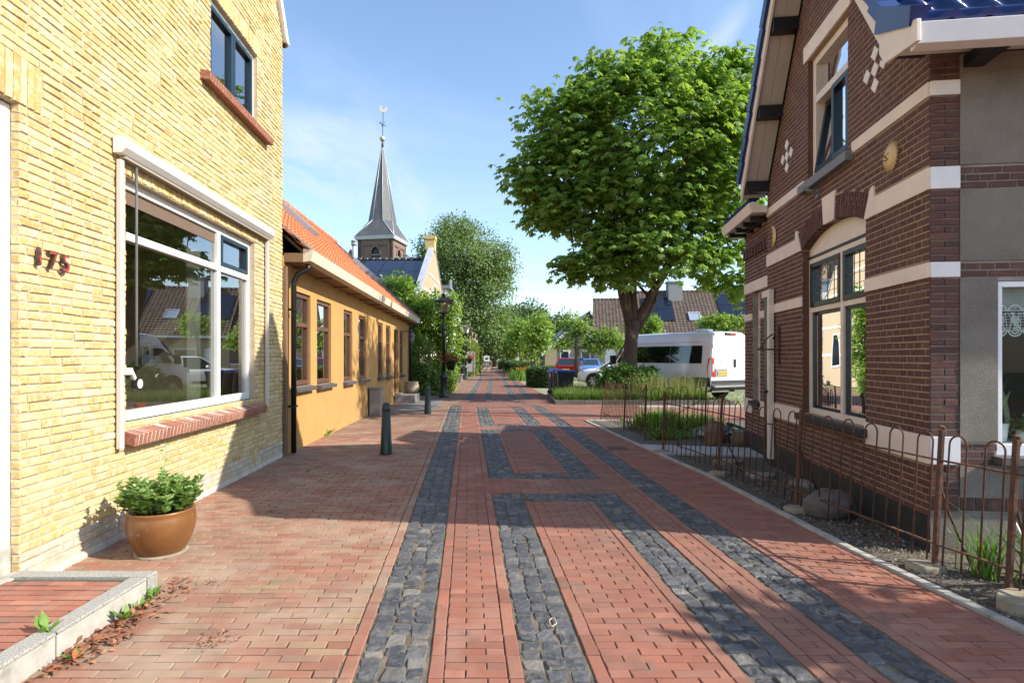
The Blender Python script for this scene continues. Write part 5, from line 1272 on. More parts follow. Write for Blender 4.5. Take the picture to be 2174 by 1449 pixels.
l0 = make_lamp(); lamps = [l0] + [copy_tree(l0) for _ in LP[1:]]
for t, (x, y, lab) in zip(lamps, LP): t.location = (x, y, 0); t['label'] = lab; t.rotation_euler = (0, 0, R(24)); t['_org'] = (x, y, 0)
m_redf = mat('red geranium', ramp=[(.55, .01, .015), (.75, .03, .03), (.45, .01, .02)], rough=.6, tl=.2)
m_leafg = mat('basket leaf', ramp=[(.03, .08, .015), (.07, .15, .03), (.05, .1, .02)], rough=.5, tl=.25)
def basket(x, y, z, lab):
    t = thing('flower_basket', lab, 'flower basket', (x, y, z), 'red flower baskets on the street lamps')
    q = MB(); q.lathe([(.12, 0), (.21, .34), (.23, .36), (.2, .35), (0, .33)], (x, y, z), 14); q.bar((x - .3, y, z + .30), (x - .2, y, z + .30), .02); q.build('pot', m_dark, t)
    c = np.array([[x, y, z + .42]]) + NP.normal(size=(60, 3)) * np.array([.17, .17, .09]); v, f, r = leaf_cloud(c, rdirs(60, NP), 6, .03, .07, NP); raw_mesh('leaves', v, f, r, m_leafg, t, org=(x, y, z))
    c = np.array([[x, y, z + .48]]) + NP.normal(size=(26, 3)) * np.array([.18, .18, .08]); v, f, r = leaf_cloud(c, rdirs(26, NP), 12, .025, .05, NP, aspect=.9); raw_mesh('flowers', v, f, r, m_redf, t, org=(x, y, z))
basket(-2.36, 22.0, 1.05, 'black basket of red geraniums on the nearest street lamp'); basket(-3.05, 40.7, 1.1, 'black basket of red geraniums on the second street lamp')
# ---------------------------------------------------------------- glazed pot and its plant
m_glaze = mat('glazed clay', (.21, .088, .026), (.15, .064, .022), scale=4, rough=.36, spec=.5, coat=.12, stain=((.42, .36, .27), 18, .66, .74))
PX, PY = -2.79, 4.53
t = thing('flower_pot', 'large brown glazed flower pot on the footpath by the yellow wall', 'flower pot', (PX, PY, 0))
q = MB(); q.lathe([(.152, .0), (.17, .02), (.205, .09), (.236, .18), (.245, .25), (.24, .30), (.233, .325), (.24, .338), (.236, .352), (.219, .35), (.217, .32), (0, .30)], (PX, PY, 0), 40); q.build('body', m_glaze, t)
q = MB(); q.lathe([(.15, -.005), (.185, -.004), (.19, .012), (.16, .018)], (PX, PY, 0), 36); q.build('saucer', m_sand2, t)
q = MB(); q.lathe([(0, .312), (.216, .306)], (PX, PY, 0), 24); q.build('soil', m_soil, t)
m_sedum = mat('sedum leaf', ramp=[(.13, .25, .06), (.20, .34, .10), (.28, .42, .16), (.38, .48, .24)], rough=.6, spec=.3, tl=.35)
t = thing('sedum_plant', 'fresh green sedum growing out of the brown glazed pot', 'plant', (PX, PY, .3))
n = 80; an = NP.random(n) * 6.28; rr = np.sqrt(NP.random(n)); bx = np.stack([PX + .15 * rr * np.cos(an), PY + .15 * rr * np.sin(an), np.full(n, .31)], 1)
tip = np.stack([PX + .285 * rr * np.cos(an), PY + .285 * rr * np.sin(an), .40 + .23 * NP.random(n) * (1 - .3 * rr) + .02], 1)
q = MB()
for a, b in zip(bx, tip): q.tube([a, (a + b) / 2 + np.array([0, 0, .02]), b], [.005, .004, .003], 5)
q.build('stems', mat('sedum stem', (.14, .22, .07), rough=.5), t)
V, Fc, Rr = [], [], []; k0 = 0
for a, b in zip(bx, tip):
    for s in np.linspace(.25, 1, 7):
        c = a + (b - a) * s; m = 4 if s < .95 else 8
        an_ = NP.random(m) * 6.28; ax = np.stack([np.cos(an_), np.sin(an_), .35 + .5 * NP.random(m)], 1); nr_ = np.tile([0, 0, 1.], (m, 1)) + rdirs(m, NP) * .3
        L_ = np.full(m, .07 if s < .95 else .04) * (.7 + .6 * NP.random(m)); v, f = kites(np.tile(c, (m, 1)), ax, nr_, L_, L_ * .62, .1); V.append(v); Fc.append(f + k0); k0 += len(v); Rr.append(np.repeat(NP.random(m) * .7 + (.3 if s > .95 else 0), 4))
raw_mesh('leaves', np.concatenate(V), np.concatenate(Fc), np.concatenate(Rr), m_sedum, t, org=(PX, PY, .3))
q = MB(); q.tube([(PX - .05, PY + .05, .32), (PX - .08, PY + .12, .55), (PX - .06, PY + .16, .72), (PX - .09, PY + .19, .86)], [.004, .003, .0025, .0015], 5)
for z, s in ((.55, 1), (.63, -1), (.70, 1), (.78, -1), (.83, 1)):
    c = Vector((PX - .075, PY + .15, z)); q.quad(c, c + Vector((.02 * s, .015, .015)), c + Vector((.05 * s, .02, .0)), c + Vector((.025 * s, -.01, .0)))
q.build('tendril', MATS['sedum leaf'], t)
# litter and weeds
m_lit = mat('dry leaf litter', ramp=[(.30, .09, .035), (.18, .07, .04), (.40, .16, .07), (.12, .06, .04)], rough=.8)
def litter(lab, pts, n, sp, sz):
    c = np.array([pts[i % len(pts)] for i in range(n)]) + NP.normal(size=(n, 3)) * np.array([sp, sp * .9, .006]); c[:, 2] = .006 + np.abs(c[:, 2])
    ax = rdirs(n, NP); ax[:, 2] *= .25; nr_ = np.tile([0, 0, 1.], (n, 1)) + rdirs(n, NP) * .4; L_ = sz * (.5 + NP.random(n)); v, f = kites(c, ax, nr_, L_, L_ * .5, .3)
    o = raw_mesh('leaf_litter', v, f, np.repeat(NP.random(n), 4), m_lit, kind='stuff'); o['label'] = lab
litter('rust coloured dry leaves along the doorstep kerb', [(-2.28, 2.75 + .055 * i, 0) for i in range(22)] + [(-2.2, 2.9 + .06 * i, 0) for i in range(9)], 270, .055, .042)
litter('dry brown leaf crumbs on the footpath', [(-1.62, 3.12, 0), (-1.62, 3.12, 0), (-1.3, 7.1, 0), (-1.5, 7.25, 0), (-2.4, 5.7, 0), (-2.1, 3.9, 0)], 260, .06, .018)
m_weed = mat('weed leaf', ramp=[(.10, .22, .03), (.16, .30, .05), (.22, .34, .08)], rough=.5, tl=.3)
def weed(lab, x, y, z=.0, s=.1, n=9, up=.6, cat='weed', name='weed', group='weeds on the footpath'):
    an = NP.random(n) * 6.28; ax = np.stack([np.cos(an), np.sin(an), up + .5 * NP.random(n)], 1); c = np.tile([x, y, z], (n, 1)) + NP.normal(size=(n, 3)) * np.array([.012, .012, 0]); L_ = s * (.6 + .6 * NP.random(n))
    v, f = kites(c, ax, np.tile([0, 0, 1.], (n, 1)), L_, L_ * .33, .12); return tag(raw_mesh(name, v, f, np.repeat(NP.random(n), 4), m_weed), lab, cat, group)
for px, py, s, lab in ((95, 1350, .115, 'broad leaved weed sprouting from the crack in the kerb stones'), (265, 1315, .11, 'weed among the dry leaves nearest to the flower pot'), (325, 1268, .09, 'weed at the corner of the doorstep kerb'), (160, 1398, .08, 'small weed lowest along the doorstep kerb'),
                       (300, 1290, .08, 'weed in the middle of the dry leaves'), (672, 925, .16, 'weed at the foot of the orange wall beside the black downpipe'), (693, 925, .2, 'fern-like weed at the foot of the orange wall'), (765, 882, .22, 'pale leafy weed under the fourth brown window'), (655, 1000, .06, 'tiny weed between the bricks by the nearest bollard'), (585, 1010, .05, 'tiny weed in the joint beside the yellow wall')):
    p = G(px, py); 
    if px == 95: p = Vector((-2.40, 2.93, .13))
    weed(lab, p.x, p.y, p.z, s, 10 if s > .06 else 6)
# foreground bits: rubber band
q = MB(); p = G(1173, 1325); q.tube([(p.x + .022 * math.sin(t_) * (1 if t_ < 3.2 else .8), p.y + .05 * math.cos(t_) + .01 * math.sin(3 * t_), .016) for t_ in np.linspace(0, 6.28, 22)], .0028, 6); tag(q.build('rubber_band', mat('rubber', (.55, .45, .28), rough=.6)), 'pale rubber band lying on the cobbles', 'rubber band')
# ================================================================ trees, shrubs, hedges
m_bark = mat('chestnut bark', (.115, .075, .055), (.06, .045, .038), scale=7, rough=.95, bump=1.0, bscale=22, stretch=(1, 1, .35), stain=((.20, .17, .13), 4, .56, .68))
m_bark2 = mat('grey bark', (.15, .13, .10), (.08, .07, .055), scale=7, rough=.95, bump=1.0, bscale=20, stretch=(1, 1, .4))
m_chest = mat('chestnut leaf', ramp=[(0.086, 0.182, 0.032), (0.149, 0.275, 0.053), (0.207, 0.352, 0.074), (0.287, 0.429, 0.105), (0.167, 0.297, 0.058)], rough=.42, spec=.35, tl=.5)
m_lime = mat('lime leaf', ramp=[(.11, .21, .03), (.18, .31, .055), (.25, .39, .085), (.31, .44, .13)], rough=.5, tl=.5)
m_ash = mat('ash leaf', ramp=[(0.099, 0.173, 0.050), (0.139, 0.223, 0.069), (0.178, 0.266, 0.092), (0.211, 0.302, 0.119)], rough=.6, tl=.35)
m_dtree = mat('distant leaf', ramp=[(0.060, 0.120, 0.040), (0.100, 0.170, 0.056), (0.140, 0.220, 0.080)], rough=.7, tl=.25)
m_hedge = mat('hedge leaf', ramp=[(0.038, 0.083, 0.018), (0.068, 0.135, 0.030), (0.098, 0.180, 0.045)], rough=.55, tl=.2)
m_beech = mat('beech hedge leaf', ramp=[(0.062, 0.125, 0.025), (0.125, 0.213, 0.037), (0.200, 0.275, 0.062), (0.300, 0.275, 0.075)], rough=.5, tl=.3)
m_grass = mat('long grass', ramp=[(.06, .15, .02), (.10, .21, .03), (.15, .26, .045), (.27, .31, .10)], rough=.6, tl=.4)
m_inner = mat('dark twigs', (.035, .04, .018), rough=1.)
def limb(q, pts, r0, r1, n=8, wob=.0):
    pts = [Vector(p) for p in pts]; m = len(pts)
    if wob: pts = [p + Vector((rnd.uniform(-wob, wob), rnd.uniform(-wob, wob), 0)) if 0 < i < m - 1 else p for i, p in enumerate(pts)]
    q.tube(pts, [r0 + (r1 - r0) * i / (m - 1) for i in range(m)], n)
def bez(a, b, bend, n=6):
    a, b = Vector(a), Vector(b); c = (a + b) / 2 + Vector(bend); return [a * (1 - t) ** 2 + c * 2 * t * (1 - t) + b * t * t for t in [i / n for i in range(n + 1)]]
# chestnut
TY = 21.0; S = TY / FPX
def pe(cx, cy, rx, ry, dy=0., ryd=None, w=None):
    c = P(cx, cy, TY); return ((c.x, TY + dy - .9, c.z), (rx * S, .78 * (ryd or min(3.4, rx * S * 1.2)), ry * S), w or rx * ry * 1e-3)
CH = [pe(1370, 320, 215, 175, 0, 3.6, 60), pe(1392, 150, 75, 62, 0, 1.5, 6), pe(1275, 190, 70, 62, .4, 1.4, 6), pe(1200, 290, 100, 85, 0, 1.8, 12), pe(1155, 385, 85, 70, 0, 1.6, 9), pe(1210, 450, 100, 70, 0, 1.8, 9), pe(1285, 540, 75, 58, 0, 1.5, 6),
      pe(1385, 520, 150, 80, 0, 2.6, 20), pe(1500, 250, 95, 110, 0, 2.0, 14), pe(1525, 420, 90, 110, 0, 2.2, 13), pe(1520, 555, 75, 60, .4, 1.4, 5), pe(1165, 470, 38, 32, 0, .8, 2.2), pe(1300, 600, 45, 22, -.6, .8, 1.5), pe(1545, 180, 55, 45, 0, 1, 3), pe(1225, 575, 42, 36, 0, 1, 2.5), pe(1560, 610, 48, 40, 0, 1, 3), pe(1120, 400, 42, 48, 0, .9, 3)]
ct = thing('chestnut_tree', 'big round horse chestnut tree with drooping leaves between the street and the white van', 'tree', (4.31, 21, 0))
g = np.random.default_rng(3)
cs, od = crown_points(CH, 1700, g, .5)
cs2 = np.repeat(cs, 8, 0) + g.normal(size=(13600, 3)) * np.array([.30, .30, .13]); od2 = np.repeat(od, 8, 0)
v, f, r = palmate(cs2, od2, g, .27, 6)
cl = np.repeat(np.repeat(g.random(1700), 8), 24); r = np.clip(r * .6 + cl * .4, 0, 1)
raw_mesh('crown', v, f, r, m_chest, ct, org=(4.31, 21, 0))
q = MB(); tb = [P(1338, 822, TY), P(1337, 770, TY), P(1340, 720, TY), P(1344, 680, TY)]
q.tube([tb[0]] + tb[1:], [.34, .26, .235, .28], 14); q.tube([tb[0] + Vector((0, 0, -.1)), tb[0] + Vector((0, 0, .12)), tb[0] + Vector((0, 0, .35))], [.52, .42, .3], 12)
forks = [((1338, 690), (1316, 600), (1285, 500), (1262, 400), .20, 0.), ((1344, 690), (1346, 610), (1352, 500), (1376, 300), .19, .5), ((1352, 685), (1385, 620), (1436, 540), (1500, 430), .19, -.2), ((1352, 700), (1392, 640), (1400, 560), (1430, 380), .15, .9), ((1335, 660), (1320, 590), (1240, 510), (1180, 440), .13, -.8)]
for a, b, c, d, r0, dy in forks:
    pts = [P(*a, TY), P(*b, TY) + Vector((0, dy * .3, 0)), P(*c, TY) + Vector((0, dy, 0)), P(*d, TY) + Vector((0, dy * 1.6, 0))]
    pp = []
    for i in range(3):
        for k in range(4): pp.append(pts[i].lerp(pts[i + 1], k / 4))
    pp.append(pts[3]); limb(q, pp, r0, .05, 9, .02)
    for j in range(7):
        s = rnd.randint(4, 12); e = Vector(cs[rnd.randint(0, 1699)].tolist())
        limb(q, bez(pp[s], e, (0, 0, .5)), .055, .012, 6)
q.build('trunk', m_bark, ct)
def leafy(name, lab, cat, ells, n, per, spread, size, material, trunk=None, bark=None, base=None, seed=1, shell=.5, group=None, droop=.35, branches=8, aspect=.55, part='crown', org=None):
    g = np.random.default_rng(seed); c0 = ells[0][0]; org = org or (base if base else (c0[0], c0[1], 0))
    t = thing(name, lab, cat, tuple(org), group); c, o = crown_points(ells, n, g, shell); v, f, r = leaf_cloud(c, o, per, spread, size, g, droop, aspect)
    v[:, 2] = np.maximum(v[:, 2], .01); raw_mesh(part, v, f, r, material, t, org=tuple(org))
    if trunk:
        q = MB(); pts, r0, r1 = trunk; limb(q, pts, r0, r1, 9, .02); e = Vector(pts[-1])
        for j in range(branches):
            k = rnd.randint(len(pts) // 2, len(pts) - 1); w = Vector(c[rnd.randint(0, n - 1)].tolist()); limb(q, bez(pts[k], w, (0, 0, (w - Vector(pts[k])).length * .12)), r1 * .75, r1 * .15, 5)
        q.build('trunk', bark or m_bark2, t)
    return t
def E(px, py, rx, ry, Y, dep=None, w=None):
    c = P(px, py, Y); s = Y / FPX; return (tuple(c), (rx * s, dep or rx * s, ry * s), w or rx * ry / 1000)
# shrub at its foot and the grass verge
leafy('shrub', 'dense green shrub round the foot of the chestnut tree', 'shrub', [E(1330, 800, 52, 26, 20.3, .7), E(1375, 800, 24, 24, 20.4, .5), E(1300, 805, 30, 22, 20.2, .5)], 420, 10, .07, .13, mat('shrub leaf', ramp=[(0.045, 0.112, 0.018), (0.075, 0.173, 0.030), (0.120, 0.240, 0.045)], rough=.45, tl=.25), seed=4, part='foliage')
def grass(name, lab, n, fn, h, seed=1, material=None, lean=.35, wid=.008):
    g = np.random.default_rng(seed); x, y, z = fn(n, g); hh = h * (.45 + .75 * g.random(n)); an = g.random(n) * 6.28; ln = hh * lean * (.3 + g.random(n)); lx, ly = np.cos(an) * ln, np.sin(an) * ln
    w = wid * (.7 + .8 * g.random(n)); wa = g.random(n) * 6.28; wx_, wy_ = np.cos(wa) * w, np.sin(wa) * w
    b0 = np.stack([x - wx_, y - wy_, z], 1); b1 = np.stack([x + wx_, y + wy_, z], 1); m0 = np.stack([x + lx * .35 - wx_ * .7, y + ly * .35 - wy_ * .7, z + hh * .6], 1); m1 = np.stack([x + lx * .35 + wx_ * .7, y + ly * .35 + wy_ * .7, z + hh * .6], 1)
    t0 = np.stack([x + lx - wx_ * .1, y + ly, z + hh], 1); t1 = np.stack([x + lx + wx_ * .1, y + ly, z + hh], 1)
    v = np.stack([b0, b1, m1, m0, t1, t0], 1).reshape(-1, 3); k = np.arange(n)[:, None] * 6; f = np.concatenate([k + np.array([[0, 1, 2, 3]]), k + np.array([[3, 2, 4, 5]])], 0)
    o = raw_mesh(name, v, f, np.repeat(g.random(n), 6), material or m_grass, kind='stuff'); o['label'] = lab; return o
VX0 = 1.52
def verge(n, g):
    y = 19.05 + g.random(n) ** 1.4 * 3.0; x = VX0 + g.random(n) * (6.6 - VX0); keep = (x > VX0 + .05); return x, y, np.full(n, .08)
grass('verge_grass', 'long green grass on the raised verge round the chestnut tree', 15000, verge, .36, 2)
def tall(n, g): x = np.concatenate([4.6 + g.normal(size=n - n // 3) * .55, 6.0 + g.normal(size=n // 3) * .35]); return np.clip(x, 1.7, 6.6), 19.3 + g.random(n) * 1.6, np.full(n, .08)
grass('seeding_grass', 'tall pale seeding grass in front of the van', 2600, tall, .85, 3, mat('seed grass', ramp=[(.12, .2, .04), (.24, .28, .09), (.42, .38, .2)], rough=.7, tl=.3), .3, .006)
def tall2(n, g): return 1.9 + g.random(n) * 1.6, 19.2 + g.random(n) * 2.0, np.full(n, .08)
grass('seeding_grass', 'thin seeding grass stems in front of the wheelie bins and the white car', 260, tall2, .60, 9, MATS['seed grass'], .3, .005)
q = MB(); q.box((VX0, 19.02, -.05), (6.7, 22.6, .09)); tag(q.build('verge_soil', m_soil), kind='structure')
q = MB()
for a in np.arange(1.42, 6.6, 1.0): q.box((a, 18.90, -.05), (a + .99, 19.0, .12))
for a in np.arange(19.005, 22.5, .9): q.box((1.40, a, -.05), (1.50, a + .89, .12))
tag(q.build('verge_kerb', mat('dark kerb', (.10, .09, .08), (.16, .15, .13), scale=6, rough=.9, bump=.4), bevel=.01), kind='structure')
def lotg(n, g): return 2.0 + g.random(n) * 14, 19 + g.random(n) ** 1.3 * 16, np.full(n, -.03)
grass('lot_grass', 'patchy low grass between the parked vehicles', 7000, lotg, .14, 6, lean=.6)
# garden plants
gl = mat('perennial leaf', ramp=[(0.088, 0.200, 0.025), (0.150, 0.300, 0.044), (0.237, 0.388, 0.075)], rough=.5, tl=.35)
def tuft(name, lab, x, y, rx, ry, n, h, wid=.012, seed=1, material=None, cat='plant', lean=.45, group=None):
    g = np.random.default_rng(seed)
    def fn(n, g): d = g.normal(size=(n, 2)) * .5; return x + d[:, 0] * rx, y + d[:, 1] * ry, np.full(n, .01)
    o = grass(name, lab, n, fn, h, seed, material or gl, lean, wid); del o['kind']; return tag(o, lab, cat, group)
tuft('perennial_plant', 'bright green leafy perennials behind the open gate', 3.2, 12.3, .48, .42, 800, .36, .016, 11)
tuft('perennial_plant', 'bright green perennials between the gate and the boulder', 4.0, 12.2, .45, .4, 500, .32, .016, 12)
leafy('ground_cover_plant', 'low yellow-green creeping plant at the gate post', 'plant', [((3.0, 10.95, .06), (.45, .3, .09), 1)], 160, 8, .05, .06, gl, seed=7, part='foliage')
tuft('lily_plant', 'yellow lily with narrow leaves behind the fence at the house corner', 3.34, 4.02, .10, .10, 90, .36, .006, 13, lean=.5)
tuft('iris_plant', 'strap leaved iris at the house corner by the nearest fence post', 3.62, 3.85, .16, .14, 46, .55, .016, 14, mat('iris leaf', ramp=[(.05, .13, .03), (.10, .2, .05), (.22, .3, .1)], rough=.4, tl=.25), lean=.9)
h = thing('hosta_plant', 'hosta with white edged leaves beside the brown boulder', 'plant', (4.0, 10.7, 0)); n = 90; an = NP.random(n) * 6.28; rr = np.sqrt(NP.random(n)) * .42
c = np.stack([4.0 + rr * np.cos(an), 10.75 + rr * np.sin(an), .36 - rr * .35], 1); ax = np.stack([np.cos(an), np.sin(an), -.45 * np.ones(n)], 1)
v, f = kites(c, ax, np.tile([0, 0, 1.], (n, 1)), np.full(n, .24), np.full(n, .15), .1); raw_mesh('leaf_edges', v, f, np.repeat(NP.random(n), 4), mat('hosta edge', (.50, .55, .38), rough=.45, tl=.2), h, org=(4.0, 10.7, 0))
v, f = kites(c + np.array([0, 0, .004]) + ax * .02, ax, np.tile([0, 0, 1.], (n, 1)), np.full(n, .19), np.full(n, .105), .1); raw_mesh('leaves', v, f, np.repeat(NP.random(n), 4), mat('hosta leaf', ramp=[(.04, .11, .04), (.07, .15, .06)], rough=.45, tl=.2), h, org=(4.0, 10.7, 0))
# left side greenery
leafy('conifer_shrub', 'dense dark yew shrub at the end of the orange house', 'shrub', [E(893, 770, 30, 62, 24.2, .9, 6), E(905, 800, 34, 36, 23.9, .8, 4), E(915, 825, 36, 14, 23.6, .7, 2)], 900, 10, .08, .10, mat('yew leaf', ramp=[(0.049, 0.105, 0.017), (0.098, 0.182, 0.028), (0.196, 0.280, 0.042), (0.280, 0.364, 0.070)], rough=.5, tl=.2), seed=21, part='foliage')
leafy('fern_border', 'low bright green border plants at the foot of the climbing lime', 'plant', [E(935, 815, 34, 22, 25, .7), E(950, 790, 20, 24, 25.5, .6)], 240, 9, .09, .14, m_lime, seed=22, part='foliage')
leafy('espalier_lime', 'light green trained lime tree covering the gable behind the first street lamp', 'tree', [E(925, 690, 42, 58, 26, .5, 6), E(948, 720, 34, 66, 26, .5, 6), E(890, 710, 24, 30, 26, .5, 2), E(960, 650, 18, 30, 26, .4, 1.5), E(915, 640, 30, 22, 26, .5, 2), E(940, 770, 26, 24, 26, .5, 2)], 520, 11, .13, .17, m_lime, ([P(938, 830, 26), P(937, 790, 26), P(936, 740, 26), P(936, 690, 26)], .20, .10), m_bark2, (P(938, 830, 26).x, 26, 0), 23, .35)
leafy('lime_tree', 'young yellow-green tree rising behind the roof of the orange house', 'tree', [E(850, 612, 36, 30, 25, .8, 4), E(840, 652, 40, 30, 25, .8, 5), E(886, 655, 44, 22, 25, .7, 4), E(870, 700, 30, 30, 25.3, .5, 2)], 560, 10, .13, .17, m_lime, ([P(868, 873 - 758 + 758 - 41, 25), P(866, 740, 25), P(860, 640, 25)], .12, .06), m_bark2, (P(868, 832, 25).x, 25, 0), 24, .4)
leafy('ash_tree', 'tall spreading ash tree far down the street beyond the white house', 'tree', [E(985, 545, 88, 75, 62, 6, 12), E(915, 560, 48, 62, 62, 4, 5), E(1035, 610, 58, 70, 62, 5, 7), E(975, 660, 70, 70, 62, 5, 7), E(1045, 700, 46, 50, 62, 4, 4), E(1068, 560, 30, 45, 62, 3, 2.5), E(965, 490, 45, 30, 62, 3, 2.5)], 1900, 18, .46, .31, m_ash, ([P(985, 790, 62), P(986, 700, 62), P(984, 640, 62), P(986, 560, 62)], .45, .16), m_bark, (P(985, 790, 62).x, 62, 0), 25, .35, branches=26)
leafy('ash_tree', 'dark leafy tree closing the far end of the street', 'tree', [E(1045, 715, 50, 48, 92, 5, 5), E(1005, 700, 40, 40, 96, 5, 4), E(1080, 705, 40, 45, 96, 5, 4)], 900, 12, .55, .55, m_dtree, ([P(1050, 780, 92), P(1050, 740, 92), P(1048, 700, 92)], .4, .2), m_bark, (P(1050, 780, 92).x, 92, 0), 26, .3)
for i, (px, py, rx, ry, Y, lab) in enumerate(((1125, 680, 38, 42, 105, 'hazy round tree far away right of the street end'), (1195, 702, 42, 42, 118, 'broad hazy tree far away behind the gabled house'), (1160, 700, 30, 30, 125, 'low hazy tree between the two far round trees'), (1080, 690, 34, 40, 110, 'hazy tree behind the pollarded limes'))):
    leafy('distant_tree', lab, 'tree', [E(px, py, rx, ry, Y, 4, 5), E(px - 12, py + 25, rx, ry * .7, Y, 4, 3), E(px + 14, py + 30, rx, ry * .7, Y, 4, 3)], 480, 12, .6, .6, m_dtree, ([P(px, 774, Y), P(px, py + 30, Y)], .4, .2), m_bark2, (P(px, 774, Y).x, Y, 0), 30 + i, .3, 'far trees beyond the street')
# pollarded limes along the right of the street
LIM = [((1133, 793), 38, [E(1146, 700, 26, 38, 38, 1., 4), E(1130, 720, 22, 34, 38, .9, 3), E(1158, 715, 14, 40, 38, .7, 2), E(1128, 750, 16, 22, 38, .7, 1)], .20, 'nearest pollarded lime with a thick crooked trunk beside the box hedge'),
       ((1110, 790), 48, [E(1110, 705, 18, 30, 48, 1., 3), E(1100, 730, 20, 26, 48, 1., 3)], .2, 'second pollarded lime behind the orange lilies'),
       ((1092, 786), 58, [E(1092, 722, 16, 26, 58, 1.2, 3), E(1085, 740, 14, 20, 58, 1., 2)], .2, 'third pollarded lime along the row of low hedges'),
       ((1078, 782), 70, [E(1078, 735, 15, 22, 70, 1.4, 3)], .2, 'farthest pollarded lime along the street')]
for i, ((bx_, by_), Y, el, r0, lab) in enumerate(LIM):
    b = G(bx_, by_) if False else P(bx_, HY + FPX * H / Y, Y)
    leafy('pollard_lime', lab, 'tree', el, 260 - i * 30, 10, .16 + .03 * i, .22 + .03 * i, m_lime, ([b, b + Vector((.08, 0, .7)), b + Vector((-.1, 0, 1.5)), Vector(el[0][0])], r0 * 1.2, r0 * .5), m_bark2, tuple(b), 40 + i, .35, 'pollarded limes beside the street')
leafy('espalier_lime', 'flat trained lime tree with spreading arms in front of the gabled houses', 'tree', [E(1224, 695, 38, 28, 40, .6, 4), E(1190, 728, 32, 16, 40, .5, 2.5), E(1285, 715, 40, 20, 40, .6, 4), E(1262, 735, 40, 14, 40, .5, 2.5), E(1310, 730, 20, 14, 40, .5, 1.5)], 420, 10, .14, .2, m_lime, ([P(1225, 797, 40), P(1225, 740, 40), P(1225, 700, 40)], .2, .12), m_bark2, (P(1225, 797, 40).x, 40, 0), 50, .3)
leafy('espalier_lime', 'trained lime tree behind the chestnut trunk', 'tree', [E(1380, 692, 30, 24, 38, .6, 3), E(1345, 690, 20, 16, 38, .5, 1.5)], 200, 10, .14, .2, m_lime, ([P(1372, 800, 38), P(1374, 700, 38)], .18, .1), m_bark2, (P(1372, 800, 38).x, 38, 0), 51, .3)
leafy('espalier_lime', 'trained lime tree above the roof of the white van', 'tree', [E(1530, 685, 52, 17, 36, .6, 4), E(1505, 692, 16, 10, 36, .5, .8), E(1600, 685, 40, 20, 36, .6, 3)], 320, 10, .14, .2, m_lime, ([P(1540, 805, 36), P(1540, 690, 36)], .18, .1), m_bark2, (P(1540, 805, 36).x, 36, 0), 52, .3)
def hedge(lab, pts, h, material, n, size, seed, name='hedge', group=None, z0=0.):     # pts: ground outline of a clipped hedge
    g = np.random.default_rng(seed); c = sum((Vector((x, y, 0)) for x, y in pts), Vector()) / len(pts); t = thing(name, lab, 'hedge', (c.x, c.y, 0), group)
    q = MB(); ip = [c + (Vector((x, y, 0)) - c) * .93 for x, y in pts]; q.prism([p for p in ip], (0, 0, h * .95)); q.build('hedge_core', m_inner, t)  # solid dark block just inside the leaf shell
    m = len(pts); P0 = []; O0 = []; per = [math.dist(pts[i], pts[(i + 1) % m]) * h for i in range(m)]; A = abs(sum(pts[i][0] * pts[(i + 1) % m][1] - pts[(i + 1) % m][0] * pts[i][1] for i in range(m))) / 2; tot = sum(per) + A
    for i in range(m):
        k = int(n * per[i] / tot); s = g.random(k)[:, None]; a, b = np.array(pts[i]), np.array(pts[(i + 1) % m]); xy = a + (b - a) * s; nrm_ = np.array([(b - a)[1], -(b - a)[0]]) / (np.linalg.norm(b - a) + 1e-9)
        P0.append(np.concatenate([xy, g.random((k, 1)) * h], 1)); O0.append(np.tile([nrm_[0], nrm_[1], .2], (k, 1)))
    k = int(n * A / tot) + 1; tri = [(0, i, i + 1) for i in range(1, m - 1)]; ar = np.array([abs((pts[b][0] - pts[a][0]) * (pts[c_][1] - pts[a][1]) - (pts[c_][0] - pts[a][0]) * (pts[b][1] - pts[a][1])) for a, b, c_ in tri]); ti = g.choice(len(tri), k, p=ar / ar.sum())
    s, u_ = g.random((k, 1)), g.random((k, 1)); fl = (s + u_) > 1; s = np.where(fl, 1 - s, s); u_ = np.where(fl, 1 - u_, u_); PA = np.array(pts); T = np.array(tri)[ti]; xy = PA[T[:, 0]] + (PA[T[:, 1]] - PA[T[:, 0]]) * s + (PA[T[:, 2]] - PA[T[:, 0]]) * u_
    P0.append(np.concatenate([xy, np.full((k, 1), h)], 1)); O0.append(np.tile([0, 0, 1.], (k, 1)))
    v, f, r = leaf_cloud(np.concatenate(P0), np.concatenate(O0), 4, size * .55, size, g, .1); v[:, 2] = np.maximum(v[:, 2], 0.01); raw_mesh('foliage', v, f, r, material, t, org=(c.x, c.y, 0)); return t
hedge('tall clipped beech hedge on the left, its sunny face yellow-green', [(-3.75, 45.5), (-3.35, 45.3), (-3.9, 72), (-4.9, 72), (-5.6, 45.7)][::1], 2.75, m_beech, 5200, .22, 60)
hedge('clipped box hedge block between the lilies and the wheelie bins', [(.80, 29.3), (1.95, 29.0), (2.35, 31.0), (1.0, 31.5)], .97, m_hedge, 3000, .075, 61)
for i, (x0, y0, x1, y1, lab) in enumerate(((.55, 46, 1.6, 49.5, 'first low hedge block beyond the orange lilies'), (.1, 52, 1.2, 56.5, 'second low hedge block beyond the lilies'), (-.4, 59, .8, 66, 'third low hedge block along the street'), (-1.2, 70, .3, 82, 'farthest low hedge block along the street'))):
    hedge(lab, [(x0, y0), (x1, y0), (x1 - (y1 - y0) * .06, y1), (x0 - (y1 - y0) * .06, y1)], 1.0, m_hedge, 1300, .13, 62 + i, group='low hedges along the right of the street')
tuft('lily_bed', 'bed of orange day lilies by the second lime', .95, 40, .9, 1.8, 1100, .75, .02, 70, gl)
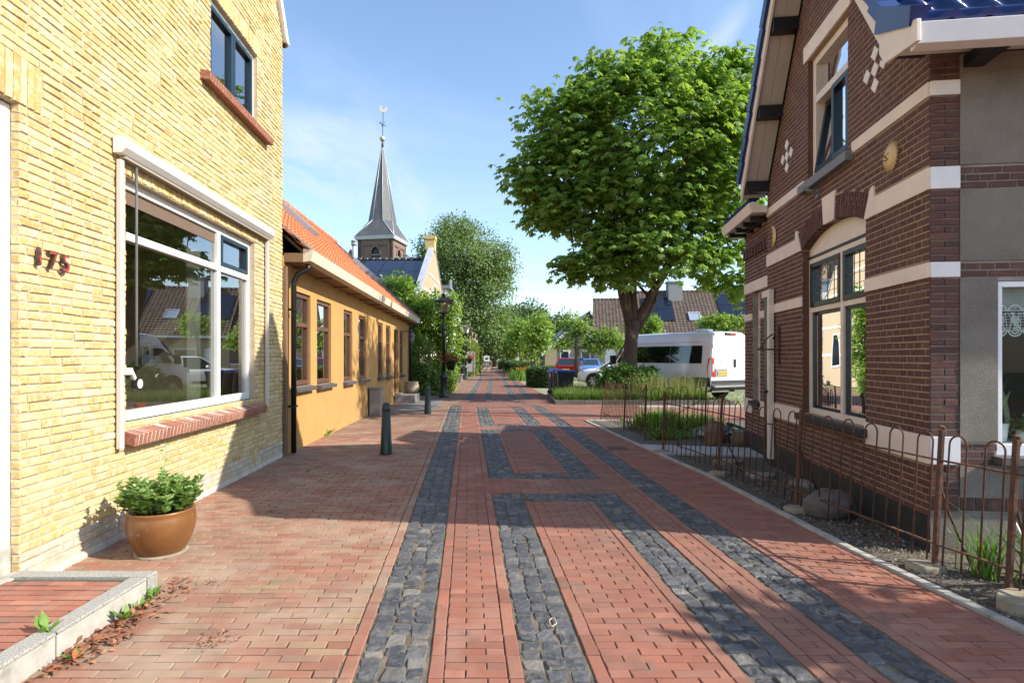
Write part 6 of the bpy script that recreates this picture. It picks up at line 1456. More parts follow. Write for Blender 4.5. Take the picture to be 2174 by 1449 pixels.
n = 26; c = np.stack([.9 + NP.normal(size=n) * .45, 40 + NP.normal(size=n) * 1.0, .72 + .12 * NP.random(n)], 1); v, f, r = leaf_cloud(c, rdirs(n, NP), 6, .03, .11, NP, aspect=.6); tag(raw_mesh('lily_flowers', v, f, r, mat('orange lily', ramp=[(.75, .18, .01), (.8, .28, .02)], rough=.5, tl=.2)), 'orange lily blooms standing above their leaves', 'flowers')
def mead(n, g): return -3 + g.random(n) * 6, 100 + g.random(n) * 20, np.zeros(n)
# the far wood closing the view
g = np.random.default_rng(80); n = 900; x = np.concatenate([-60 + g.random(n // 2) * 62, 6 + g.random(n - n // 2) * 130]); y = 150 + g.random(n) * 30; z = 2 + g.random(n) * 9 * (1 - .35 * g.random(n))
v, f, r = leaf_cloud(np.stack([x, y, z], 1), rdirs(n, g), 16, 1.6, 1.5, g); o = raw_mesh('far_wood', v, f, r, m_dtree, kind='stuff'); o['label'] = 'dark green wood beyond the village'
leafy('garden_tree', 'leafy young lime tree beside the brown brick house, shading the near corner of the road', 'tree', [((7.65, 1.55, 4.03), (.6, .42, .32), 2), ((8.2, 1.2, 4.15), (.7, .5, .4), 2)], 90, 9, .2, .3, m_lime, ([(8.6, .9, 0), (8.5, 1.0, 2), (8.2, 1.3, 4)], .16, .08), m_bark2, (8.6, .9, 0), 81, .2)
leafy('garden_tree', 'unseen tree added behind the brown brick house to dapple the orange wall with shade', 'tree', [((8.7, 12.4, 10.3), (1.7, 1.9, 1.3), 3), ((9.6, 14.2, 10.8), (1.4, 1.5, 1.2), 2)], 240, 9, .24, .32, m_lime, ([(9.3, 13.3, 0), (9.2, 13.2, 4), (9.1, 13.2, 8.6)], .22, .1), m_bark2, (9.3, 13.3, 0), 82, .2)  # hidden from view, added to throw dappled shade on the orange wall
# ================================================================ buildings further off
m_fbrick = mat('grey-brown brick', (.17, .13, .11), (.10, .08, .07), scale=20, rough=.9, stretch=(1, 1, 4))
m_cbrick = mat('church brick', (.22, .155, .12), (.15, .108, .086), scale=12, rough=.9, stretch=(1, 1, 5), nz=(.4, .6))
m_slate2 = mat('slate roof', (.105, .11, .12), (.06, .064, .072), scale=6, rough=.6, stretch=(1, 1, 4), nz=(.4, .6), dirt=[((.20, .20, .18), .9, .52, .72, .6, (1, 1, .3))])
m_zinc = mat('zinc', (.50, .53, .56), (.40, .43, .46), scale=3, rough=.4, metal=.2)
m_btile2 = mat('black pantile', ramp=[(.022, .022, .026), (.035, .034, .036), (.05, .046, .042)], rough=.35)
m_solar = mat('solar panel', (.008, .010, .022), rough=.12, spec=.8)
m_mtile = mat('brown concrete tile', ramp=[(.11, .075, .058), (.14, .09, .07), (.09, .065, .052), (.16, .11, .085), (.12, .095, .08)], col2=(.17, .145, .10), scale=2, nz=(.55, .8), rough=.85)
m_pbrick = mat('pale brick', (.42, .34, .22), (.33, .26, .17), scale=14, rough=.9, stretch=(1, 1, 4))
m_ochreb = mat('yellow brick pier', (.50, .33, .09), (.60, .46, .22), scale=9, rough=.9)
# church
CHX, CHY = -19.8, 87.0
ch = thing('church_tower', 'brown brick church tower with a slender grey slate spire and weathercock', 'church', (CHX, CHY, 0))
ca, sa = math.cos(R(-10)), math.sin(R(-10)); U1, U2 = Vector((ca, sa, 0)), Vector((-sa, ca, 0)); cc = Vector((CHX, CHY, 0)); hw = 2.75
def cp(a, b, z): return cc + U1 * a + U2 * b + Vector((0, 0, z))
EZ = 19.0
faces = [Fr(cp(-hw, -hw, 0), U1, -U2), Fr(cp(hw, -hw, 0), U2, U1), Fr(cp(hw, hw, 0), -U1, U2), Fr(cp(-hw, hw, 0), -U2, -U1)]
q = MB()
for F in faces: core(q, F, [0, 10, 15, EZ], lambda z: (0, 2 * hw), [(2.05, 3.45, 14.6, 18.0)], -.6, -.16)
for F in faces:
    core(q, F, [10, EZ], lambda z: (0, 2 * hw), [(.75, 4.75, 10.6, 18.45)], -.17, 0.)
    for i in range(7):
        a = .75 + i * 4 / 7; q.prism([F.p(a, 18.46, -.16), F.p(a, 18.0, -.16), F.p(a + 2 / 7, 18.3, -.16), F.p(a + 4 / 7, 18.0, -.16), F.p(a + 4 / 7, 18.46, -.16)], F.N * .155)
    n = 8; pts = [F.p(2.75 + .72 * math.cos(t), 16.0 + 1.15 * math.sin(t), -.155) for t in np.linspace(.0, math.pi, 9)]
q.build('tower', m_cbrick, ch)
for F in faces[:2]:
    w = MB(); w.prism([F.p(2.08, 14.6, -.5), F.p(3.42, 14.6, -.5), F.p(3.42, 17.3, -.5), F.p(2.75, 18.1, -.5), F.p(2.08, 17.3, -.5)], F.N * .1); ow = w.build('belfry_window', m_dark, ch)
    w = MB()
    for i in range(5): w.fbox(F, 2.1, 3.4, 14.7 + i * .5, 14.85 + i * .5, -.42, -.25)
    w.build('louvres', mat('weathered louvre', (.30, .29, .27), rough=.8), ow)
    w = MB(); A_ = [F.p(2.75 + .95 * math.cos(t), 16.7 + 1.5 * math.sin(t) ** .8, -.155) for t in np.linspace(0, math.pi, 11)]; B_ = [F.p(2.75 + .68 * math.cos(t), 16.7 + 1.2 * math.sin(t) ** .8, -.155) for t in np.linspace(0, math.pi, 11)]
    for i in range(10): w.prism([A_[i], A_[i + 1], B_[i + 1], B_[i]], F.N * .1)
    w.build('arch', m_cbrick, ow)
q = MB(); h2 = hw + .32
q.hexa([cp(-h2, -h2, EZ), cp(h2, -h2, EZ), cp(h2, h2, EZ), cp(-h2, h2, EZ), cp(-h2 - .08, -h2 - .08, EZ + .5), cp(h2 + .08, -h2 - .08, EZ + .5), cp(h2 + .08, h2 + .08, EZ + .5), cp(-h2 - .08, h2 + .08, EZ + .5)]); q.build('gutter', m_zinc, ch)
q = MB(); zb, zf, zt = EZ + .5, EZ + 3.1, 33.6; oct_ = lambda r, z: [cp(r * math.cos(math.pi / 8 + k * math.pi / 4), r * math.sin(math.pi / 8 + k * math.pi / 4), z) for k in range(8)]
o0, o1 = oct_(2.05, zf), oct_(.17, zt); q.add(o0 + o1, [(k, (k + 1) % 8, 8 + (k + 1) % 8, 8 + k) for k in range(8)])
cr = [cp(h2, h2, zb), cp(-h2, h2, zb), cp(-h2, -h2, zb), cp(h2, -h2, zb)]                      # corner k between octagon vertices
for k in range(4):
    a, b = o0[2 * k], o0[(2 * k + 1) % 8]
    q.add([cr[k], a, b], [(0, 1, 2)] if False else [(0, 2, 1)]); q.add([cr[k], cr[(k + 1) % 4], o0[(2 * k + 2) % 8], o0[(2 * k + 1) % 8]], [(0, 1, 2, 3)])
sp = q.build('spire', m_slate2, ch)
q = MB()
for k in range(8): q.tube([o0[k], o1[k]], [.07, .04], 5)
for k in range(4):
    for j in (2 * k, 2 * k + 1): q.tube([cr[k] if j == 2 * k or True else cr[k], o0[j % 8]], .06, 5)
q.build('hip_leads', m_zinc, sp)
q = MB(); q.lathe([(.2, 33.5), (.14, 34.2), (.10, 34.9)], (CHX, CHY, 0), 10); q.tube([(CHX, CHY, 34.8), (CHX + .1, CHY, 39.0)], .05, 6)
for s in (-1, 1): q.tube([(CHX - .0, CHY, 37.1), (CHX + s * .55, CHY, 37.1 - s * .3)], .05, 5); q.tube([(CHX + s * .3, CHY, 37.5), (CHX, CHY, 36.7)], .04, 5)
fi = q.build('finial', m_dark, sp)
q = MB(); q.blob((CHX, CHY, 34.9), (.42, .42, .42), 12, 8, 0); q.build('ball', mat('old lead', (.40, .40, .34), rough=.6), fi)
q = MB(); K = Vector((CHX + .1, CHY, 39.2)); q.prism([K + Vector((-.55, 0, .75)), K + Vector((-.5, 0, .1)), K + Vector((-.2, 0, -.25)), K + Vector((.3, 0, -.2)), K + Vector((.55, 0, .25)), K + Vector((.6, 0, .6)), K + Vector((.4, 0, .55)), K + Vector((.2, 0, .2)), K + Vector((-.15, 0, .2)), K + Vector((-.3, 0, .8))], (0, .08, 0)); q.build('weathercock', mat('gilded', (.75, .68, .50), rough=.35), fi)
q = MB(); p = P(742, 560, 80); q.prism([P(730, 575, 80), P(738, 545, 80), P(740, 535, 80), P(744, 528, 80), P(748, 536, 80), P(750, 548, 80), P(764, 575, 80)], (0, .6, 0)); q.box((p.x - 2.5, 80, 0), (p.x + 2.5, 84, P(0, 575, 80).z)); tag(q.build('church_gable', mat('dark stone', (.07, .06, .055), rough=.9)), 'dark stepped gable tip beside the church tower', 'church gable')
# house with solar panels, gable to the street
sh = thing('solar_house', 'brick house with a black tiled roof of solar panels and a white edged gable', 'house', (-8.5, 31.5, 0))
GX, Y0, Y1, RY, EZ2, RZ = -4.37, 27.0, 37.0, 32.0, 4.15, 6.98
q = MB(); q.box((-16, Y0, 0), (GX - .32, Y1, EZ2)); q.build('wall', m_fbrick, sh)
q = MB(); FS = Fr((-16, Y0, 0), (1, 0, 0), (0, -1, 0)); lay_bricks(q, FS, 2.2, EZ2, .075, lambda z: (7.5, 11.25), [], .22, joint=.02, proud=.012, ch=.002, jit=.001); q.build('brickwork', mat('grey brick', ramp=[(.12, .10, .09), (.17, .135, .11), (.20, .16, .13), (.10, .085, .08)], rough=.9), sh)
q = MB(); q.prism([(GX, Y0 - .1, 0), (GX, Y1 + .1, 0), (GX, Y1 + .1, EZ2 + .35), (GX, RY + .3, RZ + .62), (GX, RY - .3, RZ + .62), (GX, Y0 - .1, EZ2 + .35)], (-.3, 0, 0)); gw = q.build('gable_wall', m_pbrick, sh)
q = MB()
for z, hh in ((1.6, .12), (3.2, .12), (4.9, .12), (5.9, .1)):
    f_ = max(0, (z - EZ2) / (RZ - EZ2)) * 4.8; q.box((GX, Y0 + f_, z), (GX + .03, Y1 - f_, z + hh))
q.build('white_bands', m_wband, gw)
for y, z0, z1 in ((29.6, 1.0, 2.9), (34.4, 1.0, 2.9), (32, 4.3, 5.6)):
    q = MB(); q.box((GX + .002, y - .5, z0), (GX + .05, y + .5, z1)); wf = q.build('window', m_white, gw); q = MB(); q.box((GX + .052, y - .4, z0 + .1), (GX + .056, y + .4, z1 - .1)); q.build('pane', m_solar, wf)
q = MB(); q.prism([(GX + .04, Y0 - .2, EZ2 + .33), (GX + .04, RY - .3, RZ + .65), (GX + .04, RY - .3, RZ + .70), (GX + .04, Y0 - .2, EZ2 + .40)], (-.34, 0, 0)); q.prism([(GX + .04, Y1 + .2, EZ2 + .33), (GX + .04, RY + .3, RZ + .65), (GX + .04, RY + .3, RZ + .70), (GX + .04, Y1 + .2, EZ2 + .40)], (-.34, 0, 0)); q.build('zinc_coping', m_zinc, gw)
q = MB(); q.box((GX - .45, RY - .32, RZ + .5), (GX + .06, RY + .32, RZ + 1.15)); q.box((GX - .5, RY - .36, RZ + 1.152), (GX + .1, RY + .36, RZ + 1.35)); q.build('gable_pier', m_ochreb, gw)
q = MB(); e = Vector((-16, Y0 - .3, EZ2 + .05)); upv_ = Vector((0, RY - Y0 + .3, RZ - EZ2 - .05)); nv = Vector((1, 0, 0)).cross(upv_).normalized(); pantiles(q, e, (1, 0, 0), upv_, nv, 16 + GX - .33, upv_.length, .24, .33, .04, .03, 4)
rr_ = q.build('roof', m_btile2, sh)
q = MB(); q.prism([e - nv * .02, e - nv * .1, e + upv_ - nv * .1, e + upv_ - nv * .02], (16 + GX - .4, 0, 0)); q.prism([(-16, RY, RZ - .02), (-16, RY, RZ - .1), (-16, Y1 + .3, EZ2 - .1), (-16, Y1 + .3, EZ2)], (16 + GX - .4, 0, 0)); q.build('roof_deck', m_dark, rr_)
q = MB(); x = -16.
while x < GX - .4: q.tube([(x, RY, RZ + .05), (x + .38, RY, RZ + .06)], [.10, .12], 8, rnd.random()); x += .36
q.build('ridge_tiles', m_btile2, rr_)
FSR = Fr(e + nv * .10, (1, 0, 0), nv, upv_.normalized())
for i in range(3):
    for j in range(2):
        q = MB(); x0 = 16 + GX - 1.45 - 1.03 * (i + 1) * 1.0 - .0; 
        x0 = 7.95 + i * 1.08; y0 = 2.1 + j * 1.72; q.fbox(FSR, x0, x0 + 1.055, y0, y0 + 1.69, 0, .04); q.build('solar_panel', m_solar, rr_)
q = MB(); q.tube([FSR.p(7.55, 4.3, 0), FSR.p(7.55, 4.3, 0) + Vector((0, 0, 1.25))], .11, 12); q.lathe([(.16, 1.25), (.17, 1.3), (.15, 1.45), (.2, 1.47), (.02, 1.56)], FSR.p(7.55, 4.3, 0), 12); q.build('flue', m_zinc, rr_)
# white fronted house with tall brown windows
wh = thing('white_house', 'white fronted street house with a row of tall windows and a dormer', 'house', (-5, 45, 0))
WX = Fr((-3.05 - .0165 * 38, 0, 0), (-.018, 1, 0), (1, .018, 0)); W0, W1_ = 37.8, 45.2
q = MB(); wholes = [(W0 + .9 + i * 1.22, W0 + 1.55 + i * 1.22, .9, 3.2) for i in range(5)]; core(q, WX, [0, 2, 4.4], lambda z: (W0, W1_), wholes, -.4, 0); hw_ = q.build('wall', m_white, wh)
q = MB(); c0 = WX.p(W0, 0, -.4); q.box((c0.x - 6, W0, 0), (c0.x - .01, W1_, 4.4)); q.build('side_wall', m_fbrick, wh)
for a, b, c_, d_ in wholes:
    q = MB(); frame_ring(q, WX, a + .004, b - .004, c_, d_ - .004, .09, -.2, -.08); q.fbox(WX, a + .094, b - .094, 2.2, 2.3, -.2, -.07); wf = q.build('window', m_brown, hw_); q = MB(); pane(q, WX, a + .094, b - .094, c_ + .09, d_ - .094, -.15); q.build('pane', m_solar, wf)
    q = MB(); q.fbox(WX, a - .05, b + .05, c_ - .12, c_ - .004, -.05, .08); q.build('sill', m_brown, wf)
q = MB(); q.fbox(WX, W0, W1_, 4.0, 4.3, .002, .10); q.fbox(WX, W0, W1_, 4.302, 4.55, .002, .40); q.fbox(WX, W0, W1_, .0, .35, .002, .04); q.build('cornice', m_white, hw_)
q = MB(); A_ = WX.p(W0, 4.5, .3); q.hexa([A_, A_ + WX.U * 7.4, A_ + WX.U * 7.4 + Vector((-3.2, 0, 2.2)), A_ + Vector((-3.2, 0, 2.2)), A_ + Vector((0, 0, .12)), A_ + WX.U * 7.4 + Vector((0, 0, .12)), A_ + WX.U * 7.4 + Vector((-3.2, 0, 2.3)), A_ + Vector((-3.2, 0, 2.3))]); q.build('roof', m_btile2, wh)
q = MB(); D0 = 39.4; q.fbox(WX, D0, D0 + 1.9, 4.56, 6.3, -1.4, -.2); dm = q.build('dormer', m_white, wh); q = MB(); q.fbox(WX, D0 + .25, D0 + 1.65, 4.8, 6.0, -.198, -.17); q.build('pane', m_solar, dm)
q = MB(); q.fbox(WX, D0 - .25, D0 + 2.15, 6.302, 6.5, -1.6, .15); q.prism([WX.p(D0 + 1.5, 6.5, .05), WX.p(D0 + 2.15, 6.5, .05), WX.p(D0 + 2.1, 7.1, .05), WX.p(D0 + 1.9, 7.2, .05)], (-.15, 0, 0)); q.build('dormer_cornice', mat('grey cornice', (.20, .22, .22), rough=.5), dm)
# green railing posts in front of it, sign board and stone block
for i in range(6):
    y = 39.4 + i * 1.5; x = -3.55 - .018 * (y - 38) + (.0 if i else .05)
    q = MB(); q.lathe([(.085, 0), (.085, .9), (.10, .91), (.10, .95), (.05, 1.0), (0, 1.02)], (x, y, 0), 12); tag(q.build('railing_post', m_boll), 'round dark green post in the row along the front of the white house', 'post', 'green posts before the white house')
q = MB(); q.box((-3.55, 45.05, .4), (-2.95, 45.10, 2.0)); q.box((-3.57, 45.0, 0), (-3.52, 45.04, 2.0)); q.box((-2.98, 45.0, 0), (-2.93, 45.04, 2.0)); tag(q.build('notice_board', mat('grey board', (.36, .35, .34), (.28, .27, .26), scale=12, rough=.8, stretch=(1, 1, 6)), bevel=.01), 'grey slatted notice board behind the second street lamp', 'notice board')
q = MB(); q.box((-3.9, 35.4, 0), (-3.15, 36.2, .42)); q.box((-3.97, 35.34, .422), (-3.08, 36.26, .5)); tag(q.build('stone_block', m_step, bevel=.02), 'low stone block at the corner of the white house', 'block')
q = MB(); q.tube([(-2.62, 47.2, 0), (-2.62, 47.2, 1.0)], .04, 8); q.box((-3.1, 47.0, 1.0), (-2.45, 47.3, 1.1)); tag(q.build('letter_box_stand', m_lampg), 'small grey topped stand before the beech hedge', 'stand')
# roof and posts far down the street
for i, (px, Y, w_, h_, lab) in enumerate(((1033, 88, .9, .9, 'white rectangular sign board at the far end of the street'), (1050, 96, .8, .9, 'small square white road sign on a pole at the far end of the street'))):
    p = P(px, HY, Y); t = thing('road_sign', lab, 'sign', (p.x, Y, 0)); z0 = .9 if i == 0 else 1.3
    q = MB(); q.box((p.x - w_ / 2, Y - .03, z0), (p.x + w_ / 2, Y, z0 + h_)); q.build('board', m_wband, t, bevel=.01); q = MB(); q.tube([(p.x, Y + .04, 0), (p.x, Y + .04, z0 + h_)], .05, 6); q.build('pole', m_zinc, t)
    q = MB(); q.box((p.x - .2, Y - .036, z0 + .25), (p.x + .2, Y - .032, z0 + .6)); q.build('sign_mark', m_solar, t)
for i in range(12):
    y = 50 + i * 6.0; x = 1.55 + .45 * (i % 3) - .028 * (y - 50); h_ = 2.4 if i % 3 else 4.2
    q = MB(); q.lathe([(.06, 0), (.055, h_), (.03, h_ + .06), (0, h_ + .07)], (x, y, 0), 8); tag(q.build('white_pole', m_white), 'slim white pole in the line along the limes, %s' % ('taller than its neighbours' if i % 3 == 0 else 'shorter than the tall poles'), 'pole', 'white poles along the limes')
q = MB(); p = P(1028, HY, 74); q.box((-10, 74, 0), (p.x - 1.2, 80, 3.4)); q.prism([(-10, 73.6, 3.4), (-10, 77, 6.2), (-10, 80.4, 3.4)], (10 + p.x - 1.2, 0, 0)); tag(q.build('street_house', m_pbrick), 'pale brick house behind the tall beech hedge', 'house')
# ---------------------------------------------------------------- houses across the parking place
rh = thing('row_house', 'long brown tiled row house with solar panels, skylight and chimney behind the van', 'house', (15, 54, 0))
ux = Vector((.992, -.125, 0)); un = Vector((-.125, -.992, 0))
def rowhouse(x0, ln, ridge_z, eave_z, y0, run=5.2):
    o = Vector((x0, y0, 0)); F = Fr(o + un * run, ux, un); q = MB()
    hs = []; u = 1.0
    while u < ln - 2: hs.append((u, u + 1.0, .1, 2.3)); hs.append((u + 1.6, u + 3.4, .9, 2.3)); u += 5.4
    core(q, F, [0, 2.5, eave_z], lambda z: (0, ln), hs, -.4, 0); q.prism([F.p(.01, 0, -.41), F.p(.01, eave_z, -.41), o + ux * .01 + Vector((0, 0, ridge_z - .1)), o + ux * .01 - un * run + Vector((0, 0, eave_z)), o + ux * .01 - un * run], ux * .3); 
    wl_ = q.build('wall', m_pbrick, rh)
    for k, h_ in enumerate(hs):
        q = MB(); frame_ring(q, F, h_[0] + .004, h_[1] - .004, h_[2], h_[3] - .004, .1, -.2, -.05)
        if k % 2 == 0: q.fbox(F, h_[0] + .1, h_[1] - .1, .2, 2.2, -.18, -.1); q.build('door', m_white, wl_)
        else:
            w_ = q.build('window', m_white, wl_); q = MB(); pane(q, F, h_[0] + .1, h_[1] - .1, 1.0, 2.2, -.1); q.build('pane', m_solar, w_)
    e_ = o + un * (run + .45) + Vector((0, 0, eave_z - .15)); up_ = (o + Vector((0, 0, ridge_z))) - e_; nv_ = ux.cross(up_).normalized(); q = MB(); pantiles(q, e_, ux, up_, nv_, ln, up_.length, .33, .36, .05, .035, 4); rf_ = q.build('roof', m_mtile, rh)
    q = MB(); q.prism([e_ - nv_ * .04, e_ - nv_ * .16, e_ + up_ - nv_ * .16, e_ + up_ - nv_ * .04], ux * ln); q.prism([o + Vector((0, 0, ridge_z)), o + Vector((0, 0, ridge_z - .15)), o - un * run + Vector((0, 0, eave_z - .2)), o - un * run + Vector((0, 0, eave_z - .05))], ux * ln); q.build('roof_deck', m_dark, rf_)
    q = MB(); u = 0
    while u < ln - .3: c = o + ux * u + Vector((0, 0, ridge_z + .05)); q.tube([c, c + ux * .42], [.13, .15], 8, rnd.random()); u += .4
    q.build('ridge_tiles', m_mtile, rf_)
    q = MB(); q.fbox(F, 0, ln, eave_z - .32, eave_z - .12, .3, .5); q.build('gutter', m_zinc, wl_)
    return Fr(e_ + nv_ * .06, ux, nv_, up_.normalized()), rf_, up_.length
FA, ra, la = rowhouse(8.1, 4.2, 7.26, 3.5, 57.0)
FB, rb_, lb_ = rowhouse(12.32, 26, 7.95, 3.5, 56.45)
for x0, n_, m_, y0 in ((.35, 2, 2, 2.35), (7.35, 4, 2, 2.9)):
    for i in range(n_):
        for j in range(m_): q = MB(); q.fbox(FB, x0 + i * 1.42, x0 + i * 1.42 + 1.39, y0 + j * 1.9, y0 + j * 1.9 + 1.86, .0, .08); q.build('solar_panel', m_solar, rb_)
q = MB(); frame_ring(q, FB, 4.45, 5.5, 2.3, 3.6, .1, -.05, .14); sk_ = q.build('skylight', mat('skylight frame', (.16, .17, .18), rough=.4), rb_); q = MB(); pane(q, FB, 4.55, 5.4, 2.4, 3.5, .1); q.build('pane', mat('bright skylight pane', (.55, .62, .70), rough=.05, spec=1., metal=.6), sk_)
q = MB(); c = FB.p(2.9, lb_ - 1.3, 0); q.box((c.x - .0, c.y - .3, c.z - 1), (c.x + 1.35, c.y + .7, c.z + 1.55)); q.box((c.x - .08, c.y - .38, c.z + 1.552), (c.x + 1.43, c.y + .78, c.z + 1.7)); q.build('chimney', mat('lead clad', (.23, .24, .25), (.17, .18, .19), scale=20, rough=.7), rb_)
gh = thing('gabled_house', 'dark roofed gabled house with white verge boards behind the trained lime', 'house', (6.2, 52, 0))
ax_, az_, fx_, fz_ = 5.85, 4.75, 2.72, 1.85; yy0 = 52.
q = MB(); q.prism([(fx_ + .3, yy0 + .2, 0), (8.7, yy0 + .2, 0), (8.7, yy0 + .2, 1.9), (ax_, yy0 + .2, az_ - .3), (fx_ + .3, yy0 + .2, 1.9)], (0, 10, 0)); gwl = q.build('wall', m_pbrick, gh)
for s in (-1, 1):
    fx2 = fx_ if s < 0 else 2 * ax_ - fx_; d_ = Vector((ax_ - fx2, 0, az_ - fz_)); nn_ = Vector((-d_.z, 0, d_.x)).normalized(); nn_ = nn_ if nn_.z > 0 else -nn_
    q = MB(); q.prism([Vector((fx2, yy0 - .2, fz_)), Vector((ax_, yy0 - .2, az_)), Vector((ax_, yy0 - .2, az_)) + nn_ * .18, Vector((fx2, yy0 - .2, fz_)) + nn_ * .18], (0, 11, 0)); q.build('roof', m_btile2, gh)
    q = MB(); q.prism([Vector((fx2, yy0 - .25, fz_ - .25)), Vector((ax_, yy0 - .25, az_ - .25)), Vector((ax_, yy0 - .25, az_ + .1)), Vector((fx2, yy0 - .25, fz_ + .1))], (0, .045, 0)); q.build('verge_board', m_white, gh)
for x0, x1, z0, z1 in ((6.3, 7.2, .2, 2.2), (4.4, 5.3, 1.0, 2.2)):
    q = MB(); q.box((x0, yy0 + .12, z0), (x1, yy0 + .198, z1)); w_ = q.build('window' if z0 > .5 else 'door', m_white, gwl); q = MB(); q.box((x0 + .12, yy0 + .10, z0 + (.12 if z0 > .5 else 1.0)), (x1 - .12, yy0 + .118, z1 - .12)); q.build('pane', m_solar, w_)
b_ = thing('rear_gable_house', 'small dark gable with white verge peeping above the gabled house', 'house', (9.5, 70, 0))
q = MB(); q.prism([(7.4, 70, 0), (12, 70, 0), (12, 70, 4.9), (9.6, 70, 7.0), (7.4, 70, 4.9)], (0, 9, 0)); q.build('wall', m_fbrick, b_)
q = MB(); q.prism([(7.1, 69.8, 4.7), (9.6, 69.8, 7.1), (9.6, 69.8, 7.3), (7.0, 69.8, 4.85)], (0, 9.4, 0)); q.prism([(12.1, 69.8, 4.7), (9.6, 69.8, 7.1), (9.6, 69.8, 7.3), (12.2, 69.8, 4.85)], (0, 9.4, 0)); q.build('roof', m_btile2, b_)
q = MB(); q.prism([(9.6, 69.75, 6.9), (12.1, 69.75, 4.5), (12.15, 69.75, 4.85), (9.6, 69.75, 7.3)], (0, .05, 0)); q.build('verge_board', m_white, b_)
# low picket fence behind the cars
pf = thing('picket_fence', 'low grey wooden fence of upright boards behind the red car', 'fence', (5.5, 47, 0))
q = MB(); x = 1.9
while x < 9.5: q.box((x, 49.0, 0), (x + .16, 49.03, .85)); x += .2
q.build('boards', mat('grey timber', (.20, .18, .16), (.13, .12, .10), scale=10, rough=.9, stretch=(2, 2, .3)), pf)
q = MB(); q.box((1.9, 49.031, .25), (9.5, 49.07, .33)); q.box((1.9, 49.031, .6), (9.5, 49.07, .68)); q.build('rails', MATS['grey timber'], pf)
# ================================================================ vehicles and wheelie bins
m_wpaint = mat('white car paint', (.82, .82, .83), rough=.22, spec=.6, coat=.6)
m_black = mat('black plastic', (.015, .015, .016), (.022, .022, .022), scale=20, rough=.55)
m_tyre = mat('tyre', (.014, .014, .014), rough=.85)
m_rim = mat('alloy', (.55, .56, .58), rough=.3, metal=.8)
m_privacy = mat('privacy glass', (.006, .008, .008), rough=.04, spec=1.)
m_cglass = mat('car glass', (.02, .035, .045), rough=.04, spec=1.)
m_tail = mat('tail lamp', (.55, .008, .012), rough=.12, spec=.8)
m_amber = mat('amber lamp', (.75, .20, .01), rough=.2)
m_chrome = mat('chrome', (.7, .7, .72), rough=.12, metal=1.)
m_plate = mat('yellow plate', (.80, .52, .02), rough=.4); m_plateb = mat('plate blue', (.02, .05, .45), rough=.4)
def loft(q, st, prof, mi=0, r=.5):              # st: (x, width scale, z bottom, z top); prof: (y, z in 0..1) up the left side
    full = [(y, z) for y, z in prof] + [(-y, z) for y, z in reversed(prof)]; n = len(full); vs = []
    for x, w, zb, zt in st:
        for y, z in full: vs.append((x, y * w, zb + (zt - zb) * z))
    m = len(st)
    fs = [(i * n + k, i * n + (k + 1) % n, (i + 1) * n + (k + 1) % n, (i + 1) * n + k) for i in range(m - 1) for k in range(n)]
    q.add(vs, [tuple(reversed(f)) for f in fs], r, mi, True); k0 = len(q.v) - len(vs)
    q.f.append(tuple(k0 + k for k in range(n))); q.f.append(tuple(k0 + (m - 1) * n + k for k in range(n - 1, -1, -1))); q.mi += [mi, mi]; q.sm += [False, False]
def wheel(t, x, y, r, w, spokes=5, rim=None, steel=False, name='wheel'):
    s = 1 if y > 0 else -1
    prof = [(r * .62, 0), (r * .66, .012), (r * .9, 0.004), (r, .03), (r, w - .03), (r * .9, w), (r * .5, w)]
    def ring(q, pr, n=28):
        vs = []; m = len(pr)
        for a, d in pr:
            for k in range(n): vs.append((x + a * math.cos(2 * math.pi * k / n), y + s * (w / 2 - d), r + a * math.sin(2 * math.pi * k / n)))
        q.add(vs, [(i * n + k, i * n + (k + 1) % n, (i + 1) * n + (k + 1) % n, (i + 1) * n + k) for i in range(m - 1) for k in range(n)], smooth=True)
    wt = bpy.data.objects.new(name, None); 
    q = MB(); ring(q, prof); tyre = q.build(name, m_tyre, t, world=False)
    q = MB(); ring(q, [(r * .64, .008), (r * .64, .05), (r * .55, .07), (r * .12, .07)])
    for k in range(spokes * 2 if not steel else spokes):
        a = 2 * math.pi * (k // 2 + (.12 if k % 2 else -.12) * 1.) / spokes if not steel else 2 * math.pi * k / spokes; yy = y + s * (w / 2 - .02)
        q.bar((x + r * .1 * math.cos(a), yy, r + r * .1 * math.sin(a)), (x + r * .62 * math.cos(a), yy + s * .006, r + r * .62 * math.sin(a)), .045 if not steel else .09, .02, up=(0, 1, 0))
    ring(q, [(r * .16, -.002), (r * .14, -.01), (.001, -.012)], 14); q.build('rim', rim or m_rim, tyre, world=False)
    q = MB(); ring(q, [(r * .62, .075), (.001, .078)], 20); q.build('brake', m_black, tyre, world=False)
    return tyre
def panelq(q, pts, th=.012, n=None):
    pts = [Vector(p) for p in pts]; n = n or (pts[1] - pts[0]).cross(pts[2] - pts[0]).normalized(); q.prism(pts, Vector(n) * th)
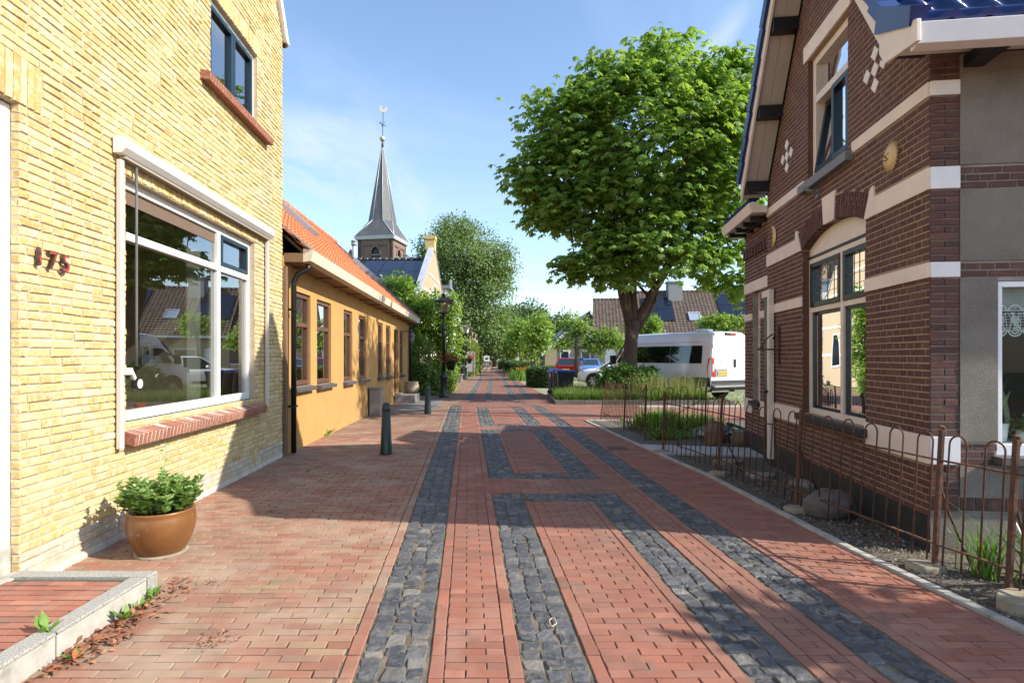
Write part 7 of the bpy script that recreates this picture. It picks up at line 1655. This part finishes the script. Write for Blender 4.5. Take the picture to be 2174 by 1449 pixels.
# ---- white van
hd = Vector((-.5, .866, 0)); RZV = math.atan2(hd.y, hd.x)
van = thing('white_van', 'white high-roofed passenger van with black side glass parked behind the chestnut tree', 'van', (7.83, 20.41, -.03), rz=RZV)
VP = [(.0, 0), (.90, 0), (.985, .06), (1.01, .14), (1.02, .30), (1.00, .48), (.985, .56), (.93, .80), (.895, .90), (.83, .965), (.70, .99), (.35, 1.0)]
VP = VP[1:]
q = MB()
loft(q, [(.0, .955, .42, 2.40), (.035, .99, .36, 2.47), (.14, 1.0, .33, 2.51), (1.5, 1.0, .33, 2.54), (3.2, 1.0, .33, 2.54), (4.05, 1.0, .33, 2.53), (4.35, .99, .33, 2.47), (4.6, .985, .33, 2.28), (4.95, .97, .33, 1.86), (5.28, .955, .33, 1.46), (5.6, .93, .33, 1.28), (5.85, .88, .34, 1.05), (5.97, .80, .38, .78), (5.99, .78, .42, .55)], VP)
vb = q.build('body', m_wpaint, van, world=False)
def vy(z, zt=2.54, zb=.33):
    s = (z - zb) / (zt - zb)
    for (a, p), (b, r_) in zip(VP, VP[1:]):
        if p <= s <= r_: return a + (b - a) * (s - p) / max(1e-6, r_ - p)
    return .5
def side(q, x0, x1, z0, z1, off=.004, th=.006, s=1, rs=0.):
    zs = [z0, (z0 + z1) / 2, z1]
    for a, b in zip(zs, zs[1:]):
        for d in (0,):
            A_ = [(x0, s * (vy(a) + off + th), a), (x1, s * (vy(a) + off + th), a), (x1 - rs * (b - z0), s * (vy(b) + off + th), b), (x0 - rs * 0, s * (vy(b) + off + th), b)]
            B_ = [(x, y - s * (th + .02), z) for x, y, z in A_]
            q.hexa(B_ + A_) if s > 0 else q.hexa(A_ + B_)
for s in (1, -1):
    q = MB(); side(q, .42, 1.95, 1.36, 2.0, s=s); side(q, 1.97, 4.02, 1.36, 2.0, s=s); q.build('side_glass', m_privacy, van, world=False)
    q = MB(); side(q, 4.2, 4.98, 1.36, 1.93, s=s, rs=.75); q.build('cab_window', m_cglass, van, world=False)
    q = MB(); side(q, .04, .86, .36, .86, s=s, off=.006); side(q, 1.75, 4.1, .36, .55, s=s, off=.006)
    q.build('cladding', m_black, vb, world=False)
    q = MB(); side(q, .30, 4.1, .985, 1.0, s=s, off=.0, th=.008); q.build('crease', m_wpaint, vb, world=False)
    q = MB(); side(q, 2.55, 2.557, .6, 2.05, s=s, off=-.002, th=.004); side(q, 4.13, 4.137, .6, 2.2, s=s, off=-.002, th=.004); side(q, .3, 4.1, 2.13, 2.137, s=s, off=-.002, th=.004); q.build('panel_gap', m_black, vb, world=False)
    for x in (1.27, 4.95):
        q = MB(); n = 18; pts = [(x + .47 * math.cos(t), .40 + .47 * math.sin(t)) for t in np.linspace(-.25, math.pi + .25, n)]; pin = [(x + .40 * math.cos(t), .40 + .40 * math.sin(t)) for t in np.linspace(-.25, math.pi + .25, n)]
        yo = s * 1.03
        for i in range(n - 1): q.hexa([(pts[i][0], s * .9, pts[i][1]), (pts[i + 1][0], s * .9, pts[i + 1][1]), (pin[i + 1][0], s * .9, pin[i + 1][1]), (pin[i][0], s * .9, pin[i][1]), (pts[i][0], yo, pts[i][1]), (pts[i + 1][0], yo, pts[i + 1][1]), (pin[i + 1][0], yo, pin[i + 1][1]), (pin[i][0], yo, pin[i][1])])
        vsd = [(x + .40 * math.cos(t), s * 1.022, .40 + .40 * math.sin(t)) for t in np.linspace(0, 2 * math.pi, 24)[:-1]]; q.add(vsd, [tuple(range(23))])
        q.build('wheel_arch', m_black, vb, world=False); wheel(van, x, s * .93, .345, .23, 6, steel=True)
    q = MB(); q.hexa([(.012, s * .90, 1.0), (.30, s * 1.018, 1.0), (.30, s * 1.018, 1.02), (.012, s * .90, 1.02), (.012, s * .9, 1.0), (.3, s * 1.0, 1.0), (.3, s * 1.0, 1.02), (.012, s * .9, 1.02)]) if False else None
    yo = .985
    q.prism([(-.012, s * .87, .88), (.10, s * 1.03, .88), (.16, s * 1.03, 1.2), (.12, s * 1.01, 1.52), (.03, s * .97, 1.60), (-.012, s * .90, 1.55)], (0, -s * .05, 0)); q.prism([(-.02, s * .82, .9), (-.02, s * .965, .9), (-.02, s * .955, 1.56), (-.02, s * .90, 1.52), (-.02, s * .86, 1.2)], (.05, 0, 0)); q.build('tail_light', m_tail, van, world=False)
    q = MB(); q.box((-.03, min(s * .88, s * .945), 1.08), (-.021, max(s * .88, s * .945), 1.34)); q.build('reversing_lamp', m_wband, van, world=False)
    q = MB(); q.box((5.02, min(s * 1.0, s * 1.26), 1.30), (5.16, max(s * 1.0, s * 1.26), 1.66)); q.build('mirror', m_black, van, world=False, bevel=.03)
    q = MB(); q.box((.30, min(s * 1.03, s * 1.036), .60), (.42, max(s * 1.03, s * 1.036), .645)); q.build('side_marker', m_amber, van, world=False)
q = MB(); q.box((-.006, -.003, .62), (.002, .003, 2.34)); q.box((-.004, -.92, 1.00), (.002, .92, 1.008)); q.box((-.004, -.9, 2.0), (.002, .9, 2.006)); q.build('door_gap', mat('shadow grey', (.25, .25, .26), rough=.6), vb, world=False)
q = MB(); q.box((-.03, -.97, .40), (.06, .97, .62)); q.build('rear_bumper', m_black, van, world=False, bevel=.02); q = MB(); q.box((-.16, -.86, .52), (-.02, .98, .575)); q.build('rear_step', mat('grey plastic', (.25, .25, .26), rough=.5), van, world=False, bevel=.01)
q = MB(); q.box((-.022, -.96, .63), (-.002, .96, .76)); q.build('door_cladding', m_black, van, world=False)
q = MB(); q.box((-.03, .18, .90), (-.003, .80, 1.18)); q.build('plate_recess', MATS['grey plastic'], van, world=False, bevel=.01)
q = MB(); q.box((-.037, .22, .95), (-.031, .70, 1.07)); pl_ = q.build('number_plate', m_plate, van, world=False); q = MB(); q.box((-.0375, .66, .95), (-.0315, .702, 1.07)); q.build('plate_band', m_plateb, pl_, world=False)
q = MB(); FV = Fr((-.037, 0, 0), (0, -1, 0), (-1, 0, 0)); y = -.63
for k in range(8):
    if k in (2, 5): q.fbox(FV, y + .012, y + .03, 1.0, 1.012, .0, .003)
    else:
        q.fbox(FV, y, y + .008, .97, 1.05, .0, .003); q.fbox(FV, y + .03, y + .038, .97, 1.05, 0, .003); q.fbox(FV, y + .008, y + .03, 1.0 + .02 * (k % 3), 1.008 + .02 * (k % 3), 0, .003)
    y += .05
q.build('plate_characters', m_black, pl_, world=False)
q = MB()
for z in (1.36, 1.42): 
    q.prism([FV.p(-.62, z, -.036), FV.p(-.54, z + .08, -.036), FV.p(-.46, z, -.036), FV.p(-.46, z + .03, -.036), FV.p(-.54, z + .11, -.036), FV.p(-.62, z + .03, -.036)], (-.012, 0, 0))
q.build('chevron_emblem', m_chrome, van, world=False)
for nm, u_, z_, s_ in (('lettering', -.54, 1.27, .06), ('lettering', .75, 1.28, .06)):
    q = MB(); n_ = 7; 
    for k in range(n_): x0 = u_ - .14 + k * .042; q.fbox(FV, x0, x0 + .028, z_, z_ + .035, -.036, -.030)
    q.build(nm, m_chrome, van, world=False)
q = MB(); q.box((-.03, -.30, 1.22), (-.004, -.18, 1.52)); q.build('door_handle', m_black, van, world=False, bevel=.02)
q = MB(); q.box((-.05, -.28, 2.37), (.12, .28, 2.46)); q.build('brake_light_housing', m_black, van, world=False, bevel=.02); q = MB(); q.box((-.056, -.26, 2.39), (-.051, .06, 2.44)); q.build('brake_light', m_tail, van, world=False)
q = MB(); q.lathe([(.30, 2.535), (.29, 2.60), (.2, 2.62), (0, 2.625)], (.95, .25, 0), 16); q.build('roof_vent', m_wpaint, van, world=False)
for y in (.93, -.93):
    q = MB(); q.box((-.03, y - .03, 1.92), (.0, y + .03, 2.02)); q.build('hinge', MATS['shadow grey'], van, world=False)
q = MB(); panelq(q, [(4.66, .82, 2.22), (4.66, -.82, 2.22), (5.26, -.86, 1.50), (5.26, .86, 1.50)], .015, (.77, 0, .64)); q.build('windscreen', m_cglass, van, world=False)
for s in (1, -1): q = MB(); q.blob((5.80, s * .72, 1.0), (.13, .12, .16), 12, 8, 0); q.build('headlight', mat('headlamp', (.5, .52, .55), rough=.1, spec=1.), van, world=False)
q = MB(); q.box((5.96, -.5, .62), (6.0, .5, .95)); q.build('grille', m_black, van, world=False, bevel=.02)
q = MB(); q.tube([(-.16, 0, .40), (-.16, 0, .5)], .025, 8); q.tube([(.1, 0, .38), (-.18, 0, .39)], .03, 8); q.build('tow_bar', m_black, van, world=False)
# ---- passenger cars
CPROF = [(.80, 0), (.90, .10), (.95, .30), (.955, .55), (.93, .82), (.86, .95), (.70, 1.0)]
def car(name, lab, loc, rz, L, Wd, Hh, paint, bz, stations, cab, wr=.335, wb=(.8, 3.4), group=None, spokes=5, suv=False):
    t = thing(name, lab, 'car', loc, group, rz); k = Wd / 1.91
    q = MB(); loft(q, [(x, w * k, zb, zt) for x, w, zb, zt in stations], CPROF); bd_ = q.build('body', paint, t, world=False)
    (xr0, xr1, xf1, xf0), zt, wt_, wb_ = cab; z0 = bz - .03
    B4 = [(xr0, -wb_, z0), (xf0, -wb_, z0), (xf0, wb_, z0), (xr0, wb_, z0)]; T4 = [(xr1, -wt_, zt - .05), (xf1, -wt_, zt - .05), (xf1, wt_, zt - .05), (xr1, wt_, zt - .05)]
    q = MB(); q.hexa(B4 + T4); q.build('windows', m_cglass, t, world=False)
    q = MB(); n = 5; vs = []
    q.hexa([(xr1 - .04, -wt_ - .015, zt - .06), (xf1 + .04, -wt_ - .015, zt - .06), (xf1 + .04, wt_ + .015, zt - .06), (xr1 - .04, wt_ + .015, zt - .06), (xr1 + .1, -wt_ * .8, zt), (xf1 - .15, -wt_ * .8, zt), (xf1 - .15, wt_ * .8, zt), (xr1 + .1, wt_ * .8, zt)])
    for s in (-1, 1):
        for a, b in (((xr0, xr1)), ((xf0, xf1))): q.bar((a, s * wb_ * 1.0, z0), (b, s * wt_ * 1.005, zt - .04), .07, .05)
        xm = (xr0 + xf0) / 2; q.bar((xm, s * (wb_ + .004), z0), (xm - .06, s * (wt_ + .006), zt - .05), .07, .03)
    q.build('roof', paint, t, world=False, bevel=.015)
    for s in (1, -1):
        for x in wb:
            q = MB(); vsd = [(x + (wr + .06) * math.cos(a), s * (Wd / 2 + .004), wr + (wr + .06) * math.sin(a)) for a in np.linspace(0, 2 * math.pi, 25)[:-1]]; q.add(vsd + [(p[0], p[1] - s * .05, p[2]) for p in vsd], [tuple(range(24))] + [(i, (i + 1) % 24, 24 + (i + 1) % 24, 24 + i) for i in range(24)]); q.build('wheel_arch', m_black, bd_, world=False)
            wheel(t, x, s * (Wd / 2 - .085), wr, .22, spokes)
        q = MB(); q.blob((xf0 - .55, s * (Wd / 2 + .06), bz + .08), (.10, .11, .08), 10, 7, 0); q.build('mirror', paint, t, world=False)
    return t, bd_
sv, sb_ = car('white_suv', 'white sport utility car with silver wheels, half hidden by the van', (7.78, 28.95, -.03), math.atan2(.34, -.94), 4.37, 1.9, 1.63, m_wpaint, 1.04,
    [(0, .86, .40, .95), (.12, .96, .30, 1.02), (.9, 1, .26, 1.05), (2.6, 1, .26, 1.04), (3.2, 1, .26, 1.02), (3.75, .98, .27, .99), (4.15, .93, .30, .90), (4.33, .84, .34, .78), (4.37, .78, .40, .62)], ((.05, .55, 2.35, 3.25), 1.63, .62, .86), .37, (.78, 3.46), None, 7)
for s in (1, -1):
    q = MB(); q.prism([(4.10, s * .88, .74), (4.34, s * .66, .70), (4.36, s * .64, .76), (3.95, s * .93, .86)], (0, 0, .05)); q.build('headlight', MATS['headlamp'], sv, world=False)
    q = MB(); q.prism([(3.05, s * .958, .80), (3.5, s * .95, .83), (3.12, s * .958, .86)], (0, s * .012, 0)); q.build('side_vent', m_black, sv, world=False)
q = MB(); q.box((4.34, -.55, .58), (4.385, .55, .72)); q.box((4.30, -.7, .32), (4.36, .7, .46)); q.build('grille', m_black, sv, world=False, bevel=.01)
q = MB(); q.box((.5, .945, .28), (3.9, .965, .42)); q.box((.5, -.965, .28), (3.9, -.945, .42)); q.build('sill_cladding', m_black, sv, world=False, bevel=.01)
m_redp = mat('red car paint', (.33, .012, .015), rough=.2, coat=.6); m_bluep = mat('blue car paint', (.09, .20, .46), rough=.22, coat=.6); m_dbl = mat('navy car paint', (.04, .11, .28), rough=.22, coat=.5)
EST = [(0, .84, .40, .90), (.08, .96, .28, .98), (.8, 1, .24, 1.0), (2.6, 1, .24, .98), (3.3, 1, .24, .96), (3.9, .96, .26, .88), (4.25, .88, .30, .76), (4.36, .78, .36, .60)]
rc, _ = car('red_car', 'red estate car seen from behind under the trained lime tree', (4.05, 42.8, -.03), R(78), 4.36, 1.76, 1.5, m_redp, .98, EST, ((.06, .35, 2.5, 3.3), 1.52, .60, .80), .32)
for s in (1, -1): q = MB(); q.box((-.03, min(s * .56, s * .84), .74), (.04, max(s * .56, s * .84), .96)); q.build('tail_light', m_tail, rc, world=False)
q = MB(); q.box((-.035, -.26, .62), (-.02, .26, .72)); q.build('number_plate', m_plate, rc, world=False)
bc, _ = car('blue_car', 'light blue car facing the street beside the white car', (6.9, 49.0, -.03), R(258), 4.3, 1.78, 1.45, m_bluep, .95, EST, ((.2, .7, 2.4, 3.3), 1.47, .60, .80), .32)
for s in (1, -1): q = MB(); q.box((4.18, min(s * .5, s * .8), .60), (4.3, max(s * .5, s * .8), .76)); q.build('headlight', MATS['headlamp'], bc, world=False, bevel=.02)
q = MB(); q.box((4.33, -.45, .40), (4.38, .45, .56)); q.build('grille', m_black, bc, world=False)
nb, _ = car('blue_car', 'darker blue car parked beyond the red estate car', (5.15, 46.3, -.03), R(80), 4.3, 1.76, 1.5, m_dbl, .98, EST, ((.1, .45, 2.5, 3.3), 1.56, .60, .80), .32)
# ---- wheelie bins
m_bin = mat('dark bin plastic', (.018, .02, .023), (.03, .032, .035), scale=9, rough=.5); m_lid = mat('blue bin lid', (.015, .07, .42), (.02, .09, .46), scale=6, rough=.4); m_hand = mat('bin handle', (.28, .24, .22), rough=.6)
def make_bin():
    t = thing('wheelie_bin', '', 'wheelie bin', (0, 0, 0), 'wheelie bins on the verge')
    q = MB(); q.hexa([(-.22, -.24, .06), (.22, -.24, .06), (.22, .24, .06), (-.22, .24, .06), (-.29, -.33, .97), (.29, -.33, .97), (.29, .33, .97), (-.29, .33, .97)])
    q.box((-.30, -.345, .90), (.30, .345, .965)); q.build('body', m_bin, t, world=False, bevel=.02)
    q = MB(); q.hexa([(-.31, -.37, .972), (.31, -.37, .972), (.31, .37, .985), (-.31, .37, .985), (-.28, -.34, 1.03), (.28, -.34, 1.03), (.27, .3, 1.07), (-.27, .3, 1.07)]); q.build('lid', m_lid, t, world=False, bevel=.015)
    q = MB(); q.tube([(-.25, .40, .96), (.25, .40, .96)], .018, 8); q.box((-.27, .34, .93), (-.22, .41, .99)); q.box((.22, .34, .93), (.27, .41, .99)); q.build('handle', m_hand, t, world=False)
    for s in (-1, 1):
        q = MB(); q.tube([(s * .25, .24, .10), (s * .30, .24, .10)], .10, 14); q.build('wheel', m_tyre, t, world=False)
    q = MB()
    for s in (-1, 1): q.bar((s * .20, .262, .10), (s * .27, .352, .9), .04, .025)
    q.build('rib', m_hand, t, world=False)
    return t
b0 = make_bin(); bs = [b0, copy_tree(b0), copy_tree(b0)]
for t, (x, y, rz, lab) in zip(bs, ((2.08, 22.4, 95, 'nearest of the three blue lidded wheelie bins, its broad dark side to the street'), (1.97, 23.1, 94, 'middle one of the three blue lidded wheelie bins'), (1.86, 23.8, 96, 'farthest of the three blue lidded wheelie bins, nearest to the box hedge'))):
    t.location = (x, y, -.0); t.rotation_euler = (0, 0, R(rz)); t['label'] = lab
q = copy_tree(b0); q.location = (-.05, 58.5, 0); q.rotation_euler = (0, 0, R(250)); q['label'] = 'lone blue lidded wheelie bin far down the street between the low hedges'
# ---------------------------------------------------------------- tidy
for o in bpy.data.objects:
    if '_org' in o: del o['_org']
